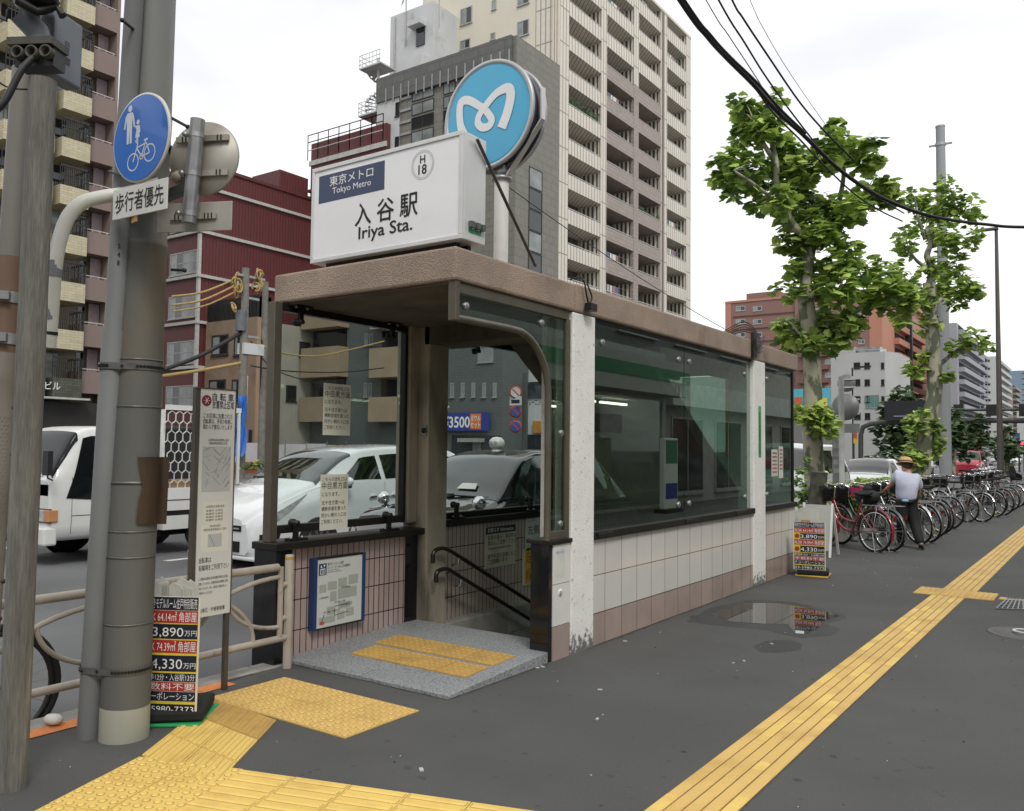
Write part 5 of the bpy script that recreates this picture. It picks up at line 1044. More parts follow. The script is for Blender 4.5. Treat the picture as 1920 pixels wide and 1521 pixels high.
for k, (px, py, D, pt, lb) in enumerate(((1712, 872, 62, PDG, 'dark grey car on the open road past the second plane tree'), (1866, 862, 120, PSI, 'pale car waiting far up the road by the lamp post'), (1900, 860, 135, PWH, 'white car farthest up the road under the glass office'))):
    p = pZ(px, py+10, RZ); d = ray(px, 860); p = EYEP+d*(D/d.dot(CF)); car('far_car', lb, pt, SMALL, (p.x, p.y, RZ), 0, (.8, 3.25), .31, side_s, (.98, 1.72, 5.2), (3.55, 3.83, 5.3), extra=ex_small)
# ------------------------------------------------------------------ buildings across the road
ALU = pm('window_frame_aluminium', '9b9d9c', .4, .4, var=.08); ALD = pm('window_frame_dark', '2f302f', .45, .3)
RECESS = pm('balcony_recess_shade', '4a4743', .8, var=.2, sc=.6); RAILM = pm('balcony_rail', 'a9a9a4', .4, .5)  # RECESS: shade of the deep balcony bays put into the wall colour
def bwall(t, x0, x1, y0, y1, z0, z1, mat, name='wall'):
    b = MB(); b.box(x0, y0, z0, x1, y1, z1, mat); return b.build(name, t)
def win(t, face, pos, a0, a1, z0, z1, nx=2, nz=1, fm=ALU, gm=PANE, out=1, fw=.06, sill=True):
    """Window: frame bars stand proud of the wall, pane sits inside the frame as its child."""
    b = MB()
    def bx(q, u0, u1, v0, v1, d0, d1, mt):
        if face == 'y': q.box(u0, pos-d1, v0, u1, pos-d0, v1, mt)
        else: q.box(pos+d0*out, u0, v0, pos+d1*out, u1, v1, mt)
    if a0 > a1: a0, a1 = a1, a0
    for u0, u1, v0, v1 in ((a0, a1, z0, z0+fw), (a0, a1, z1-fw, z1), (a0, a0+fw, z0+fw, z1-fw), (a1-fw, a1, z0+fw, z1-fw)): bx(b, u0, u1, v0, v1, -.05, .05, fm)
    for i in range(1, nx): u = a0+(a1-a0)*i/nx; bx(b, u-fw*.4, u+fw*.4, z0+fw, z1-fw, -.04, .04, fm)
    for i in range(1, nz): v = z0+(z1-z0)*i/nz; bx(b, a0+fw, a1-fw, v-fw*.4, v+fw*.4, -.04, .035, fm)
    if sill: bx(b, a0-.05, a1+.05, z0-.07, z0-.002, -.02, .12, fm)
    o = b.build('window', t); b = MB()
    for i in range(nx):
        u0 = a0+fw+(a1-a0-2*fw)*i/nx; u1 = a0+fw+(a1-a0-2*fw)*(i+1)/nx; bx(b, u0, u1, z0+fw, z1-fw, .008+.004*(i % 2), .02+.004*(i % 2), gm if isinstance(gm, bpy.types.Material) else gm[i % len(gm)])
    b.build('pane', o); return o
def X_(px, Y): return pY(px, 700, Y).x
def Yx(px, X): return pX(px, 700, X).y
def zX(px, py, X): return pX(px, py, X).z
def zY(px, py, Y): return pY(px, py, Y).z
# tall beige tower
TX = -34.0; BEI = grid('beige_ribbed_cladding', 'cbc5ba', '8b8478', ('h', 'z'), .46, 2.76, .05, .7, var=.05, tone=.03, bump=.4, sdist=.03); BEIP = pm('beige_panel', 'c9c3b4', .75, var=.04, sc=.5); TAUPE = grid('taupe_tile', '958a83', '7a706a', ('h', 'z'), .6, .345, .02, .6, var=.06, tone=.06, offset=.5, bump=.3)
tw = thing('apartment_tower', 'tall beige apartment tower with rows of recessed balconies', 'apartment tower', (TX-6, 67, RZ))
cols = [(Yx(1062, TX), Yx(1125, TX)), (Yx(1135, TX), Yx(1187, TX)), (Yx(1196, TX), Yx(1239, TX)), (Yx(1250, TX), Yx(1287, TX))]
ye0, ye1 = Yx(1043, TX), Yx(1295, TX); FH = 2.76; ztop = zX(1250, 43, TX); zr0 = zX(1063, 60, TX)
zl = [zr0-FH*k for k in range(-3, 12)]            # top of each balcony rail, top floor first
ztop = 43.4
dep = 2.2
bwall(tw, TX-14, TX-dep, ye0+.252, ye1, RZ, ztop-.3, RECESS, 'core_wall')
b = MB(); b.box(TX-14, ye0-.0, RZ, TX-dep-.002, ye0+.25, ztop, BEIP); b.box(TX-14.2, ye0-.05, ztop, TX+.05, ye1+.05, ztop+.25, BEIP); b.build('end_wall', tw)
b = MB(); edges = [ye0]+[v for c in cols for v in c]+[ye1]
for i in range(0, 10, 2): 
    mt = TAUPE if i == 4 else BEI
    if i == 4: b.box(TX-dep, edges[i], RZ, TX, edges[i+1], zl[3]+.1, TAUPE); b.box(TX-dep, edges[i], zl[3]+.1, TX, edges[i+1], ztop, BEI)
    else: b.box(TX-dep, edges[i], RZ, TX, edges[i+1], ztop, BEI)
b.box(TX, Yx(1241, TX)-.1, RZ, TX+.06, Yx(1243, TX), ztop, pm('expansion_joint', '6b6259', .6))
b.build('pier', tw)
def balc_mesh(y0, y1, mt):
    b = MB(); b.box(TX-dep, y0, -1.25, TX-.02, y1, -.12, mt); return b.mesh('balcony')
def rail_mesh(y0, y1):
    b = MB(); w_ = y1-y0; b.box(TX-.12, y0, -.03, TX-.06, y1, .03, RAILM)
    for k in range(int(w_/.9)+1): y = y0+.05+k*.9; b.box(TX-.11, y, -.12, TX-.07, y+.04, -.03, RAILM)
    return b.mesh('rail')
def door_mesh(y0, y1, v):
    b = MB(); w_ = y1-y0
    b.box(TX-dep+.003, y0+w_*.12, -1.2, TX-dep+.04, y0+w_*.72, .95, [PANE, CURT][v]); b.box(TX-dep, y0+w_*.42, -1.2, TX-dep+.06, y0+w_*.44, .95, ALU)
    return b.mesh('glass_door')
def ac_mesh(y0, y1, f):
    b = MB(); y = y0+(y1-y0)*f; b.box(TX-dep+.2, y, -1.2, TX-dep+.55, y+.85, -.5, WALLW); b.lathe((TX-dep+.55, y+.35, -.85), (1, 0, 0), [(0, .27), (.01, .27), (.012, .24), (.002, .001)], ALD, 16); return b.mesh('air_conditioner')
def laundry_mesh(y0, y1, f):
    b = MB(); random.seed(int(f*100)); b.tube([(TX-.5, y0+.1, .75), (TX-.5, y1-.2, .75)], .02, STEEL, 5); y = y0+.4
    while y < y0+(y1-y0)*.6:
        wq = random.uniform(.3, .6); b.box(TX-.51, y, .72-random.uniform(.4, .8), TX-.49, y+wq, .74, random.choice((CURT, PAPER, pm('laundry_blue', '5e6f88', .8), pm('laundry_pink', '9a7478', .8)))); y += wq+.12
    return b.mesh('laundry')
def screen_mesh(y0, y1):
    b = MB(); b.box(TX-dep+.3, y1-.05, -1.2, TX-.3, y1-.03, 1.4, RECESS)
    for k in range(4): b.box(TX-1.9+k*.42, y1-.08, -1.2, TX-1.72+k*.42, y1-.05, 1.4, BEIP)
    return b.mesh('screen')
ms = []
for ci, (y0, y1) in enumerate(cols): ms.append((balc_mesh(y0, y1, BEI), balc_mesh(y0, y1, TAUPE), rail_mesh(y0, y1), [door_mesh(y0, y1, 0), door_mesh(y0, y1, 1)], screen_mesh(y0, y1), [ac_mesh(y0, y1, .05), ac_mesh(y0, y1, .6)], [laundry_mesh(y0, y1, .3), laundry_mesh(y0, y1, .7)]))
LEAFD = pm('balcony_plants', '2e4a26', .8, var=.4, sc=3)
for k, z in enumerate(zl):
    for ci in range(4):
        taupe = (ci in (1, 2)) and k >= 3
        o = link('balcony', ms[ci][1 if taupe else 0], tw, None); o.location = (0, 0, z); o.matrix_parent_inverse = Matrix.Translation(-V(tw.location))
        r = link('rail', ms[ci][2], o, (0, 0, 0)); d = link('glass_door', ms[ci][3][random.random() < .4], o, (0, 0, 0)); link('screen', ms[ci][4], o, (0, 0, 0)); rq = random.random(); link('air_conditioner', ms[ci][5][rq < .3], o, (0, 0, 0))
        if .3 < rq < .5: link('laundry', ms[ci][6][rq < .4], o, (0, 0, 0))
for ci, k in ((0, 5), (2, 7)):
    b = MB(); y0, y1 = cols[ci]
    for q in range(160): p = V((TX-random.uniform(.1, .6), random.uniform(y0, y1), zl[k]-.1+random.random()**1.5*(.9 if ci == 0 else .5))); s = .13; b.add([p+V((0, -s, -s)), p+V((.05, s, -s*.3)), p+V((0, .03, s))], [(0, 1, 2)], LEAFD)
    b.build('balcony_plants', tw)
for (px0, px1, py0, py1) in ((854, 876, 22, 45), (914, 922, 5, 20), (963, 985, 45, 66), (854, 873, 81, 92), (963, 985, -10, 8), (912, 921, 66, 76), (876, 880, 36, 38)):
    if px1-px0 < 6: continue
    a0, a1 = X_(px0, ye0), X_(px1, ye0); win(tw, 'y', ye0, a0, a1, zY(px1, py1, ye0), zY(px0, py0, ye0), nx=2 if px1-px0 > 12 else 1, gm=[CURT, PANE], fw=.07)
for k in range(3): b = MB(); x = X_(1033+k*5, ye0); b.box(x-.08, ye0-.12, RZ, x+.08, ye0-.001, ztop, BEIP); b.build('pilaster', tw)
# grey tiled block in front of the tower, with its white stair tower
GY, GXc = 48.0, -34.0; GXL = X_(700, GY); gz = zY(962, 68, GY); GTI = grid('grey_stone_cladding', '6f6e66', '605f57', ('h', 'z'), 1.15, .58, .03, .55, var=.08, tone=.05, offset=.5, bump=.3); GTD = grid('dark_grey_cladding', '585956', '4b4c49', ('h', 'z'), 1.2, .6, .03, .5, var=.12, tone=.1, bump=.3)
STWH = pm('stair_white', 'b4b6b7', .6, var=.1, sc=1.5)
GXR = X_(962, GY); gyE = Yx(1045, GXR)
gb = thing('office_block', 'dark grey stone clad block behind the round blue sign', 'building', (GXR-6, GY+4, RZ))
bwall(gb, GXL, GXR, GY, gyE, RZ, gz, GTI)
b = MB(); zb_ = zY(962, 118, GY)
b.box(GXL-.05, GY-.25, zb_, GXR-.3, GY-.003, gz+.02, GTD); 
for k in range(16): x = GXL+1+(GXR-GXL-1.5)*k/15; b.box(x, GY-.29, gz-2.2, x+.10, GY-.251, gz-1.0, ALU)
b.build('parapet_band', gb)
xw = X_(741, GY); b = MB(); b.box(GXL-.03, GY-.12, RZ, xw, GY-.004, zY(702, 192, GY), WALLW); b.build('side_panel', gb)
for z in range(6): win(gb, 'y', GY-.12, X_(735, GY), X_(741.5, GY), zY(738, 222+z*64, GY), zY(738, 196+z*64, GY), nx=1, fm=ALD)
for px0, px1, y0_, nn in ((764, 806, 172, 8), (824, 846, 158, 8)):
    for k in range(nn):
        zt = zY(px0, y0_+(k*26), GY); win(gb, 'y', GY, X_(px0, GY), X_(px1, GY), zt-26*.0368, zt-.02, nx=2, fm=ALD, gm=[CURT, CURT] if k % 4 != 2 else [PANE, PANE], sill=False)
for k in range(14): 
    b = MB(); z = zY(744, 190+k*22, GY); b.box(xw+.1, GY-.10, z-.1, X_(763, GY), GY-.003, z+.1, ALU); b.build('louvre', gb)
wy0, wy1 = Yx(988, GXR), Yx(1013, GXR)
for k in range(9):
    zt = zX(1000, 315, GXR)-k*1.55; win(gb, 'x', GXR, wy0, wy1, zt-1.5, zt, nx=1, fm=ALD, gm=CURT if k in (0, 3) else PANE, sill=False)
b = MB(); x0, x1 = X_(720, GY+3), X_(828, GY+3); z0 = gz-1; z1 = zY(775, 16, GY+3); bt_ = MB()
bt_.box(x0, GY+3, z0, x1-1.5, GY+8, z1, WALLW); o = bt_.build('stair_tower', gb)
b = MB(); b.box(x1-3.2, GY+2.9, z1-3.4, x1-2.3, GY+2.998, z1-1.6, PANE); b.build('window', o)
b = MB(); b.box(x0+2.2, GY+2.0, z0+1.8, x0+4.4, GY+3, z0+3.3, WALLW); b.box(x0+2.4, GY+2.1, z0-.5, x0+4.2, GY+2.998, z0+1.8, ALD); b.build('porch', o)
b = MB(); b.box(x0+2.6, GY+2.2, z1-1.9, x0+4.0, GY+3, z1-1.5, WALLW); b.build('vent_hood', o)
b = MB(); b.tube([(x0+1.8, GY+2.93, z1-3), (x0+1.8, GY+2.93, z1+3)], .05, STEEL, 6); b.build('mast', o); b = MB(); b.tube([(x0+5.4, GY+2.93, z1-2.5), (x0+5.4, GY+2.93, z1+2)], .05, STEEL, 6); b.build('mast', o); b = MB(); b.lathe((x0+1.5, GY+3, z1+.9), (-.6, -.7, .2), [(0, .001), (.1, .35), (.14, .42)], WALLW, 16); b.build('dish', o); b = MB(); b.tube([(x0+.6, GY+2.9, z0), (x0+.6, GY+2.9, z1-.2)], .06, STEEL, 6); b.build('drainpipe', o)
sp = MB(); sx, sy = X_(690, GY+1), GY+1.2; zs = [zY(700, y, GY+1) for y in (132, 220, 300)]
for z in zs:
    sp.box(sx-1.0, sy-.9, z, sx+1.4, sy+.9, z+.12, STWH)
    for k in range(7): 
        x = sx-1.0+k*.38; sp.tube([(x, sy-.88, z+.1), (x, sy-.88, z+1.15)], .025, STWH, 5); 
    for zz in (.4, .75, 1.15): sp.tube([(sx-1.0, sy-.88, z+zz), (sx+1.4, sy-.88, z+zz)], .025, STWH, 5); sp.tube([(sx-1.0, sy-.88, z+zz), (sx-1.0, sy+.88, z+zz)], .025, STWH, 5)
n_ = 60
for k in range(n_):
    z = zs[2]-4+(zs[0]-zs[2]+4)*k/n_; a = k*2*pi/17; c_ = V((sx+.3, sy, z))
    sp.add([c_+V((cos(a)*.15, sin(a)*.15, 0)), c_+V((cos(a)*1.05, sin(a)*1.05, 0)), c_+V((cos(a+.42)*1.05, sin(a+.42)*1.05, 0)), c_+V((cos(a+.42)*.15, sin(a+.42)*.15, 0)), c_+V((cos(a)*1.05, sin(a)*1.05, -.3)), c_+V((cos(a+.42)*1.05, sin(a+.42)*1.05, .05))], [(0, 1, 2, 3), (1, 4, 5, 2)], STWH)
sp.tube([(sx+.3, sy, zs[2]-4), (sx+.3, sy, zs[0]+1)], .12, STWH, 8); sp.build('spiral_stair', gb)
# dark slate apartments with tan balcony fronts, seen through the entrance glass
SLATE = grid('slate_tile', '5a605f', '4f5554', ('h', 'z'), .4, .2, .012, .5, var=.06, tone=.04, offset=.5, bump=.2); TAN = pm('tan_balcony_panel', '96856f', .7, var=.1, sc=.7)
EY = 44.0; ex0, ex1 = X_(586, EY), X_(942, EY); ez = zY(760, 545, EY)
eb = thing('slate_apartments', 'dark slate apartment house with tan balcony fronts seen through the entrance glass', 'apartment house', ((ex0+ex1)/2, EY+3, RZ))
bwall(eb, ex0, ex1, EY, EY+6, RZ, ez, SLATE)
for px0, px1 in ((584, 653), (712, 766), (652, 652)):
    if px1-px0 < 5: continue
    for y0_, y1_ in ((572, 622), (657, 711), (747, 792)):
        b = MB(); b.box(X_(px0, EY), EY-1.1, zY(px0, y1_, EY), X_(px1, EY), EY-.003, zY(px0, y0_, EY), TAN); o = b.build('balcony', eb)
        b = MB(); b.box(X_(px0, EY)+.2, EY-.02, zY(px0, y0_, EY)+.01, X_(px1, EY)-.2, EY+.0-.004, zY(px0, y0_, EY)+1.5, PANE); b.build('pane', o)
for px0 in (683, 692, 845, 865, 885, 905, 925):
    for y0_, y1_ in ((626, 648), (718, 745)): win(eb, 'y', EY, X_(px0, EY), X_(px0+7, EY), zY(px0, y1_, EY), zY(px0, y0_, EY), nx=1, gm=CURT, fw=.08)
win(eb, 'y', EY, X_(896, EY), X_(925, EY), zY(900, 680, EY), zY(900, 650, EY), nx=2, gm=CURT)
b = MB(); bz0, bz1 = zY(840, 808, EY), zY(840, 775, EY); bx0, bx1 = X_(790, EY), X_(923, EY)
bb = thing('price_banner', 'blue shop banner reading 3500 yen seen through the entrance glass', 'banner', ((bx0+bx1)/2, EY-.3, bz0))
b.box(bx0, EY-.35, bz0, bx1, EY-.25, bz1, pm('banner_blue', '2f3f8e', .5)); b.build('board', bb)
b = MB(); b.text('¥3500', LW, (X_(838, EY), EY-.356, bz0+.22), (1, 0, 0), (0, 0, 1), 1.0, .03, w=X_(888, EY)-X_(838, EY)); b.box(X_(889, EY), EY-.355, bz0+.1, X_(909, EY), EY-.351, bz1-.08, pm('banner_orange', 'cf7a3c', .5))
b.text('ボウル', LW, (X_(890, EY), EY-.36, bz0+.65), (1, 0, 0), (0, 0, 1), .42, .02, w=X_(908, EY)-X_(890, EY)); b.text('セット', LW, (X_(890, EY), EY-.36, bz0+.22), (1, 0, 0), (0, 0, 1), .42, .02, w=X_(908, EY)-X_(890, EY)); b.build('lettering', bb)
b = MB(); b.box(X_(850, EY), EY-.08, RZ, X_(940, EY), EY-.003, bz0-.3, pm('shopfront_dark', '30343a', .2)); b.box(X_(890, EY), EY-.12, RZ, X_(905, EY), EY-.081, bz0-.6, CURT); b.box(X_(875, EY), EY-.9, bz0-.75, X_(912, EY), EY-.08, bz0-.5, pm('shop_awning', '8f9089', .6)); b.build('shopfront', eb)
# pale shop next to it, with hanging signs
PY = 47.0; px0, px1 = X_(943, PY), X_(1050, PY)
pb2 = thing('pale_shop', 'pale grey shop building with dark picture signs beyond the hood glass', 'shop', ((px0+px1)/2, PY+2, RZ)); bwall(pb2, px0, px1, PY, PY+5, RZ, zY(980, 605, PY), WALLW)
b = MB(); b.box(X_(962, PY), PY-.1, zY(965, 720, PY), X_(985, PY), PY-.003, zY(965, 690, PY), pm('picture_dark', '3c4247', .4, var=.8, sc=2)); b.box(X_(990, PY), PY-.1, zY(965, 748, PY), X_(1045, PY), PY-.003, zY(965, 718, PY), pm('picture_dark', '3c4247', .4)); b.text('トレーニング', INK, (X_(988, PY), PY-.004, zY(990, 760, PY)), (1, 0, 0), (0, 0, 1), .5, .02, w=X_(1020, PY)-X_(988, PY)); b.box(X_(946, PY), PY-.2, zY(950, 793, PY), X_(953.5, PY), PY-.003, zY(950, 758, PY), pm('banner_blue', '2f3f8e', .5)); b.box(X_(1003, PY), PY-.2, zY(1003, 812, PY), X_(1018, PY), PY-.003, zY(1003, 790, PY), pm('sign_amber', 'b07f36', .5)); b.build('shop_sign', pb2)
b = MB(); b.box(X_(955, PY), PY-.05, RZ, X_(1045, PY), PY-.003, zY(960, 815, PY), pm('shopfront_dark', '30343a', .2)); b.build('shopfront', pb2)
# brown house with roof railing and the pale house beside it
BRN = pm('brown_render', '83705f', .8, var=.08, sc=.8, col2='6a5344', c2=(.55, .75), c2sc=.5); TANW = pm('tan_render', '967f67', .8, var=.08, sc=.8)
BXc = -48.0; BY = Yx(479, BXc); bx0 = X_(384, BY); bz = zY(430, 600, BY)
br = thing('brown_house', 'four storey brown house with a black roof railing', 'house', ((bx0+BXc)/2, BY+3, RZ))
bd = Yx(503, BXc)-BY; bwall(br, bx0, BXc, BY, BY+bd, RZ, bz, BRN)
b = MB(); b.box(BXc, BY+.05, RZ, BXc+.05, BY+bd-.05, bz-.05, TANW); b.build('side_wall', br)
b = MB(); 
for k in range(40): x = bx0+(BXc-bx0)*k/39; b.box(x-.03, BY+.1, bz, x+.03, BY+.16, bz+1.5, ALD)
b.box(bx0, BY+.09, bz+1.45, BXc, BY+.17, bz+1.55, ALD); b.box(bx0, BY+.2, bz, BXc, BY+.25, bz+1.2, ALD)
for k in range(40): y = BY+.1+bd*k/39; b.box(BXc-.06, y-.03, bz, BXc, y+.03, bz+1.5, ALD)
b.box(BXc-.07, BY+.1, bz+1.45, BXc+.01, BY+bd, bz+1.55, ALD); b.build('roof_railing', br)
for pxa, pxb, ya, yb in ((396, 427, 630, 668), (438, 452, 626, 668), (393, 424, 713, 752), (436, 455, 712, 752), (436, 455, 806, 832), (470, 476, 806, 832), (395, 425, 806, 832)): win(br, 'y', BY, X_(pxa, BY), X_(pxb, BY), zY(pxa, yb, BY), zY(pxa, ya, BY), nx=2, fm=ALD, gm=[CURT, PANE], fw=.12)
PXc = -50.0; py0, py1 = Yx(503, PXc), Yx(592, PXc)
ph = thing('pale_house', 'pale grey house half hidden by the concrete pole beside the brown house', 'house', (PXc-4, (py0+py1)/2, RZ)); bwall(ph, PXc-8, PXc, py0, py1, RZ, zX(590, 617, PXc), pm('pale_house_render', '9d988d', .8, var=.08, sc=.7)); 
for pxa, pxb, ya, yb in ((509, 524, 632, 665), (537, 556, 722, 752), (560, 580, 640, 668)): win(ph, 'x', PXc, Yx(pxa, PXc), Yx(pxb, PXc), zX(pxa, yb, PXc), zX(pxa, ya, PXc), nx=2, fm=ALD, fw=.12)
# long maroon building
MX = -54.0; MAR = grid('maroon_siding', '612f30', '472526', ('h', 'z'), .28, 40, .035, .55, var=.05, tone=.03, bump=.5, sdist=.04); BANDW = pm('white_band', 'b3b3af', .6)
mc = Yx(367, MX); mE = Yx(700, MX); mz = zX(430, 322, MX)-.2
mb_ = thing('maroon_building', 'long maroon clad building with white floor bands', 'building', (MX-8, mc+10, RZ))
bwall(mb_, MX-22, MX, mc, mE, RZ, mz, MAR)
zs = [zX(385, y, MX) for y in (352, 436, 519, 606, 690)]
b = MB()
for z in zs: b.box(MX-22, mc-.18, z-.11, MX+.2, mE, z+.11, BANDW)
b.box(MX-22, mc-.1, mz, MX+.12, mE, mz+.25, MAR); b.build('floor_band', mb_)
b = MB(); b.box(MX-.12, mc-.1, RZ, MX+.1, mc+.12, zs[1]-.14, BANDW); b.build('corner_trim', mb_)
for z in zs:
    for pxa, pxb in ((313, 364), (262, 306), (205, 250)): win(mb_, 'y', mc, X_(pxa, mc), X_(pxb, mc), z-3.0, z-1.15 if 0 else z-1.3, nx=4, nz=2, gm=[CURT, PANE, CURT, CURT], fw=.08)
b = MB(); ux = MX-1.0; u0, u1 = Yx(530, ux), Yx(712, ux); uz = zX(690, 243, ux); uY = Yx(577, MX); ux1 = X_(716, uY); uz = zY(690, 240, uY); b.box(MX-.2, uY, RZ, ux1, uY+12, uz, MAR); b.box(MX-.3, uY-.15, uz-1.9, ux1+.1, uY, uz-1.5, BANDW); b.box(MX-.2, uY-.4, uz-4.2, ux1, uY, uz-4.0, MAR); b.box(MX-4, Yx(523, MX), mz, MX-.5, uY, zX(540, 318, MX), MAR); b.build('upper_storey', mb_)
b = MB()
for k in range(8): x = MX-.2+(ux1-MX+.2)*k/7; b.box(x-.025, uY-.4, uz-1.5, x+.025, uY-.35, uz+.6, BANDW)
for zz in (.6, 0, -.7): b.box(MX-.2, uY-.4, uz+zz-.03, ux1, uY-.35, uz+zz+.03, BANDW); b.build('roof_railing', mb_)
# apartment block at the left edge
AX = -53.0; YB = grid('yellow_brick', 'bab297', '9c947b', ('h', 'z'), .5, .16, .012, .7, var=.06, tone=.08, offset=.5, bump=.2); BRP = pm('taupe_parapet', '80706a', .75, var=.06, sc=.6); SCR = pm('pink_grey_screen', '87787a', .7)
DBR = grid('dark_green_brick', '4f5247', '3c3f36', ('h', 'z'), .5, .16, .015, .6, var=.15, tone=.15, offset=.5, bump=.3)
a1, a0 = Yx(203, AX), Yx(-260, AX); am = Yx(147, AX); z54 = zX(200, 54, AX); z740 = zX(200, 740, AX); FA = (z54-z740)/8
ap = thing('brick_balcony_apartments', 'apartment block with taupe and yellow brick balconies behind the wooden pole', 'apartment block', (AX-6, am, RZ))
bwall(ap, AX-12, AX-1.4, a0, a1, RZ, z54+4*FA, pm('apartment_wall', '8d8272', .8, var=.1), 'core_wall')
b = MB(); b.box(AX-1.4, a1-.2, RZ, AX, a1, z54+4*FA, BRP); b.build('end_wall', ap)
for k in range(-3, 9):
    zb = z54-FA*k
    b = MB(); b.box(AX-1.4, am, zb, AX, a1-.2, zb+FA*.47, BRP); o = b.build('balcony', ap)
    b = MB(); b.box(AX-.14, am+.05, zb+FA*.47+.12, AX-.08, a1-.25, zb+FA*.47+.18, pm('white_rail', 'b5aeaa', .5)); 
    for q in range(4): y = am+.1+(a1-am-.5)*q/3; b.box(AX-.13, y, zb+FA*.47, AX-.09, y+.05, zb+FA*.47+.12, RAILM)
    b.build('rail', o)
    b = MB(); b.box(AX-1.398, am+.5, zb+.1, AX-1.34, a1-1.0, zb+FA*.9, PANE); b.box(AX-1.0, a1-.95, zb+.1, AX-.93, a1-.25, zb+FA*.98, SCR); b.build('glass_door', o)
    # yellow brick bay
    y0 = a0+1; y1 = am-.02; mt = DBR if k == 8 else YB
    for ya, yb in ((Yx(92, AX), y1), (Yx(-20, AX), Yx(78, AX))):
        b = MB()
        if k % 1 == 0: b.box(AX-1.4, ya, zb-FA*.12, AX+.5, yb, zb+FA*.28, mt)
        o = b.build('balcony', ap)
        b = MB()
        for q in range(15): y = ya+(yb-ya)*q/14; b.box(AX+.40, y-.02, zb+FA*.28, AX+.44, y+.02, zb+FA*.68, ALD)
        for q in range(5): x = AX+.4-1.6*q/4; b.box(x-.02, yb-.06, zb+FA*.28, x+.02, yb-.02, zb+FA*.68, ALD)
        b.box(AX+.38, ya, zb+FA*.68, AX+.46, yb, zb+FA*.72, ALD); b.box(AX+.39, ya, zb+FA*.5, AX+.45, yb, zb+FA*.53, ALD); b.box(AX-1.2, yb-.07, zb+FA*.68, AX+.46, yb-.01, zb+FA*.72, ALD); b.build('rail', o)
        b = MB(); b.box(AX-1.398, ya+.4, zb+.1, AX-1.35, yb-.6, zb+FA*.85, [PANE, CURT][(k+(ya > a0+9)) % 3 == 0]); b.build('glass_door', o)
b = MB(); b.text('ビル', LW, (AX+.51, Yx(78, AX), z54-FA*8+.1), (0, 1, 0), (0, 0, 1), .55, .01, w=.9); b.build('lettering', ap)
b = MB(); b.box(AX-1.3, a0, RZ, AX-.2, a1, z740-FA*.2, pm('ground_floor_dark', '2c2a28', .6, var=.3, sc=.5)); b.box(AX-.2, Yx(60, AX), z740-FA*.16, AX+.6, am+.5, z740-FA*.12, BANDW); b.build('ground_floor', ap)
# ------------------------------------------------------------------ buildings up the road
HY = 186.0; ORW = pm('brick_red_wall', '80625a', .8, var=.06, sc=.2); ORE = pm('bright_orange_tile', 'a97663', .75, var=.06, sc=.3); ORB = pm('brown_red_wall', '6f524b', .8, var=.07, sc=.2)
hx0, hx1, hx2 = X_(1361, HY), X_(1492, HY), X_(1656, HY); hb = thing('red_apartments', 'long brick red apartment building beyond the plane tree', 'apartment block', ((hx0+hx2)/2, HY+8, RZ))
hz1, hz2 = zY(1400, 563, HY), zY(1600, 545, HY)
bwall(hb, hx0, hx1, HY, HY+20, RZ, hz1, ORW); bwall(hb, hx1+.02, hx2-2.5, HY-.5, HY+24, RZ, hz2, ORW); bwall(hb, hx2-2.48, hx2, HY-.6, HY+70, RZ, hz2+.02, ORE, 'end_wall')
b = MB(); b.box(X_(1400, HY+4), HY+4, hz1-.5, X_(1462, HY+4), HY+9, zY(1430, 548, HY+4), ORW); b.box(hx0-.1, HY-.12, RZ, X_(1371, HY), HY-.003, hz1+.05, ORE); b.box(hx0-.1, HY-.2, hz1-.4, hx1, HY-.121, hz1+.1, ORE); b.build('parapet', hb)
for r_ in range(8):
    y = 575+r_*24.5
    b = MB(); z = zY(1400, y+17, HY); b.box(X_(1375, HY), HY-.25, z-.1, hx1, HY-.003, z+.1, ORB); b.build('floor_band', hb)
    for pxa, pxb in ((1380, 1398), (1412, 1429)): win(hb, 'y', HY, X_(pxa, HY), X_(pxb, HY), zY(pxa, y+9, HY), zY(pxa, y, HY), nx=2, gm=[CURT, PANE], fw=.15)
    if r_ < 6:
        for pxa, pxb in ((1580, 1598), (1611, 1623)): win(hb, 'y', HY-.5, X_(pxa, HY), X_(pxb, HY), zY(pxa, y+22, HY), zY(pxa, y+14, HY), nx=2, gm=[CURT, PANE], fw=.15)
    for pxa in (1527, 1548): win(hb, 'y', HY-.5, X_(pxa, HY), X_(pxa+13, HY), zY(pxa, y+11, HY), zY(pxa, y+2, HY), nx=2, gm=CURT, fw=.15)
    b = MB(); b.box(X_(1500, HY), HY-1.6, zY(1520, y+22, HY), X_(1556, HY), HY-.503, zY(1520, y+13, HY), ORB); b.build('balcony', hb)
hX = hx2
for r_ in range(10):
    z = zX(1680, 598+r_*27, hX)
    for ya, yb in ((Yx(1677, hX), Yx(1697, hX)), (Yx(1701, hX), Yx(1729, hX))):
        b = MB(); b.box(hX, ya, z-2.6, hX+1.1, yb, z-1.3, ORE); o = b.build('balcony', hb); b = MB(); b.box(hX, ya+.5, z-1.3, hX+.05, yb-.5, z, WELL); b.build('glass_door', o)
b = MB(); b.box(hX, Yx(1697.5, hX), RZ, hX+1.5, Yx(1699, hX), hz2, ALD); b.box(hX-6, Yx(1690, hX), hz2, hX+1, Yx(1735, hX), hz2+5, pm('ochre_tile', '93815c', .8)); b.build('upper_storey', hb)
LY = 150.0; lx0, lx1, lx2 = X_(1558, LY), X_(1660, LY), X_(1676, LY); lz = zY(1600, 662, LY)
lb_ = thing('grey_block', 'low pale grey block with small square windows before the red apartments', 'building', ((lx0+lx1)/2, LY+5, RZ))
LG = pm('light_grey_block', 'a5a6a3', .8, var=.05, sc=.3)
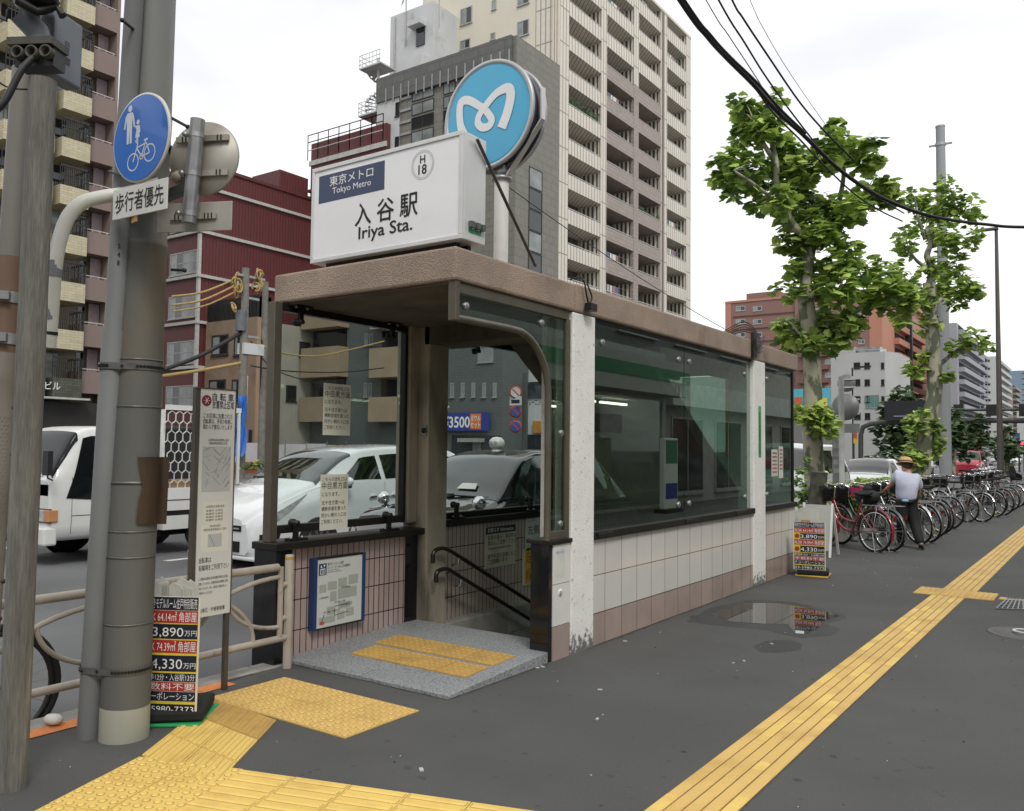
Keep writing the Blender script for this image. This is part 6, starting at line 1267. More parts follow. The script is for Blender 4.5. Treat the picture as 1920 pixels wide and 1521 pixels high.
b = MB(); b.prism([(lx0, LY, RZ), (lx1, LY, RZ), (lx2, LY+3, RZ), (lx2, LY+14, RZ), (lx0, LY+14, RZ)], (0, 0, lz-RZ), LG); b.build('wall', lb_)
b = MB(); b.box(lx0+.3, LY+2, lz, X_(1597, LY), LY+8, lz+1.3, pm('lean_roof', '9b9a94', .7)); b.box(X_(1601, LY), LY+3, lz, X_(1643, LY), LY+8, lz+1.2, CURT); b.box(lx0, LY+.1, lz+.4, lx2-1, LY+.2, lz+.5, RAILM); b.build('roof_structure', lb_)
for r_ in range(4):
    for pxa, pxb in ((1601, 1613), (1621, 1631), (1652, 1658)): y = 680+r_*31.5; win(lb_, 'y', LY, X_(pxa, LY), X_(pxb, LY), zY(pxa, y+12, LY), zY(pxa, y, LY), nx=2 if pxa < 1640 else 1, fm=ALD, fw=.14)
win(lb_, 'y', LY-.02, X_(1622, LY), X_(1648, LY), zY(1630, 765, LY), zY(1630, 741, LY), nx=3, gm=pm('green_glass_pane', '5d7f78', .1))
def far_block(name, lb, px0, px1, pxe, ytop, Y, mat, floors, fl, balc=True, cat='apartment block'):
    x0, x1 = X_(px0, Y), X_(px1, Y); z = zY(px1, ytop, Y); t = thing(name, lb, cat, ((x0+x1)/2, Y+5, RZ)); ye = Yx(pxe, x1); ye = ye if Y < ye < 900 else Y+60
    bwall(t, x0, x1, Y, ye, RZ, z, mat); h = (z-RZ)/floors
    for k in range(floors-1):
        zz = z-h*(k+.75); b = MB()
        if balc: b.box(x1, Y+2, zz-h*.1, x1+1.2, ye-1, zz+h*.28, mat); b.box(x1, Y+2.5, zz+h*.28, x1+.05, ye-2, zz+h*.7, WELL); b.build('balcony', t)
        if x1-x0 > 3: win(t, 'y', Y, x0+(x1-x0)*.25, x0+(x1-x0)*.65, zz, zz+h*.4, nx=2, gm=PANE, fw=.2, sill=False)
    return t
far_block('grey_apartments', 'pale grey apartment block with long balconies beside the bare concrete pole', 1775, 1795, 1838, 605, 205, pm('far_grey_wall', '93959a', .8, var=.04, sc=.1), 11, 2.8)
far_block('slim_grey_tower', 'slim blue grey tower beyond the pale grey apartments', 1826, 1833, 1845, 655, 260, pm('far_blue_grey', '85888f', .8, var=.05, sc=.1), 14, 2.8)
far_block('white_apartments', 'white apartment block behind the tall street lamp', 1838, 1868, 1890, 668, 300, pm('far_white_wall', 'aeb0ad', .8, var=.04, sc=.1), 13, 2.8)
far_block('brown_far_block', 'small brown grey block between the white apartments and the glass office', 1888, 1897, 1908, 720, 360, pm('far_brown_wall', '8b827b', .8, var=.04, sc=.1), 13, 2.8)
far_block('blue_glass_office', 'blue grey glass office closing the far end of the road', 1890, 1990, 1995, 692, 520, pm('far_glass_wall', '6f8494', .35, var=.08, sc=.1), 16, 3, balc=False, cat='office building')
far_block('teal_billboard_shop', 'shop with turquoise and yellow billboard behind the plane trunk', 1485, 1560, 1561, 762, 140, pm('shop_grey', '6f706c', .8), 3, 3, balc=False, cat='shop')
t = bpy.data.objects['teal_billboard_shop']; b = MB(); q = lambda x, y, m_, d=0: b.box(X_(x[0], 139), 139-.3-d, zY(x[0], y[1], 139), X_(x[1], 139), 139-d, zY(x[0], y[0], 139), m_)
q((1488, 1557), (730, 762), pm('billboard_teal', '4fa3b5', .5)); q((1540, 1552), (747, 762), pm('billboard_yellow', 'd3b23f', .5), .31); q((1492, 1504), (745, 758), pm('billboard_orange', 'c4572f', .5), .31); q((1524, 1536), (748, 760), pm('billboard_orange', 'c4572f', .5), .31); b.build('billboard', t)
random.seed(21)
for k, (pxa, pxb, yt, Y, mt, lb) in enumerate(((1700, 1760, 800, 230, pm('far_grey_wall', '93959a', .8), 'low grey building behind the dark sign panel'), (1905, 1960, 770, 300, pm('far_white_wall', 'aeb0ad', .8), 'pale low building under the glass office'), (1640, 1700, 790, 175, pm('far_brown_wall', '8b827b', .8), 'dim brown building behind the roadside bushes'), (1840, 1900, 800, 420, pm('far_blue_grey', '85888f', .8), 'distant grey building closing the view down the road'))):
    far_block('far_building', lb, pxa, pxb, pxb+2, yt, Y, mt, 4, 3, balc=False, cat='building')
# ------------------------------------------------------------------ plane trees
BARK = pm('plane_bark', 'a09c8a', .85, var=.15, sc=2, bump=.5, bsc=30, col2='5d6250', c2=(.47, .53), c2sc=5, stretch=(1, 1, .5))
def leafmat(name, c, var):
    m = pm(name, c, .5, var=var, sc=1.2); t = m.node_tree; n = t.nodes; l = t.links; b = n['Principled BSDF']
    tl = n.new('ShaderNodeBsdfTranslucent'); mxn = n.new('ShaderNodeMixShader'); mxn.inputs[0].default_value = .3
    src = b.inputs['Base Color'].links[0].from_socket; l.new(src, tl.inputs[0]); l.new(b.outputs[0], mxn.inputs[1]); l.new(tl.outputs[0], mxn.inputs[2]); l.new(mxn.outputs[0], n['Material Output'].inputs[0]); return m
LFS = [leafmat('leaf_green', '97b158', .22), leafmat('leaf_light', 'b8cd69', .2), leafmat('leaf_deep', '668244', .25)]
DLF = [leafmat('dark_leaf_green', '4d6440', .3), leafmat('dark_leaf_deep', '3b4f35', .3), leafmat('dark_leaf_light', '64804c', .25)]
LEAF = [(0, -.05), (.14, -.02), (.42, .0), (.43, .18), (.56, .38), (.40, .48), (.30, .70), (.10, .80), (0, .95), (-.10, .80), (-.30, .70), (-.40, .48), (-.56, .38), (-.43, .18), (-.42, .0), (-.14, -.02)]
def leaf(b, p, s, mats, out=None):
    d = V((random.gauss(0, 1), random.gauss(0, 1), random.gauss(-.2, .32))).normalized()      # leaf tip direction, drooping
    if out is not None: d = (d+V((out.x*.9, out.y*.9, out.z*.35))).normalized()
    up = V((random.gauss(0, .32), random.gauss(0, .32), 1)); sx = d.cross(up).normalized(); nn = sx.cross(d)
    fold = random.uniform(.05, .3)*s
    vs = [p+sx*(x*s)+d*(y*s)+nn*(-abs(x)*fold*1.6-y*y*.18*s) for x, y in LEAF]; c = p+d*(.3*s)
    b.add([c]+vs, [(0, 1+i, 1+(i+1) % len(LEAF)) for i in range(len(LEAF))], mats[min(int(random.random()**1.1*3), 2)] if random.random() < .8 else mats[0])
def clump(b, c, r, n, s, mats, fl=.8):
    for k in range(n):
        d = V((random.gauss(0, 1), random.gauss(0, 1), random.gauss(0, 1)*fl)).normalized(); rr = r*(random.random()**.45)
        p = c+d*rr; leaf(b, p, s*random.uniform(.6, 1.2), mats, d)
def limb(b, pts, r0, r1, mat=BARK, n=12):
    P = smooth_path(pts, 4); m_ = len(P)-1; b.tube(P, [r0+(r1-r0)*(i/m_)**.8*1.0+random.uniform(-.012, .012)*r0*3 for i in range(m_+1)], mat, n)
def plane_tree(lb, base, D, trunk, limbs, clumps, dens, ls):
    t = thing('plane_tree', lb, 'tree', base, group='pollarded plane trees along the kerb'); b = MB()
    limb(b, [V(base)]+[pD(x, y, D+dz) for x, y, dz in trunk[0]], *trunk[1]); tips = []
    for pts, r0, r1 in limbs:
        P = [pD(x, y, D+dz) for x, y, dz in pts]; limb(b, P, r0, r1, n=9); tips.append(P[-1])
    tw = b; b = MB(); k = D/FPX
    for x, y, rp in clumps:
        dz = random.uniform(-1, 1)*rp*k*1.6; c = pD(x, y, D+dz); r = rp*k*(1.12 if y > 655 else 1)
        nn = int((1.9 if y > 655 else 1)*dens*(rp/40)**2*random.uniform(.85, 1.2)); clump(b, c, r*random.uniform(.82, 1.0), nn, ls, LFS)
        near = min(tips, key=lambda q: (q-c).length)
        if (near-c).length < .8:
            for j in range(3): e = c+V((random.gauss(0, .5), random.gauss(0, .5), random.gauss(.1, .4)))*r; tw.tube([near, near.lerp(e, .5)+V((0, 0, .04)), e], [.014, .01, .004], BARK, 5)
    b.build('crown', t); tw.build('trunk', t); return t
T1 = [(1415, 220, 42), (1388, 192, 24), (1450, 185, 22), (1440, 240, 36), (1400, 250, 30), (1372, 300, 32), (1355, 330, 26), (1400, 322, 40), (1432, 335, 40), (1378, 350, 28), (1345, 300, 16), (1480, 290, 36), (1500, 318, 36), (1458, 375, 36), (1500, 352, 36), (1470, 275, 20), (1560, 268, 36), (1600, 280, 30), (1637, 262, 20), (1545, 300, 32), (1622, 310, 26), (1565, 240, 18), (1640, 300, 18), (1640, 362, 40), (1600, 388, 32), (1662, 342, 20), (1665, 370, 24), (1570, 402, 38), (1540, 385, 34), (1520, 420, 34), (1480, 402, 30), (1425, 378, 24), (1475, 450, 24), (1492, 468, 22), (1560, 452, 24), (1545, 432, 28), (1510, 450, 24), (1530, 510, 42), (1490, 505, 22), (1580, 490, 36), (1620, 502, 30), (1570, 540, 42), (1620, 545, 38), (1660, 540, 36), (1700, 552, 30), (1500, 548, 28), (1466, 542, 16), (1590, 462, 22), (1530, 600, 40), (1490, 620, 34), (1468, 608, 20), (1570, 622, 36), (1600, 600, 26), (1512, 640, 30), (1478, 645, 22), (1562, 642, 24), (1640, 570, 22), (1680, 575, 24)]
plane_tree('large pollarded plane tree rising above the far end of the pavilion', (-4.45, 17.6, 0), 17.0, ([(1533, 930, .2), (1524, 830, 0), (1524, 740, 0), (1521, 660, 0), (1514, 590, 0), (1508, 545, 0)], (.22, .15)),
    [([(1508, 560, 0), (1514, 505, 0), (1520, 450, .1), (1510, 440, 0), (1484, 420, -.1), (1468, 385, -.2), (1455, 350, -.3), (1455, 310, -.3), (1448, 270, -.3), (1440, 225, -.3)], .13, .045), ([(1452, 300, -.3), (1432, 270, -.4), (1415, 230, -.4)], .06, .03), ([(1520, 470, 0), (1550, 430, .4), (1545, 390, .5), (1522, 380, .3)], .08, .04), ([(1530, 460, .1), (1560, 420, .5), (1575, 370, .6), (1582, 320, .6), (1575, 270, .6)], .075, .035), ([(1460, 385, -.2), (1450, 405, -.3), (1447, 380, -.4)], .04, .03), ([(1480, 400, 0), (1420, 350, -.6), (1375, 320, -.9)], .05, .02), ([(1510, 640, 0), (1560, 605, .3), (1610, 580, .5), (1650, 560, .7), (1690, 560, .8)], .09, .035), ([(1520, 560, 0), (1540, 548, -.2), (1580, 520, -.3)], .07, .03), ([(1575, 390, .6), (1620, 370, .9)], .04, .02), ([(1514, 640, 0), (1490, 620, -.4), (1475, 600, -.6)], .05, .02)], T1, 120, .21)
T2 = [(1720, 375, 26), (1700, 362, 16), (1780, 372, 30), (1812, 392, 34), (1750, 402, 38), (1832, 408, 16), (1770, 440, 34), (1702, 440, 26), (1690, 460, 20), (1800, 452, 34), (1832, 440, 16), (1780, 500, 38), (1742, 502, 24), (1832, 545, 16), (1810, 540, 30), (1790, 560, 24), (1670, 500, 20), (1690, 530, 28), (1722, 560, 32), (1690, 592, 24), (1762, 540, 26), (1742, 612, 24), (1770, 345, 20), (1830, 635, 26), (1792, 652, 22), (1850, 650, 14), (1716, 692, 20), (1736, 668, 16), (1772, 702, 14), (1722, 790, 26), (1736, 832, 32), (1716, 858, 20), (1750, 800, 18), (1700, 475, 16)]
plane_tree('second plane tree in front of the grey concrete pole', (-4.45, 27.6, 0), 24.9, ([(1728, 880, .1), (1738, 800, 0), (1752, 740, 0), (1750, 660, 0), (1746, 590, 0), (1742, 530, 0)], (.27, .17)),
    [([(1742, 540, 0), (1748, 505, 0), (1738, 480, 0), (1745, 455, 0), (1735, 430, 0)], .13, .06), ([(1742, 505, 0), (1720, 490, -.2), (1705, 470, -.3)], .07, .03), ([(1735, 450, 0), (1722, 410, 0), (1715, 370, .1)], .06, .03), ([(1742, 450, 0), (1770, 410, .3), (1790, 375, .3)], .06, .03), ([(1755, 570, 0), (1780, 548, .2), (1805, 530, .2)], .06, .03), ([(1756, 690, 0), (1790, 660, .2), (1830, 635, .3)], .08, .035), ([(1746, 600, 0), (1715, 560, -.2), (1690, 535, -.4)], .06, .03), ([(1746, 620, 0), (1715, 605, -.3), (1690, 590, -.3)], .05, .02)], T2, 165, .21)
t = bpy.data.objects['plane_tree']; b = MB(); k = 16.6/FPX
for x, y, rp in ((1525, 782, 30), (1505, 775, 22), (1550, 792, 26), (1540, 765, 16), (1560, 812, 12)): clump(b, pD(x, y, 16.6), rp*k, int(110*(rp/30)**2), .16, [LFS[1], LFS[1], LFS[0]])
b.build('trunk_sprouts', t)
# stump-like ivy base, hedge, dark trees further on
def mass(name, lb, cat, spots, D, dens, ls, mats, trunkpx=None, group=None, kind=None):
    c0 = pD(spots[0][0], spots[0][1], D); t = thing(name, lb, cat, (c0.x, c0.y, 0), group=group); b = MB(); k = D/FPX
    for x, y, rp in spots: clump(b, pD(x, y, D+random.uniform(-1, 1)*rp*k), rp*k, int(dens*(rp/30)**2), ls, mats)
    b.build('crown', t)
    if trunkpx:
        b = MB(); b.tube([pD(x, y, D) for x, y in trunkpx], .003*D+.02, BARK, 8); b.build('trunk', t)
    return t
mass('roadside_tree', 'leafy roadside tree standing close behind the dark sign panel', 'tree', [(1690, 745, 24), (1672, 770, 24), (1705, 765, 22), (1690, 800, 26), (1668, 830, 26), (1700, 840, 24), (1720, 760, 14), (1655, 800, 18)], 70, 190, .55, DLF, [(1690, 880), (1690, 780)])
mass('roadside_tree', 'bushy dark tree under the gantry behind the concrete pole', 'tree', [(1785, 800, 22), (1775, 830, 24), (1800, 825, 22), (1790, 775, 14), (1765, 860, 14), (1810, 850, 14)], 55, 190, .45, DLF, [(1787, 890), (1787, 790)])
mass('roadside_tree', 'dark tree beside the red traffic light', 'tree', [(1833, 800, 20), (1828, 830, 20), (1843, 828, 18), (1838, 785, 12), (1835, 850, 14)], 62, 190, .45, DLF, [(1835, 890), (1835, 790)])
mass('roadside_tree', 'dark tree in front of the blue direction sign', 'tree', [(1885, 822, 20), (1875, 840, 20), (1898, 838, 18), (1888, 805, 12), (1890, 858, 14)], 66, 190, .45, DLF, [(1888, 890), (1888, 800)])
mass('kerbside_shrub', 'green shrub on the verge between the vans and the gantry post', 'shrub', [(1668, 858, 14), (1640, 858, 12), (1650, 868, 12)], 48, 170, .35, DLF)
b = MB(); Hh0, Hh1 = pD(1742, 889, 21.0), pD(1815, 889, 22.2); 
hd = thing('clipped_hedge', 'low clipped green hedge behind the parked bicycles', 'hedge', (Hh0.x, Hh0.y, 0)); b = MB()
for k in range(2600):
    u = random.random(); c_ = V((-4.55, 18.8, 0)).lerp(V((-4.45, 27.0, 0)), u); p = c_+V((random.uniform(-.35, .35), 0, .25+random.random()**.5*.72)); leaf(b, p, .10*random.uniform(.6, 1.3), [LFS[0], LFS[1], DLF[2]])
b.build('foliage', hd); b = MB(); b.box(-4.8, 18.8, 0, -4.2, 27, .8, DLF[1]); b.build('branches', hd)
pl = thing('planter_box', 'timber edged planter with shrubs at the foot of the plane tree', 'planter', (-4.3, 14.6, 0)); b = MB(); WD = pm('planter_timber', '9a7350', .75, var=.2, stretch=(.4, 2, 2)); PG = pm('planter_grey', '8f8f89', .7, var=.1)
b.box(-4.75, 13.6, 0, -3.9, 16.2, .42, PG); b.build('box', pl, bevel=.01); b = MB(); b.box(-4.8, 13.55, .42, -3.85, 13.65, .48, WD); b.box(-3.92, 13.65, .42, -3.84, 16.2, .48, WD); b.box(-4.8, 13.65, .42, -4.72, 16.2, .48, WD); b.build('edging', pl, bevel=.006)
b = MB()
for x, y, rp in ((1505, 925, 22), (1500, 900, 14), (1512, 945, 16), (1580, 925, 22), (1590, 945, 24), (1572, 950, 18), (1600, 935, 16), (1565, 925, 14), (1503, 880, 10), (1515, 860, 8)): clump(b, pD(x, y, 15.0), rp*15/FPX, int(110*(rp/22)**2), .085, [LFS[0], DLF[2], DLF[0]])
b.build('foliage', pl)
b = MB(); limb(b, [pD(1530, 965, 14.6), pD(1533, 930, 14.6), pD(1536, 885, 14.6)], .17, .14, pm('mossy_stump', '47493d', .9, var=.5, sc=7, bump=.5, bsc=30)); tag(b.build('tree_stump'), 'mossy grey cut stump beside the red bicycle basket', 'stump')
# ------------------------------------------------------------------ bicycles
FRB = pm('bike_black', '141416', .3, .2, coat=.5); FRR = pm('bike_red', '8c2436', .25, coat=.7); FRS = pm('bike_silver', 'a9abac', .28, .8); SAD = pm('saddle_black', '18181a', .55); BASK = pm('basket_black', '1b1b1b', .5)
FRW = pm('bike_pale', 'b9b9b3', .4); FRM = pm('bike_maroon', '5e2228', .3, coat=.5)
def bike_meshes(frame, fender, basket=True, guard=None):
    """City bicycle along +y (front), wheel contact at z = 0, rear wheel axle at y = 0."""
    R_ = .335; wb = 1.1; out = {}
    b = MB(); n = 30
    b.tube([(0, R_*cos(2*pi*k/n)*.96, R_+R_*sin(2*pi*k/n)*.96) for k in range(n)]+[(0, R_*.96, R_)], .021, RUBBER, 8, cap=False); out['wheel'] = b.mesh('wheel')
    b = MB(); b.tube([(0, R_*cos(2*pi*k/n)*.89, R_+R_*sin(2*pi*k/n)*.89) for k in range(n)]+[(0, R_*.89, R_)], .012, CHROME, 6, cap=False); b.tube([(-.05, 0, R_), (.05, 0, R_)], .022, STEEL, 10)
    for k in range(24): a = 2*pi*k/24; s = (-1)**k; b.tube([(s*.02, cos(a+.25*s)*.02, R_+sin(a+.25*s)*.02), (0, cos(a)*R_*.88, R_+sin(a)*R_*.88)], .0016, STEEL, 3, cap=False)
    out['rim'] = b.mesh('rim')
    b = MB(); bbp = (0, .45, .29); st_ = (0, .27, .80); hd_ = V((0, .86, .83)); hb_ = V((0, .92, .62))
    b.tube([bbp, st_], .016, frame, 8); b.tube(smooth_path([hb_, V((0, .72, .38)), V((0, .55, .30)), V(bbp)], 4), .021, frame, 10); b.tube(smooth_path([hd_-V((0, -.01, .04)), V((0, .7, .52)), V((0, .40, .45))], 4), .016, frame, 8); b.tube([hd_, hb_], .02, frame, 10)
    for s in (-1, 1): b.tube([(0, .45, .29), (s*.05, .3, .3), (s*.055, 0, R_)], .009, frame, 6); b.tube([(0, .31, .70), (s*.05, .2, .58), (s*.055, 0, R_)], .008, frame, 6); b.tube([hb_, hb_+V((s*.05, .02, -.03)), V((s*.05, 1.0, .5)), V((s*.05, wb, R_))], .011, frame, 8)
    b.lathe((.03, .45, .29), (1, 0, 0), [(0, .08), (.006, .085), (.006, .05), (0, .05)], STEEL, 20); b.bar((.045, .45, .29), (.055, .52, .14), .02, .012, STEEL); b.bar((-.045, .45, .29), (-.055, .38, .44), .02, .012, STEEL); b.box(.05, .47, .12, .14, .57, .14, BLACK); b.box(-.14, .33, .44, -.05, .43, .46, BLACK)
    b.box(.04, .02, .30, .055, .45, .37, guard or frame); out['frame'] = b.mesh('frame')
    for nm, cy, a0, a1 in (('rear_fender', 0, R(5), R(200)), ('front_fender', wb, R(25), R(195))):
        b = MB()
        P = [V((0, cy+cos(a)*(R_+.03), R_+sin(a)*(R_+.03))) for a in [a0+(a1-a0)*k/16 for k in range(17)]]
        vs = []
        for p in P: o = (p-V((0, cy, R_))).normalized(); vs += [p+V((-.028, 0, 0))-o*.012, p+V((-.014, 0, 0)), p+V((.014, 0, 0)), p+V((.028, 0, 0))-o*.012]
        b.add(vs, [(i*4+j, i*4+j+1, (i+1)*4+j+1, (i+1)*4+j) for i in range(16) for j in range(3)], fender, True)
        if cy == 0:
            for s in (-1, 1): b.tube([(s*.05, 0, R_), (s*.028, -.26, R_+.24)], .003, STEEL, 4); b.tube([(s*.05, 0, R_), (s*.028, -.36, R_+.02)], .003, STEEL, 4)
        out[nm] = b.mesh(nm)
    b = MB(); b.tube([(0, .27, .78), (0, .24, .90)], .013, CHROME, 8); 
    P = [(-.13, .045), (-.02, .10), (.08, .085), (.16, .03), (.2, .02)]; vs = []
    for y, w_ in P: vs += [V((-w_, .22+y*1, .90)), V((-w_*.6, .22+y, .945)), V((w_*.6, .22+y, .945)), V((w_, .22+y, .90))]
    b.add(vs, [(i*4+j, i*4+j+1, (i+1)*4+j+1, (i+1)*4+j) for i in range(4) for j in range(3)]+[(0, 1, 2, 3), (19, 18, 17, 16)]+[(i*4+3, i*4, (i+1)*4, (i+1)*4+3) for i in range(4)], SAD, True); out['saddle'] = b.mesh('saddle')
    b = MB(); top = V((0, .84, 1.0)); b.tube([hd_, top], .012, CHROME, 8); 
    for s in (-1, 1): b.tube(smooth_path([top, top+V((s*.08, .06, .05)), top+V((s*.2, .03, .06)), top+V((s*.27, -.10, .04)), top+V((s*.28, -.16, .03))], 3), .011, CHROME, 8); b.tube([top+V((s*.277, -.11, .038)), top+V((s*.285, -.24, .02))], .017, BLACK, 8); b.tube([top+V((s*.2, .05, .05)), top+V((s*.25, -.08, .0))], .006, CHROME, 5)
    b.tube(smooth_path([top+V((.2, .04, .06)), top+V((.05, .2, .05)), hd_+V((0, .06, -.05))], 4), .004, BLACK, 5); out['handlebar'] = b.mesh('handlebar')
    b = MB()
    for s in (-1, 1): b.tube([(s*.05, .22, .74), (s*.06, -.08, .74), (s*.055, 0, R_)], .006, STEEL, 5); b.tube([(s*.02, .2, .742), (s*.02, -.3, .742)], .004, STEEL, 5); b.tube([(s*.06, .2, .742), (s*.06, -.3, .742)], .006, STEEL, 5)
    b.tube([(-.06, -.3, .742), (.06, -.3, .742)], .006, STEEL, 5); b.box(-.02, -.37, .55, .02, -.345, .6, TAIL); out['rack'] = b.mesh('rack')
    b = MB()
    for s in (-1, 1): b.tube([(s*.06, 0, R_-.02), (s*.11, -.1, .01), ], .008, STEEL, 6)
    b.tube([(-.11, -.1, .012), (.11, -.1, .012)], .008, STEEL, 6); out['stand'] = b.mesh('stand')
    if basket:
        b = MB(); y0, y1, z0, z1 = .93, 1.2, .76, 1.0
        for k in range(9):
            for z, e in ((z0, .0),): pass
            f = k/8; x0, x1 = -.13+.26*f, -.18+.36*f; b.tube([(x0, y0+.03, z0), (x1, y0, z1)], .004, BASK, 4); b.tube([(x0, y1-.03, z0), (x1, y1, z1)], .004, BASK, 4); b.tube([(x0, y0+.03, z0), (x0, y1-.03, z0)], .004, BASK, 4)
            yb, yt = y0+.03+(y1-y0-.06)*f, y0+(y1-y0)*f
            for s in (-1, 1): b.tube([(s*.13, yb, z0), (s*.18, yt, z1)], .004, BASK, 4)
        for k in range(6):
            f = k/5; wx = .13+.05*f; e = .03*(1-f); z = z0+(z1-z0)*f; b.tube([(-wx, y0+e, z), (wx, y0+e, z), (wx, y1-e, z), (-wx, y1-e, z), (-wx, y0+e, z)], .004 if k < 5 else .008, BASK, 4)
        b.box(-.125, y0+.035, z0+.004, .125, y0+.036, z1-.03, BASK); b.box(-.125, y1-.036, z0+.004, .125, y1-.035, z1-.03, BASK)
        out['basket'] = b.mesh('basket')
    return out
DST = pm('dull_mudguard', '6d6e6e', .4, .6)
KINDS = [bike_meshes(FRR, FRR, True, FRW), bike_meshes(FRB, DST, True), bike_meshes(FRS, CHROME, True), bike_meshes(FRB, FRB, False), bike_meshes(FRM, DST, True), bike_meshes(FRS, FRS, True, FRS)]
def make_bike(kind, loc, rz, lb, lean=0):
    t = thing('bicycle', lb, 'bicycle', loc, rz, 'bicycles parked in a row along the kerb', world=False); t.rotation_euler = (0, lean, rz); ms_ = KINDS[kind]
    for y in (0, 1.1): w_ = link('wheel', ms_['wheel'], t, (0, y, 0)); link('rim', ms_['rim'], w_, (0, 0, 0))
    for k in ms_:
        if k not in ('wheel', 'rim'): link(k, ms_[k], t, (0, 0, 0))
    return t
proto = []
BK = [  # rear wheel contact pixel, kind, heading left of up-road, label
 (1640, 1036, 0, 58, 'red bicycle with a pale frame panel nearest the white A-board'),
 (1668, 1034, 1, 58, 'black bicycle between the red one and the man in the straw hat'),
 (1724, 1020, 2, 54, 'silver bicycle whose handlebar the man in the straw hat holds'),
 (1738, 1018, 1, 55, 'black bicycle whose rear wheel shows beyond the legs of the man'),
 (1752, 1008, 3, 57, 'plain black bicycle without a basket, second beyond the man'),
 (1766, 1000, 4, 56, 'maroon bicycle with dull mudguards, third beyond the man'),
 (1780, 992, 1, 60, 'black bicycle tight against the maroon one'),
 (1812, 979, 5, 64, 'all silver bicycle with a wide chain guard'),
 (1840, 979, 2, 64, 'silver bicycle with bright mudguard beside the all silver one'),
 (1864, 970, 3, 60, 'low black bicycle near the end of the clipped hedge'),
 (1880, 966, 1, 60, 'black basket bicycle past the low black one'),
 (1893, 958, 4, 60, 'maroon bicycle past the black basket one beyond the hedge end'),
 (1903, 952, 2, 60, 'silver bicycle with chrome mudguards just before the gap in the row'),
 (1913, 948, 1, 60, 'black basket bicycle next to the gap in the row')]
for i, (px, py, kd, hd_, lb) in enumerate(BK):
    p = pZ(px, py); make_bike(kd, (p.x, p.y, 0), R(hd_+random.uniform(-3, 3)), lb, R(random.uniform(-4, 4)))
for k in range(5):
    p = V((-2.9-.05*k, 31.8+k*1.15, 0)); make_bike((1, 3, 2, 4, 1)[k], p, R(60+random.uniform(-5, 5)), ('black basket bicycle first past the gap in the row', 'basketless black bicycle second past the gap in the row', 'silver bicycle third past the gap in the row', 'maroon bicycle fourth past the gap in the row', 'black bicycle farthest up the row toward the lamp post')[k], R(random.uniform(-4, 4)))
# the bicycle whose wheel shows behind the wooden pole
wb_ = thing('road_bicycle', 'bicycle leaning on the guard rail, only its spoked wheel showing past the wooden pole', 'bicycle', (-5.22, 2.345, RZ), world=False); wb_.rotation_euler = (0, R(-5), R(-4))
R9 = .34
b = MB(); n = 40; b.tube([(0, R9*cos(2*pi*k/n), R9+R9*sin(2*pi*k/n)) for k in range(n+1)], .022, RUBBER, 10, cap=False); o = b.build('wheel', wb_, loc=(0, 0, 0))
b = MB(); b.tube([(0, R9*.9*cos(2*pi*k/n), R9+R9*.9*sin(2*pi*k/n)) for k in range(n+1)], .018, BLACK, 8, cap=False)
for k in range(28): a = 2*pi*k/28; s = (-1)**k; b.tube([(s*.03, cos(a+.3*s)*.02, R9+sin(a+.3*s)*.02), (0, cos(a)*R9*.9, R9+sin(a)*R9*.9)], .0012, STEEL, 4, cap=False)
b.tube([(-.05, 0, R9), (.05, 0, R9)], .02, STEEL, 10); b.tube([(.02, R9*.9*cos(a), R9+R9*.9*sin(a)) for a in [R(150)+R(50)*k/8 for k in range(9)]], .010, WHITE, 6); b.build('rim', o, loc=(0, 0, 0))
b = MB(); b.tube([(.05, 0, R9), (.045, -.12, .72)], .012, FRB, 8); b.tube([(-.05, 0, R9), (-.045, -.12, .72)], .012, FRB, 8); b.tube([(0, -.12, .72), (0, -.16, .98)], .016, FRB, 8); b.tube([(0, -.15, .9), (0, -.75, .85)], .018, FRB, 8); b.tube([(0, -.13, .78), (0, -.62, .3)], .02, FRB, 8); b.tube([(0, -.62, .3), (0, -.78, .92)], .016, FRB, 8)
for s in (-1, 1): b.tube([(s*.03, -.62, .3), (s*.06, -1.04, R9)], .01, FRB, 6); b.tube([(0, -.75, .82), (s*.06, -1.04, R9)], .009, FRB, 6)
b.build('frame', wb_, loc=(0, 0, 0))
q = o.copy(); COL.objects.link(q); q.parent = wb_; q.location = (0, -1.04, 0)
for ch in kids(o): w2 = ch.copy(); COL.objects.link(w2); w2.parent = q
b = MB(); b.tube([(-.26, -.06, 1.02), (-.2, -.14, 1.0), (0, -.16, .98), (.2, -.14, 1.0), (.26, -.06, 1.02)], .013, BLACK, 8); b.build('handlebar', wb_, loc=(0, 0, 0))
b = MB(); b.prism([(-.015, -.66, .96), (.015, -.66, .96), (.07, -.9, .97), (-.07, -.9, .97)], (0, 0, -.05), SAD); b.tube([(0, -.78, .9), (0, -.8, .94)], .013, FRB, 8); b.build('saddle', wb_, loc=(0, 0, 0))
b = MB(); c_ = V((-5.02, 2.60, .02)); b.ball((-4.93, 2.52, .035), .06, PAPER, 8, (1.2, .8, .5)); tag(b.build('paper_scrap'), 'crumpled white scrap on the kerb beside the bicycle wheel', 'litter')
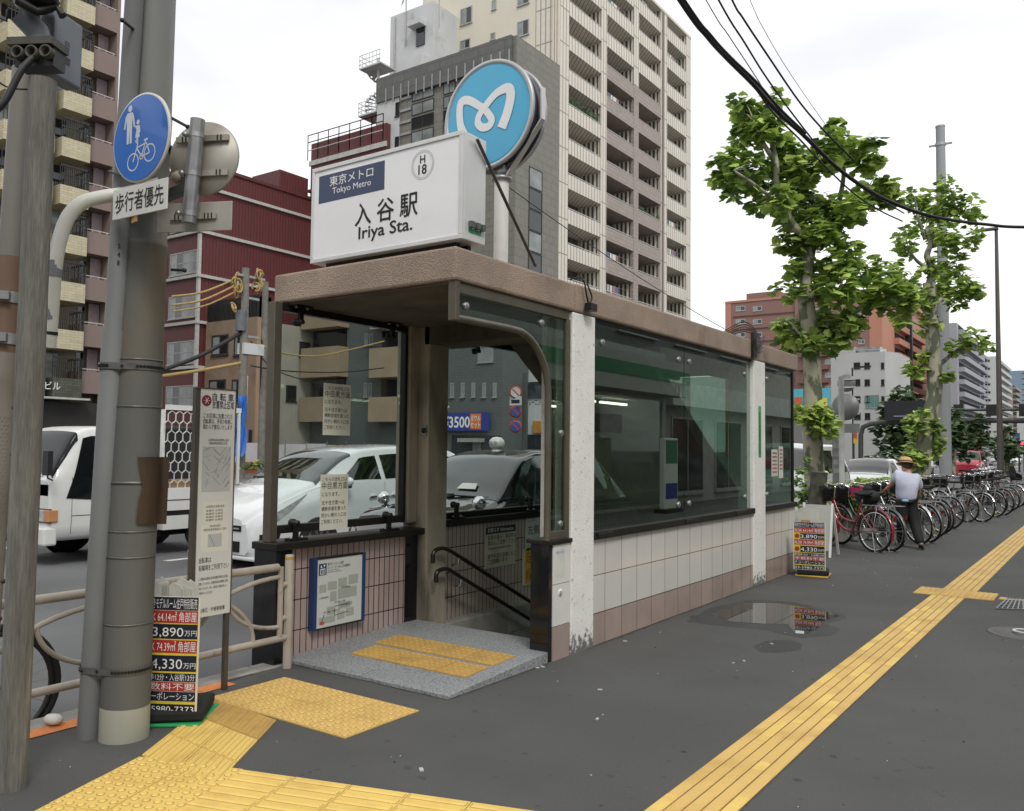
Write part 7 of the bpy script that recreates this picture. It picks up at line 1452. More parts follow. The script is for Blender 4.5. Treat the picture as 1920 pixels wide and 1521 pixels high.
# bag on the second bicycle, child seat on a far one
b = MB(); c_ = pD(1627, 932, 13.9); b.ball(c_, .17, pm('bag_black', '151517', .7), 14, (1.2, .8, .75)); b.ball(c_+V((0, 0, .13)), .08, pm('bag_black', '151517', .7), 10, (1, .8, .8)); tag(b.build('black_bag'), 'black bag riding on the rear of the red bicycle', 'bag')
b = MB(); c_ = pD(1606, 921, 14.6); b.prism([c_+V((-.13, 0, .08)), c_+V((.12, 0, .09)), c_+V((.10, 0, -.13)), c_+V((-.10, .0, -.11))], (.02, .12, 0), pm('magenta_cloth', '9c2f58', .7)); tag(b.build('magenta_pouch', bevel=.02), 'magenta cloth pouch by the handlebar of the red bicycle', 'pouch')
b = MB(); c_ = pD(1905, 893, 24.0); Mc = Matrix.Translation(c_) @ Matrix.Rotation(.9, 4, 'Z') @ Matrix.Scale(.8, 4)
b.box(-.14, -.12, -.15, .14, .12, -.06, SAD, Mc); b.prism([Mc @ V(q) for q in ((-.15, .10, -.1), (.15, .10, -.1), (.17, .15, .15), (.10, .18, .36), (-.10, .18, .36), (-.17, .15, .15))], (0, .05, 0), SAD); b.prism([Mc @ V(q) for q in ((-.17, -.1, -.08), (-.17, .12, -.08), (-.17, .12, .12), (-.17, -.08, .05))], (.03, 0, 0), SAD); b.prism([Mc @ V(q) for q in ((.14, -.1, -.08), (.14, .12, -.08), (.14, .12, .12), (.14, -.08, .05))], (.03, 0, 0), SAD); tag(b.build('child_seat', bevel=.03), 'black child seat fixed high on a bicycle near the end of the row', 'child seat')
# ------------------------------------------------------------------ the man in the straw hat
SKIN = pm('skin', 'b98f74', .55, var=.06); SHIRT = pm('lavender_shirt', 'c6cade', .8, var=.05, sc=6, bump=.9, bsc=11); TROU = pm('black_trousers', '17181b', .8, var=.15, bump=.2, bsc=20); STRAW = pm('straw_hat', 'c8a673', .8, var=.15, sc=40, bump=.5, bsc=140); HAIR = pm('grey_hair', '3c3733', .8)
def skin(name, verts, edges, radii, root, mat, parent, sub=2):
    me = bpy.data.meshes.new(name); me.from_pydata([tuple(v) for v in verts], edges, []); me.materials.append(mat)
    o = link(name, me, None); s = o.modifiers.new('skin', 'SKIN'); s.use_smooth_shade = True; ss = o.modifiers.new('sub', 'SUBSURF'); ss.levels = ss.render_levels = sub
    for i, r in enumerate(radii): q = me.skin_vertices[0].data[i]; q.radius = r if isinstance(r, tuple) else (r, r); q.use_root = i == root
    dg = bpy.context.evaluated_depsgraph_get(); m2 = bpy.data.meshes.new_from_object(o.evaluated_get(dg)); m2.name = name
    for p in m2.polygons: p.use_smooth = True
    bpy.data.objects.remove(o); m2.materials.clear(); m2.materials.append(mat); o = link(name, m2, parent); return o
D = 14.35
def J(x, y, dz=0): return pD(x, y, D+dz)
fl, fr_ = pZ(1688, 1024), pZ(1727, 1031)
pel, chest, neck, hdp = J(1699, 938, .02), J(1699, 902, .06), J(1702, 882, .12), J(1700, 868, .16)
shl, shr = J(1683, 890, .05), J(1716, 897, .08); ell_, wr_l, hl = J(1674, 905, .16), J(1663, 916, .26), J(1659, 919, .30)
elr, wrr, hr = J(1723, 918, .2), J(1720, 938, .32), J(1718, 945, .36)
hipl, hipr = J(1692, 946, .03), J(1707, 947, .05); knl, knr = J(1691, 982, .0), J(1716, 985, -.06)
ankl, ankr = fl+V((0, .0, .09)), fr_+V((0, 0, .09)); toel, toer = fl+V((-.1, .17, .035)), fr_+V((-.02, .2, .035)) 
mn = thing('person', 'person in a straw hat, lavender shirt and black trousers bending over a bicycle', 'person', (pel.x, pel.y, 0))
vs = [pel, chest, neck, hdp, shl, ell_, wr_l, hl, shr, elr, wrr, hr, hipl, knl, ankl, toel, hipr, knr, ankr, toer, pel.lerp(chest, .5)]
ed = [(0, 20), (20, 1), (1, 2), (2, 3), (1, 4), (4, 5), (5, 6), (6, 7), (1, 8), (8, 9), (9, 10), (10, 11), (0, 12), (12, 13), (13, 14), (14, 15), (0, 16), (16, 17), (17, 18), (18, 19)]
rad = [(.13, .1), (.14, .1), .055, (.075, .09), .06, .043, .03, (.036, .02), .06, .043, .03, (.036, .02), .085, .058, .042, .035, .085, .058, .042, .035, (.125, .095)]
skin('body', vs, ed, rad, 0, SKIN, mn)
# head features and hands
hc = J(1700, 874, .14); fwd = V((-.62, .70, -.35)).normalized()
b = MB(); b.ball(hc, .098, SKIN, 18, (.86, 1.0, 1.12)); b.ball(hc+fwd*.1+V((0, 0, -.02)), .018, SKIN, 8); 
sd_ = fwd.cross(V((0, 0, 1))).normalized()
for s in (-1, 1): b.ball(hc+sd_*(s*.085)-fwd*.005+V((0, 0, -.02)), .026, SKIN, 10, (.5, 1, 1.3)); b.ball(hc+fwd*.088+sd_*(s*.032)+V((0, 0, .012)), .011, INK, 8)
b.box(-.02, -.004, -.004, .02, .004, .004, pm('lip', '8a5348', .6), Matrix.Translation(hc+fwd*.093+V((0, 0, -.055)))); b.build('head', mn)
b = MB(); b.ball(hc-fwd*.015+V((0, 0, .018)), .103, HAIR, 18, (.88, 1.0, .98)); b.build('hair', mn)
for h_, w_ in ((hl, wr_l), (hr, wrr)):
    b = MB(); d = (h_-w_).normalized(); sx = d.cross(V((0, 0, 1))).normalized(); dn = sx.cross(d)
    for k, (o_, ln) in enumerate(((-.03, .075), (-.01, .085), (.01, .082), (.028, .066))):
        p = h_+sx*o_; b.tube([p, p+d*ln*.45-dn*.008, p+d*ln*.7-dn*.035, p+d*ln*.55-dn*.06], [.0095, .009, .0085, .007], SKIN, 8)
    p = w_+d*.03+sx*.03; b.tube([p, p+sx*.03+d*.02-dn*.01, p+sx*.03+d*.055-dn*.03], [.011, .010, .008], SKIN, 8); b.build('fingers', mn)
hat = hc+V((0, 0, .045)); ax = (V((0, 0, 1))+fwd*.35).normalized()
b = MB(); b.lathe(hat, ax, [(-.018, .168), (-.012, .17), (.0, .115), (.012, .108), (.085, .095), (.105, .075), (.112, .04), (.113, .001)], STRAW, 32); b.lathe(hat, ax, [(.008, .1105), (.04, .105)], pm('hat_band', '6b5238', .7), 32); tag(b.build('straw_hat', mn), None)
sv = [pel-(chest-pel)*.22, pel.lerp(chest, .5), chest, neck.lerp(chest, .55), shl, shl.lerp(ell_, .95), shr, shr.lerp(elr, .95)]
skin('shirt', sv, [(0, 1), (1, 2), (2, 3), (2, 4), (4, 5), (2, 6), (6, 7)], [(.19, .145), (.178, .135), (.185, .13), (.085, .08), (.112, .105), .088, (.112, .105), .088], 2, SHIRT, mn)
tv = [pel+V((0, 0, .16)), hipl, knl, ankl-V((0, 0, .01)), hipr, knr, ankr-V((0, 0, .01))]
skin('trousers', tv, [(0, 1), (1, 2), (2, 3), (0, 4), (4, 5), (5, 6)], [(.165, .135), .118, .09, .072, .118, .09, .072], 0, TROU, mn)
b = MB(); b.ball(J(1697, 939, -.14), .05, pm('blue_cloth', '8fb9d2', .8), 10, (1.2, .4, .5)); b.build('shirt_tail', mn)
for f_, t_ in ((fl, toel), (fr_, toer)):
    b = MB(); d = (t_-f_); d.z = 0; d.normalize(); sx = V((d.y, -d.x, 0)); prof = [(-.09, .034, .075), (-.05, .04, .09), (.03, .04, .075), (.11, .047, .055), (.17, .04, .045), (.195, .02, .03)]; q = []
    for l_, w_, h_ in prof: c_ = f_+d*l_; q += [c_-sx*w_, c_-sx*w_*.8+V((0, 0, h_)), c_+sx*w_*.8+V((0, 0, h_)), c_+sx*w_]
    b.add(q, [(i*4+j, i*4+(j+1) % 4, (i+1)*4+(j+1) % 4, (i+1)*4+j) for i in range(5) for j in range(4)]+[(0, 1, 2, 3), (23, 22, 21, 20)], BLACK, True); b.build('shoe', mn)
# ------------------------------------------------------------------ overhead cables (one line each)
CAB_ = pm('cable_black', '1a1b1c', .6)
def cable(lb, pts, d0, d1, r):
    n = len(pts); P = [pD(x, y, d0+(d1-d0)*i/(n-1)) for i, (x, y) in enumerate(pts)]; b = MB(); e_ = (P[0]-P[1]).normalized(); P = [P[0]+e_*7+V((0, 0, 1.2)), P[0]+e_*3+V((0, 0, .3))]+P
    if pts[-1][0] > 1900: e_ = (P[-1]-P[-2]).normalized(); P += [P[-1]+e_*4+V((0, 0, .2)), P[-1]+e_*10+V((0, 0, 1.4))]
    P = smooth_path(P, 6); b.tube(P, r, CAB_, 8)
    return tag(b.build('overhead_cable'), lb, 'cable', 'overhead cables')
main = [(1268, -10), (1326, 68), (1362, 108), (1412, 158), (1456, 208), (1505, 252), (1560, 306), (1610, 345), (1660, 374), (1720, 398), (1780, 412), (1850, 421), (1930, 426)]
cable('thickest bundled black cable sweeping down past the street lamp head', main, 9, 15, .028)
cable('second thick cable twisted along the thickest bundle at the top', [(1276, -10), (1332, 66), (1370, 108), (1418, 154), (1462, 204), (1510, 250)], 8.9, 11.2, .018)
cable('cable just left of the bundle ending behind the plane crown', [(1270, -4), (1335, 82), (1405, 152), (1450, 212), (1500, 262), (1540, 305), (1600, 362), (1650, 395), (1692, 415)], 9.3, 14.5, .012)
for k, (lb, pts, d0, d1, r) in enumerate((('thin line left of the sleeved cables that thickens above the bundle', [(1318, -10), (1365, 65), (1408, 130), (1440, 180), (1470, 220)], 9.5, 11, .006), ('sleeved black cable second from the right', [(1342, -10), (1396, 80), (1440, 150), (1500, 232), (1560, 305), (1620, 355), (1695, 400)], 9.5, 15, .012), ('sleeved black cable farthest right above the plane tree', [(1368, -10), (1393, 34), (1440, 105), (1498, 190), (1545, 245), (1600, 300)], 9.7, 13, .013), ('hair thin line farthest right in the sky', [(1402, -10), (1435, 60), (1470, 120), (1510, 180), (1552, 240)], 10, 13, .004))): cable(lb, pts, d0, d1, r)
# ------------------------------------------------------------------ poles, lamp, signs, gantry up the road
t = thing('concrete_pole', 'bare grey concrete pole rising behind the second plane tree', 'utility pole', (-4.5, 32.0, 0)); b = MB(); P1 = pX(1763, 238, -4.5); CPO = pm('pole_concrete', '8f9295', .7, var=.07, sc=1)
b.tube([V((-4.5, P1.y+.1, 0)), P1], [.20, .145], CPO, 20); b.build('pole', t); b = MB(); q = P1-V((0, 0, .62)); b.tube([q-V((0, 0, .05)), q+V((0, 0, .05))], .165, STEEL, 20); b.bar(q+V((-.36, 0, 0)), q+V((.36, 0, 0)), .06, .06, STEEL); b.build('band', t); b = MB(); b.tube([P1-V((0, 0, .02)), P1+V((0, 0, .03))], .155, STEEL, 20); b.build('cap', t); b = MB(); b.tube([P1-V((0, 0, 2.2)), P1-V((-.4, 0, 2.2))], .02, STEEL, 6); b.build('step_bolt', t)
t = thing('street_lamp', 'tall slim street lamp with a flat head beyond the bicycles', 'street lamp', (-4.6, 50.5, 0)); q = pX(1868, 432, -4.6); b = MB(); b.tube([V((-4.6, q.y, 0)), q], [.16, .08], pm('lamp_post_brown', '55504c', .5, .3), 14); b.build('post', t); b = MB(); b.tube([q, q+V((-.35, -.1, .12))], .05, DARK, 8); b.box(q.x-1.0, q.y-.25, q.z+.02, q.x+.1, q.y+.12, q.z+.13, pm('lamp_head', '5b5d5e', .4, .4)); b.build('lamp_head', t, bevel=.02)
t = thing('road_sign_post', 'white pole carrying round road signs seen from behind', 'road sign', (-4.75, 19.1, 0)); q = pX(1577, 706, -4.75); b = MB(); b.tube([V((-4.75, q.y, 0)), q], .06, pm('post_white', 'b9bab8', .5), 12); b.build('post', t)
q0 = pX(1586, 716, -4.75); b = MB(); k = 17.5/FPX
for cx, cy, r in ((1585, 718, 18), (1583, 763, 27)): p = pX(cx, cy, -4.75)+V((0, .09, 0)); b.lathe(p, (.1, 1, 0), [(0, .001), (0, r*k), (.02, r*k), (.02, .001)], pm('sign_back', '8a8c8c', .5, .3), 32)
p = pX(1583, 803, -4.75)+V((0, .09, 0)); b.box(p.x-.30, p.y, p.z-.10, p.x+.30, p.y+.02, p.z+.10, pm('sign_back', '8a8c8c', .5, .3)); b.build('sign_plate', t)
b = MB()
for cy, hw in ((711, .2), (726, .2), (749, .28), (776, .28), (801, .28)): p = pX(1585, cy, -4.75)+V((0, .075, 0)); b.bar(p-V((hw, 0, 0)), p+V((hw, 0, 0)), .03, .03, WHITE)
b.build('stiffener', t)
t = thing('control_cabinet_pole', 'grey square post covered in stickers beside the white road sign pole', 'post', (-4.9, 19.6, 0)); b = MB(); q = pX(1569, 808, -4.9); b.box(q.x-.08, q.y-.08, 0, q.x+.10, q.y+.1, q.z, pm('grey_post', '85878a', .6, var=.15)); 
b.build('post', t); b = MB()
for k in range(5): b.box(q.x-.05, q.y-.083, q.z-.2-.18*k, q.x+.07, q.y-.081, q.z-.1-.18*k, pm('faded_sticker', 'a3a29b', .6, var=.3, sc=10))
b.build('sticker', t)
# gantry with dark information panel
GMt = pm('gantry_grey', '4a4d4b', .5, .3); t = thing('sign_gantry', 'grey road gantry with a large dark information panel seen from behind', 'gantry', (-6, 66, 0)); GY_ = 70.0
b = MB(); px_ = [(1614, 880), (1614, 815), (1618, 801), (1632, 795), (1660, 792), (1720, 790), (1800, 788), (1930, 789)]; b.tube([pY(x, y, GY_) for x, y in px_], .19, GMt, 12); b.tube([pY(x, y, GY_) for x, y in ((1780, 769), (1930, 768))], .10, GMt, 8); b.build('frame', t)
b = MB(); a, d = pY(1661, 753, GY_), pY(1738, 788, GY_); b.box(a.x, GY_-.6, d.z, d.x, GY_-.25, a.z, pm('panel_black', '1b1c20', .6)); b.box(d.x-2.2, GY_-.62, d.z+.25, d.x-.6, GY_-.601, d.z+.35, pm('panel_mark', '7d8086', .5)); b.build('panel', t)
b = MB()
for x0, x1, y0, y1 in ((1789, 1808, 759, 781), (1850, 1870, 759, 780), (1911, 1925, 758, 781)): a, d = pY(x0, y0, GY_), pY(x1, y1, GY_); b.box(a.x, GY_-.4, d.z, d.x, GY_-.1, a.z, DARK)
b.build('sign_box', t)
for px, py, Y, lb in ((1809, 811, 72, 'red lit traffic signal among the dark trees beyond the hedge'), (1917, 831, 90, 'distant red traffic signal past the blue direction sign')):
    t = thing('traffic_signal', lb, 'traffic signal', pY(px, py, Y)); p = pY(px, py, Y); b = MB(); b.box(p.x-1.0, p.y, p.z-.25, p.x+.3, p.y+.25, p.z+.25, DARK); b.tube([p+V((.1, .3, 0)), V((p.x+.1, p.y+.3, 0))], .08, GMt, 8); b.build('housing', t); b = MB(); b.lathe(p, (0, -1, 0), [(0, .17), (.05, .15), (.07, .001)], pm('signal_red', 'e8404a', .3, emit=2.2), 16); b.build('lamp', t)
    b = MB(); b.lathe(p+V((-.75, 0, 0)), (0, -1, 0), [(0, .15), (.05, .12), (.06, .001)], pm('signal_off', '1f4a3a', .3), 16); b.build('unlit_lamp', t)
p0, p1 = pY(1892, 812, 85), pY(1910, 829, 85); b = MB(); b.box(p0.x, 85, p1.z, p1.x, 85.15, p0.z, pm('direction_blue', '24569c', .5)); b.box(p0.x+.15, 84.98, p1.z+.4, p1.x-.15, 84.995, p1.z+.5, LW); b.tube([(p1.x, 85.2, 0), (p1.x, 85.2, p0.z)], .08, GMt, 8); tag(b.build('direction_sign'), 'blue direction sign past the tall street lamp', 'road sign')
p0, p1 = pY(1600, 811, 40), pY(1607, 832, 40); b = MB(); b.box(p0.x, 40, p1.z, p1.x, 40.08, p0.z, pm('flag_yellow', 'c9a23a', .6)); b.box(p0.x, 39.98, p0.z-.25, p1.x, 39.995, p0.z, pm('flag_red', 'b5503f', .6)); b.tube([(p0.x, 40.1, 0), (p0.x, 40.1, p0.z)], .03, GMt, 6); tag(b.build('shop_flag'), 'small yellow and red upright flag behind the parked vans', 'flag')
# light lamp on the grey block, far road edge rail
t = thing('far_lamp', 'thin bracket street lamp before the pale grey block', 'street lamp', pY(1598, 880, 60)); q = pY(1598, 690, 60); b = MB(); b.tube([V((q.x, 60, 0)), q, q+V((.9, 0, .02))], .05, DARK, 8); b.box(q.x+.5, 59.9, q.z-.02, q.x+1.2, 60.1, q.z+.1, DARK); b.build('post', t)
t = thing('road_fence', 'grey railing of the central reservation beyond the vans', 'fence', (-16.7, 60, RZ)); b = MB()
for z in (.35, .75): b.tube([(-16.7, 35, RZ+z), (-16.7, 120, RZ+z)], .03, GMt, 6)
b.build('rail', t); b = MB()
for k in range(44): b.box(-16.73, 35+k*2, RZ, -16.67, 35.06+k*2, RZ+.8, GMt)
b.build('post', t)
# ------------------------------------------------------------------ line poles, tarpaulin and hoarding across the road
OCH = pm('ochre_cable', '9c8450', .6); LPX = -38.0
t = thing('line_pole', 'concrete line pole wrapped in ochre loops across the road', 'utility pole', pX(462, 800, LPX)); q0, q1 = pX(462, 868, LPX), pX(461, 503, LPX); b = MB(); b.tube([V((q1.x, q1.y, RZ)), q1], [.25, .2], pm('old_pole', '6f6c66', .7, var=.2), 14); b.build('pole', t)
random.seed(5)
for k in range(16):
    b = MB()
    c_ = pX(random.choice((438, 445, 480, 490, 485)), random.uniform(515, 580), LPX); r = random.uniform(.15, .45); n = 14; a0_ = random.random()*6
    b.tube([c_+V((.15*sin(q*.4), r*cos(a0_+q*2*pi/n)*.6, r*sin(a0_+q*2*pi/n))) for q in range(n)], .05, OCH, 5); b.build('cable_loop', t)
for y, w_ in ((520, .9), (560, .5), (632, .5)): b = MB(); c_ = pX(470, y, LPX); b.box(c_.x-.1, c_.y-w_, c_.z-.06, c_.x+.1, c_.y+w_, c_.z+.06, STEEL); b.build('crossarm', t)
b = MB(); c_ = pX(452, 600, LPX); b.tube([c_-V((0, 0, .6)), c_+V((0, 0, .5))], .3, pm('transformer', '63676b', .5, .3), 12); b.build('transformer', t); b = MB(); c_ = pX(466, 655, LPX); b.box(c_.x-.3, c_.y-.5, c_.z-.3, c_.x+.3, c_.y+.8, c_.z+.3, WALLW); b.build('junction_box', t)
for dx in (458, 463): b = MB(); b.tube([pX(dx, 705, LPX), pX(dx-3, 770, LPX)], .07, WALLW, 8); b.build('cable_guard', t)
t = thing('line_pole', 'plain grey line pole beside the ochre wrapped pole', 'utility pole', pX(498, 800, LPX-1)); q1 = pX(498, 529, LPX-1); b = MB(); b.tube([V((q1.x, q1.y, RZ)), q1], [.22, .17], pm('old_pole', '6f6c66', .7), 14); b.build('pole', t); b = MB(); b.tube(smooth_path([pX(512, 600, LPX-1), pX(500, 610, LPX-1), pX(493, 640, LPX-1), pX(490, 760, LPX-1), pX(488, 868, LPX-1)]), .12, CAB_, 8); c_ = pX(506, 618, LPX-1); b.box(c_.x-.2, c_.y-.3, c_.z-.2, c_.x+.2, c_.y+.5, c_.z+.2, STEEL); b.build('cable', t)
random.seed(9)
for k, (lb, pts, r, mt) in enumerate((('uppermost of the three ochre wires reaching the looped line pole', [(322, 556), (380, 548), (440, 524)], .06, OCH), ('middle of the three ochre wires reaching the looped line pole', [(322, 572), (380, 563), (440, 536)], .06, OCH), ('lowest of the three ochre wires reaching the looped line pole', [(324, 584), (385, 573), (440, 548)], .05, OCH), ('thick ochre sleeve reaching the pole low down', [(300, 706), (380, 694), (455, 680)], .10, OCH), ('dark stay wire rising steeply to the looped line pole', [(300, 696), (380, 665), (455, 622)], .11, CAB_), ('ochre wire sagging behind the entrance glass', [(478, 640), (520, 660), (590, 668), (660, 655), (720, 640)], .05, OCH), ('thin dark wire running level behind the entrance glass', [(470, 686), (540, 696), (640, 698), (720, 690)], .04, CAB_), ('second thin dark wire sloping down from the pole to the glass', [(470, 640), (510, 690), (580, 715), (640, 722)], .03, CAB_))):
    b = MB(); b.tube(smooth_path([pX(x, y, LPX) for x, y in pts], 5), r, mt, 6); tag(b.build('street_wire'), lb, 'wire', 'wires on the far side of the road')
b = MB(); BLT = pm('blue_tarpaulin', '2f6fc4', .5, var=.15, sc=2, bump=.4, bsc=6); rows = [(455, 742, 3), (455, 775, 7), (452, 810, 9), (448, 845, 9), (445, 856, 7)]; vs = []
for x, y, hw in rows:
    for k in range(7): u = -1+k/3; p = pX(x+u*hw, y, LPX+.6); vs.append(p+V((.25*sin(k*1.7+y*.05), 0, 0)))
vs2 = [V(v)+V((-.12, 0, 0)) for v in vs]; b.add(vs+vs2, [(i*7+k, (i+1)*7+k, (i+1)*7+k+1, i*7+k+1) for i in range(4) for k in range(6)]+[(35+i*7+k, 35+i*7+k+1, 35+(i+1)*7+k+1, 35+(i+1)*7+k) for i in range(4) for k in range(6)], BLT, True); tag(b.build('blue_tarpaulin'), 'blue tarpaulin hanging bundled on the ochre wrapped pole', 'tarpaulin')
hx_ = -44.0; t = thing('site_hoarding', 'white sheet hoarding with an orange lower band across the road', 'hoarding', pX(500, 850, hx_)); b = MB(); y0, y1 = Yx(300, hx_), Yx(850, hx_); zt = zX(500, 832, hx_); zm = zX(500, 866, hx_); HW = pm('hoarding_white', 'c3bdc0', .7, var=.08, sc=.5)
n = int((y1-y0)/1.8)
for k in range(n): b.box(hx_-.02-(k % 2)*.03, y0+k*1.8, zm, hx_+.02-(k % 2)*.03, y0+k*1.8+1.795, zt+random.uniform(-.05, .05), HW)
b.build('sheet', t); b = MB(); b.box(hx_+.05, y0, RZ, hx_+.1, y1, zm, pm('barrier_orange', '9a5a38', .7, var=.2, sc=1)); 
b.build('lower_band', t); b = MB()
for k in range(n+1): b.tube([(hx_+.12, y0+k*1.8, RZ), (hx_+.12, y0+k*1.8, zt+.2)], .03, STEEL, 6)
for zz in (.25, .7): b.tube([(hx_+.14, y0, zm-zz*.6), (hx_+.14, y1, zm-zz*.6)], .03, OCH, 6)
b.build('scaffold_pole', t)
mass('verge_weeds', 'weedy shrubs in front of the orange site barrier', 'shrub', [(470, 872, 8), (490, 870, 9), (505, 873, 7), (455, 876, 6)], 44, 300, .22, [LFS[2], DLF[2], LFS[0]])
mass('verge_shrub', 'green shrub behind the white truck cab', 'shrub', [(165, 788, 12), (150, 792, 10), (178, 792, 8)], 55, 300, .35, DLF)
# signs across the road seen through the entrance glass
SX = -19.0; t = thing('no_parking_post', 'post with round no parking signs seen through the entrance glass', 'road sign', pX(983, 840, SX)); b = MB(); q = pX(984, 700, SX); b.tube([V((q.x, q.y, RZ)), q], .09, GMt, 10); b.build('post', t); NB = pm('noparking_blue', '2b4a86', .5); NR = pm('noparking_red', 'a84040', .5)
for cy, r, m1, m2 in ((736, .25, NR, WALLW), (772, .25, NR, NB), (800, .25, NR, NB)):
    p = pX(970, cy, SX)+V((0, -.12, 0)); b = MB(); b.lathe(p, (.45, -.9, 0), [(-.02, .001), (-.02, r), (.0, r), (.001, .001)], m1, 28); b.lathe(p, (.45, -.9, 0), [(.002, r*.78), (.004, .001)], m2, 28); n_ = V((.45, -.9, 0)).normalized(); s_ = V((.9, .45, 0)).normalized(); b.bar(p+n_*.006-s_*r*.5+V((0, 0, r*.5)), p+n_*.006+s_*r*.5-V((0, 0, r*.5)), .05, .004, m1, up=n_); b.build('sign_disc', t)
p = pX(970, 752, SX)+V((0, -.12, 0)); b = MB(); b.box(p.x-.28, p.y-.01, p.z-.18, p.x+.28, p.y+.01, p.z+.18, WALLW); b.box(p.x-.2, p.y-.013, p.z-.1, p.x+.2, p.y-.0101, p.z+.04, INK); b.build('sign_plate', t)
# ------------------------------------------------------------------ the shops on the near side, mirrored in the glass
# buildings behind the camera's back, mirrored in windscreens
for k, (x0, x1, y0, y1, h, mt, lb) in enumerate(((7, 18, -22, -2, 8, pm('back_wall_grey', '7b7a76', .8, var=.1, sc=.3), 'grey building behind the viewpoint on the near side'), (-4, 16, -52, -36, 13, pm('back_wall_tan', '857866', .8, var=.1, sc=.3), 'tan building beyond the crossing behind the viewpoint'), (-60, -38, -50, -20, 18, pm('back_wall_brown', '6b5d54', .8, var=.1, sc=.3), 'brown building across the road behind the viewpoint'), (-36, -20, -75, -60, 18, pm('back_wall_grey', '7b7a76', .8), 'far grey building closing the road behind the viewpoint'))):
    t = thing('corner_building', lb, 'building', ((x0+x1)/2, (y0+y1)/2, 0)); bwall(t, x0, x1, y0, y1, RZ, h, mt)
    for f in range(int(h/3.2)-1):
        b = MB(); b.box(x0+1, y1, 3.2*f+3.8, x1-1, y1+.04, 3.2*f+5.4, PANE); b.box(x0-.04, y0+1, 3.2*f+3.8, x0, y1-1, 3.2*f+5.4, PANE); b.build('window_band', t)
SHX = 3.0; t = thing('convenience_store', 'convenience store with a green fascia on the near side, mirrored in the glass wall', 'shop', (SHX+4, 15, 0)); SG = pm('store_green', '2f7a52', .4); SWL = pm('store_white', 'a9aca8', .6, var=.05)
y0, y1 = 7.0, 22.0
b = MB(); b.box(SHX+.2, y0, 3.0, SHX+8, y1, 4.3, SWL); b.box(SHX+7.8, y0, 0, SHX+8, y1, 3.0, SWL); b.box(SHX+.2, y0, 0, SHX+8, y0+.2, 3.0, SWL); b.box(SHX+.2, y1-.2, 0, SHX+8, y1, 3, SWL); b.box(SHX+.2, 14.0, 0, SHX+.5, 14.5, 3.0, SWL); b.build('wall', t)
b = MB(); b.box(SHX+2.0, y0-2, 4.301, SHX+9, 44, 8.6, pm('upper_wall_grey', '6e706c', .8, var=.1, sc=.4)); b.build('upper_storey', t)
for k in range(9): win(t, 'x', SHX+2.0, 6+k*4.1, 8.6+k*4.1, 5.2, 7.4, nx=2, out=-1, gm=[CURT, PANE])
b = MB(); b.box(SHX-.5, y0, 3.05, SHX+.19, y1, 3.40, SWL); b.box(SHX-.52, y0, 3.4, SHX+.19, y1, 3.72, SG); b.box(SHX-.5, y0, 3.72, SHX+.19, y1, 3.95, SWL); b.build('fascia', t)
b = MB(); b.box(SHX+.25, y0+.2, 0.1, SHX+.27, y1-.2, 2.95, glass('store_glass', (.8, .85, .82), 1, .03)); b.build('shop_window', t)
b = MB(); b.box(SHX+.3, y0+.2, .004, SHX+7.8, y1-.2, .02, pm('store_floor', '9c9c97', .4)); b.build('shop_floor', t)
b = MB(); random.seed(4)
for k in range(5): b.box(SHX+1.2, y0+1+k*2.7, .02, SHX+6.8, y0+1.9+k*2.7, 1.5, pm('shelf_goods', '7a5f52', .6, var=.8, sc=4))
b.build('shelf', t)
TUBE = pm('fluorescent_tube', 'fff6e0', .3, emit=9); b = MB()
for y in (9, 11.5, 15.5, 18.3, 20.1): 
    for x in (1.2, 3.6): b.box(SHX+x, y, 2.84, SHX+x+.08, y+1.5, 2.9, TUBE)
b.build('ceiling_light', t)
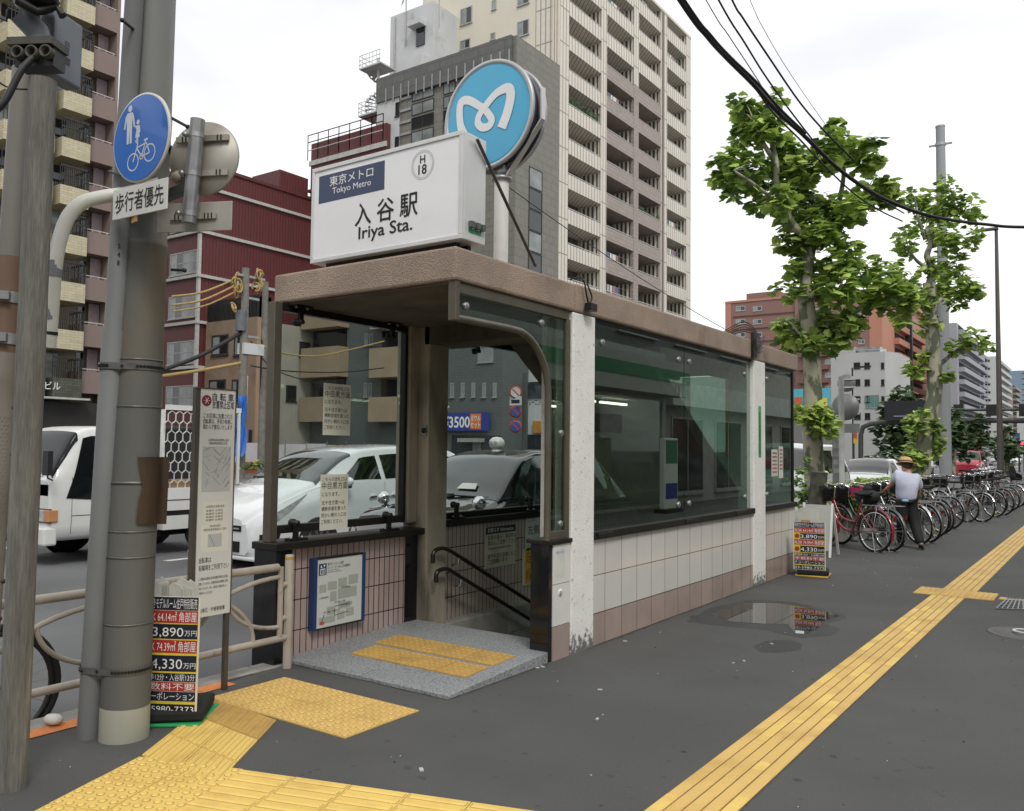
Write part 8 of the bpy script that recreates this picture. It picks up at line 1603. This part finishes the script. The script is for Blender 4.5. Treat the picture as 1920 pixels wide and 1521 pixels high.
b = MB(); b.box(SHX+1.0, 18.4, 2.05, SHX+1.04, 20.9, 2.55, pm('store_red_print', '94453c', .5, var=.5, sc=5)); b.box(SHX+.5, 17.2, .5, SHX+.6, 17.9, 1.7, WHITE); b.build('poster', t)
t = thing('near_side_building', 'pale building past the convenience store, mirrored in the glass wall', 'building', (SHX+4, 30, 0)); b = MB(); b.box(SHX+.6, 22.5, 0, SHX+9, 44, 4.6, pm('near_pale_wall', '9c9b95', .7, var=.08)); b.build('wall', t); b = MB(); b.box(SHX+.2, 22.5, 2.9, SHX+.6, 44, 3.6, pm('near_sign_band', 'b5b8b5', .5)); b.build('fascia', t)
for k in range(6): win(t, 'x', SHX+.6, 23.2+k*3.4, 25.6+k*3.4, .3, 2.6, nx=2, out=-1, gm=PANE)
for k, (ya, yb, h, mt, lb) in enumerate(((46, 70, 9, SWL, 'pale three storey building farther along the near side'), (72, 110, 14, pm('near_brown_wall', '7f6c5e', .8, var=.08, sc=.3), 'brown building farther along the near side'))):
    t = thing('near_side_building', lb, 'building', (SHX+6, ya, 0)); bwall(t, SHX+2, SHX+14, ya, yb, 0, h, mt)
    for f in range(int(h/3)):
        for q in range(int((yb-ya)/4)): win(t, 'x', SHX+2, ya+1+q*4, ya+3.4+q*4, .6+f*3, 2.3+f*3, nx=2, out=-1, gm=PANE)
p = V((2.2, 19.8, 0)); t = thing('store_sign', 'green white and blue standing sign before the convenience store', 'sign', p); b = MB(); b.box(p.x, p.y, .1, p.x+.15, p.y+.8, 1.9, WHITE); b.build('board', t, bevel=.02); b = MB(); b.box(p.x-.004, p.y+.05, 1.25, p.x, p.y+.75, 1.85, SG); b.box(p.x-.004, p.y+.05, .35, p.x, p.y+.75, .75, pm('banner_blue', '2f3f8e', .5)); b.build('print', t); b = MB(); b.box(p.x-.1, p.y-.1, 0, p.x+.25, p.y+.9, .1, BLACK); b.build('foot', t)
for k in range(4): make_bike((1, 3, 2, 1)[k], (1.9, 9.0+k*.8, 0), R(-80+5*k), ('black bicycle outside the convenience store, first from the pavilion', 'basketless bicycle outside the convenience store', 'silver bicycle outside the convenience store', 'last black bicycle outside the convenience store')[k])
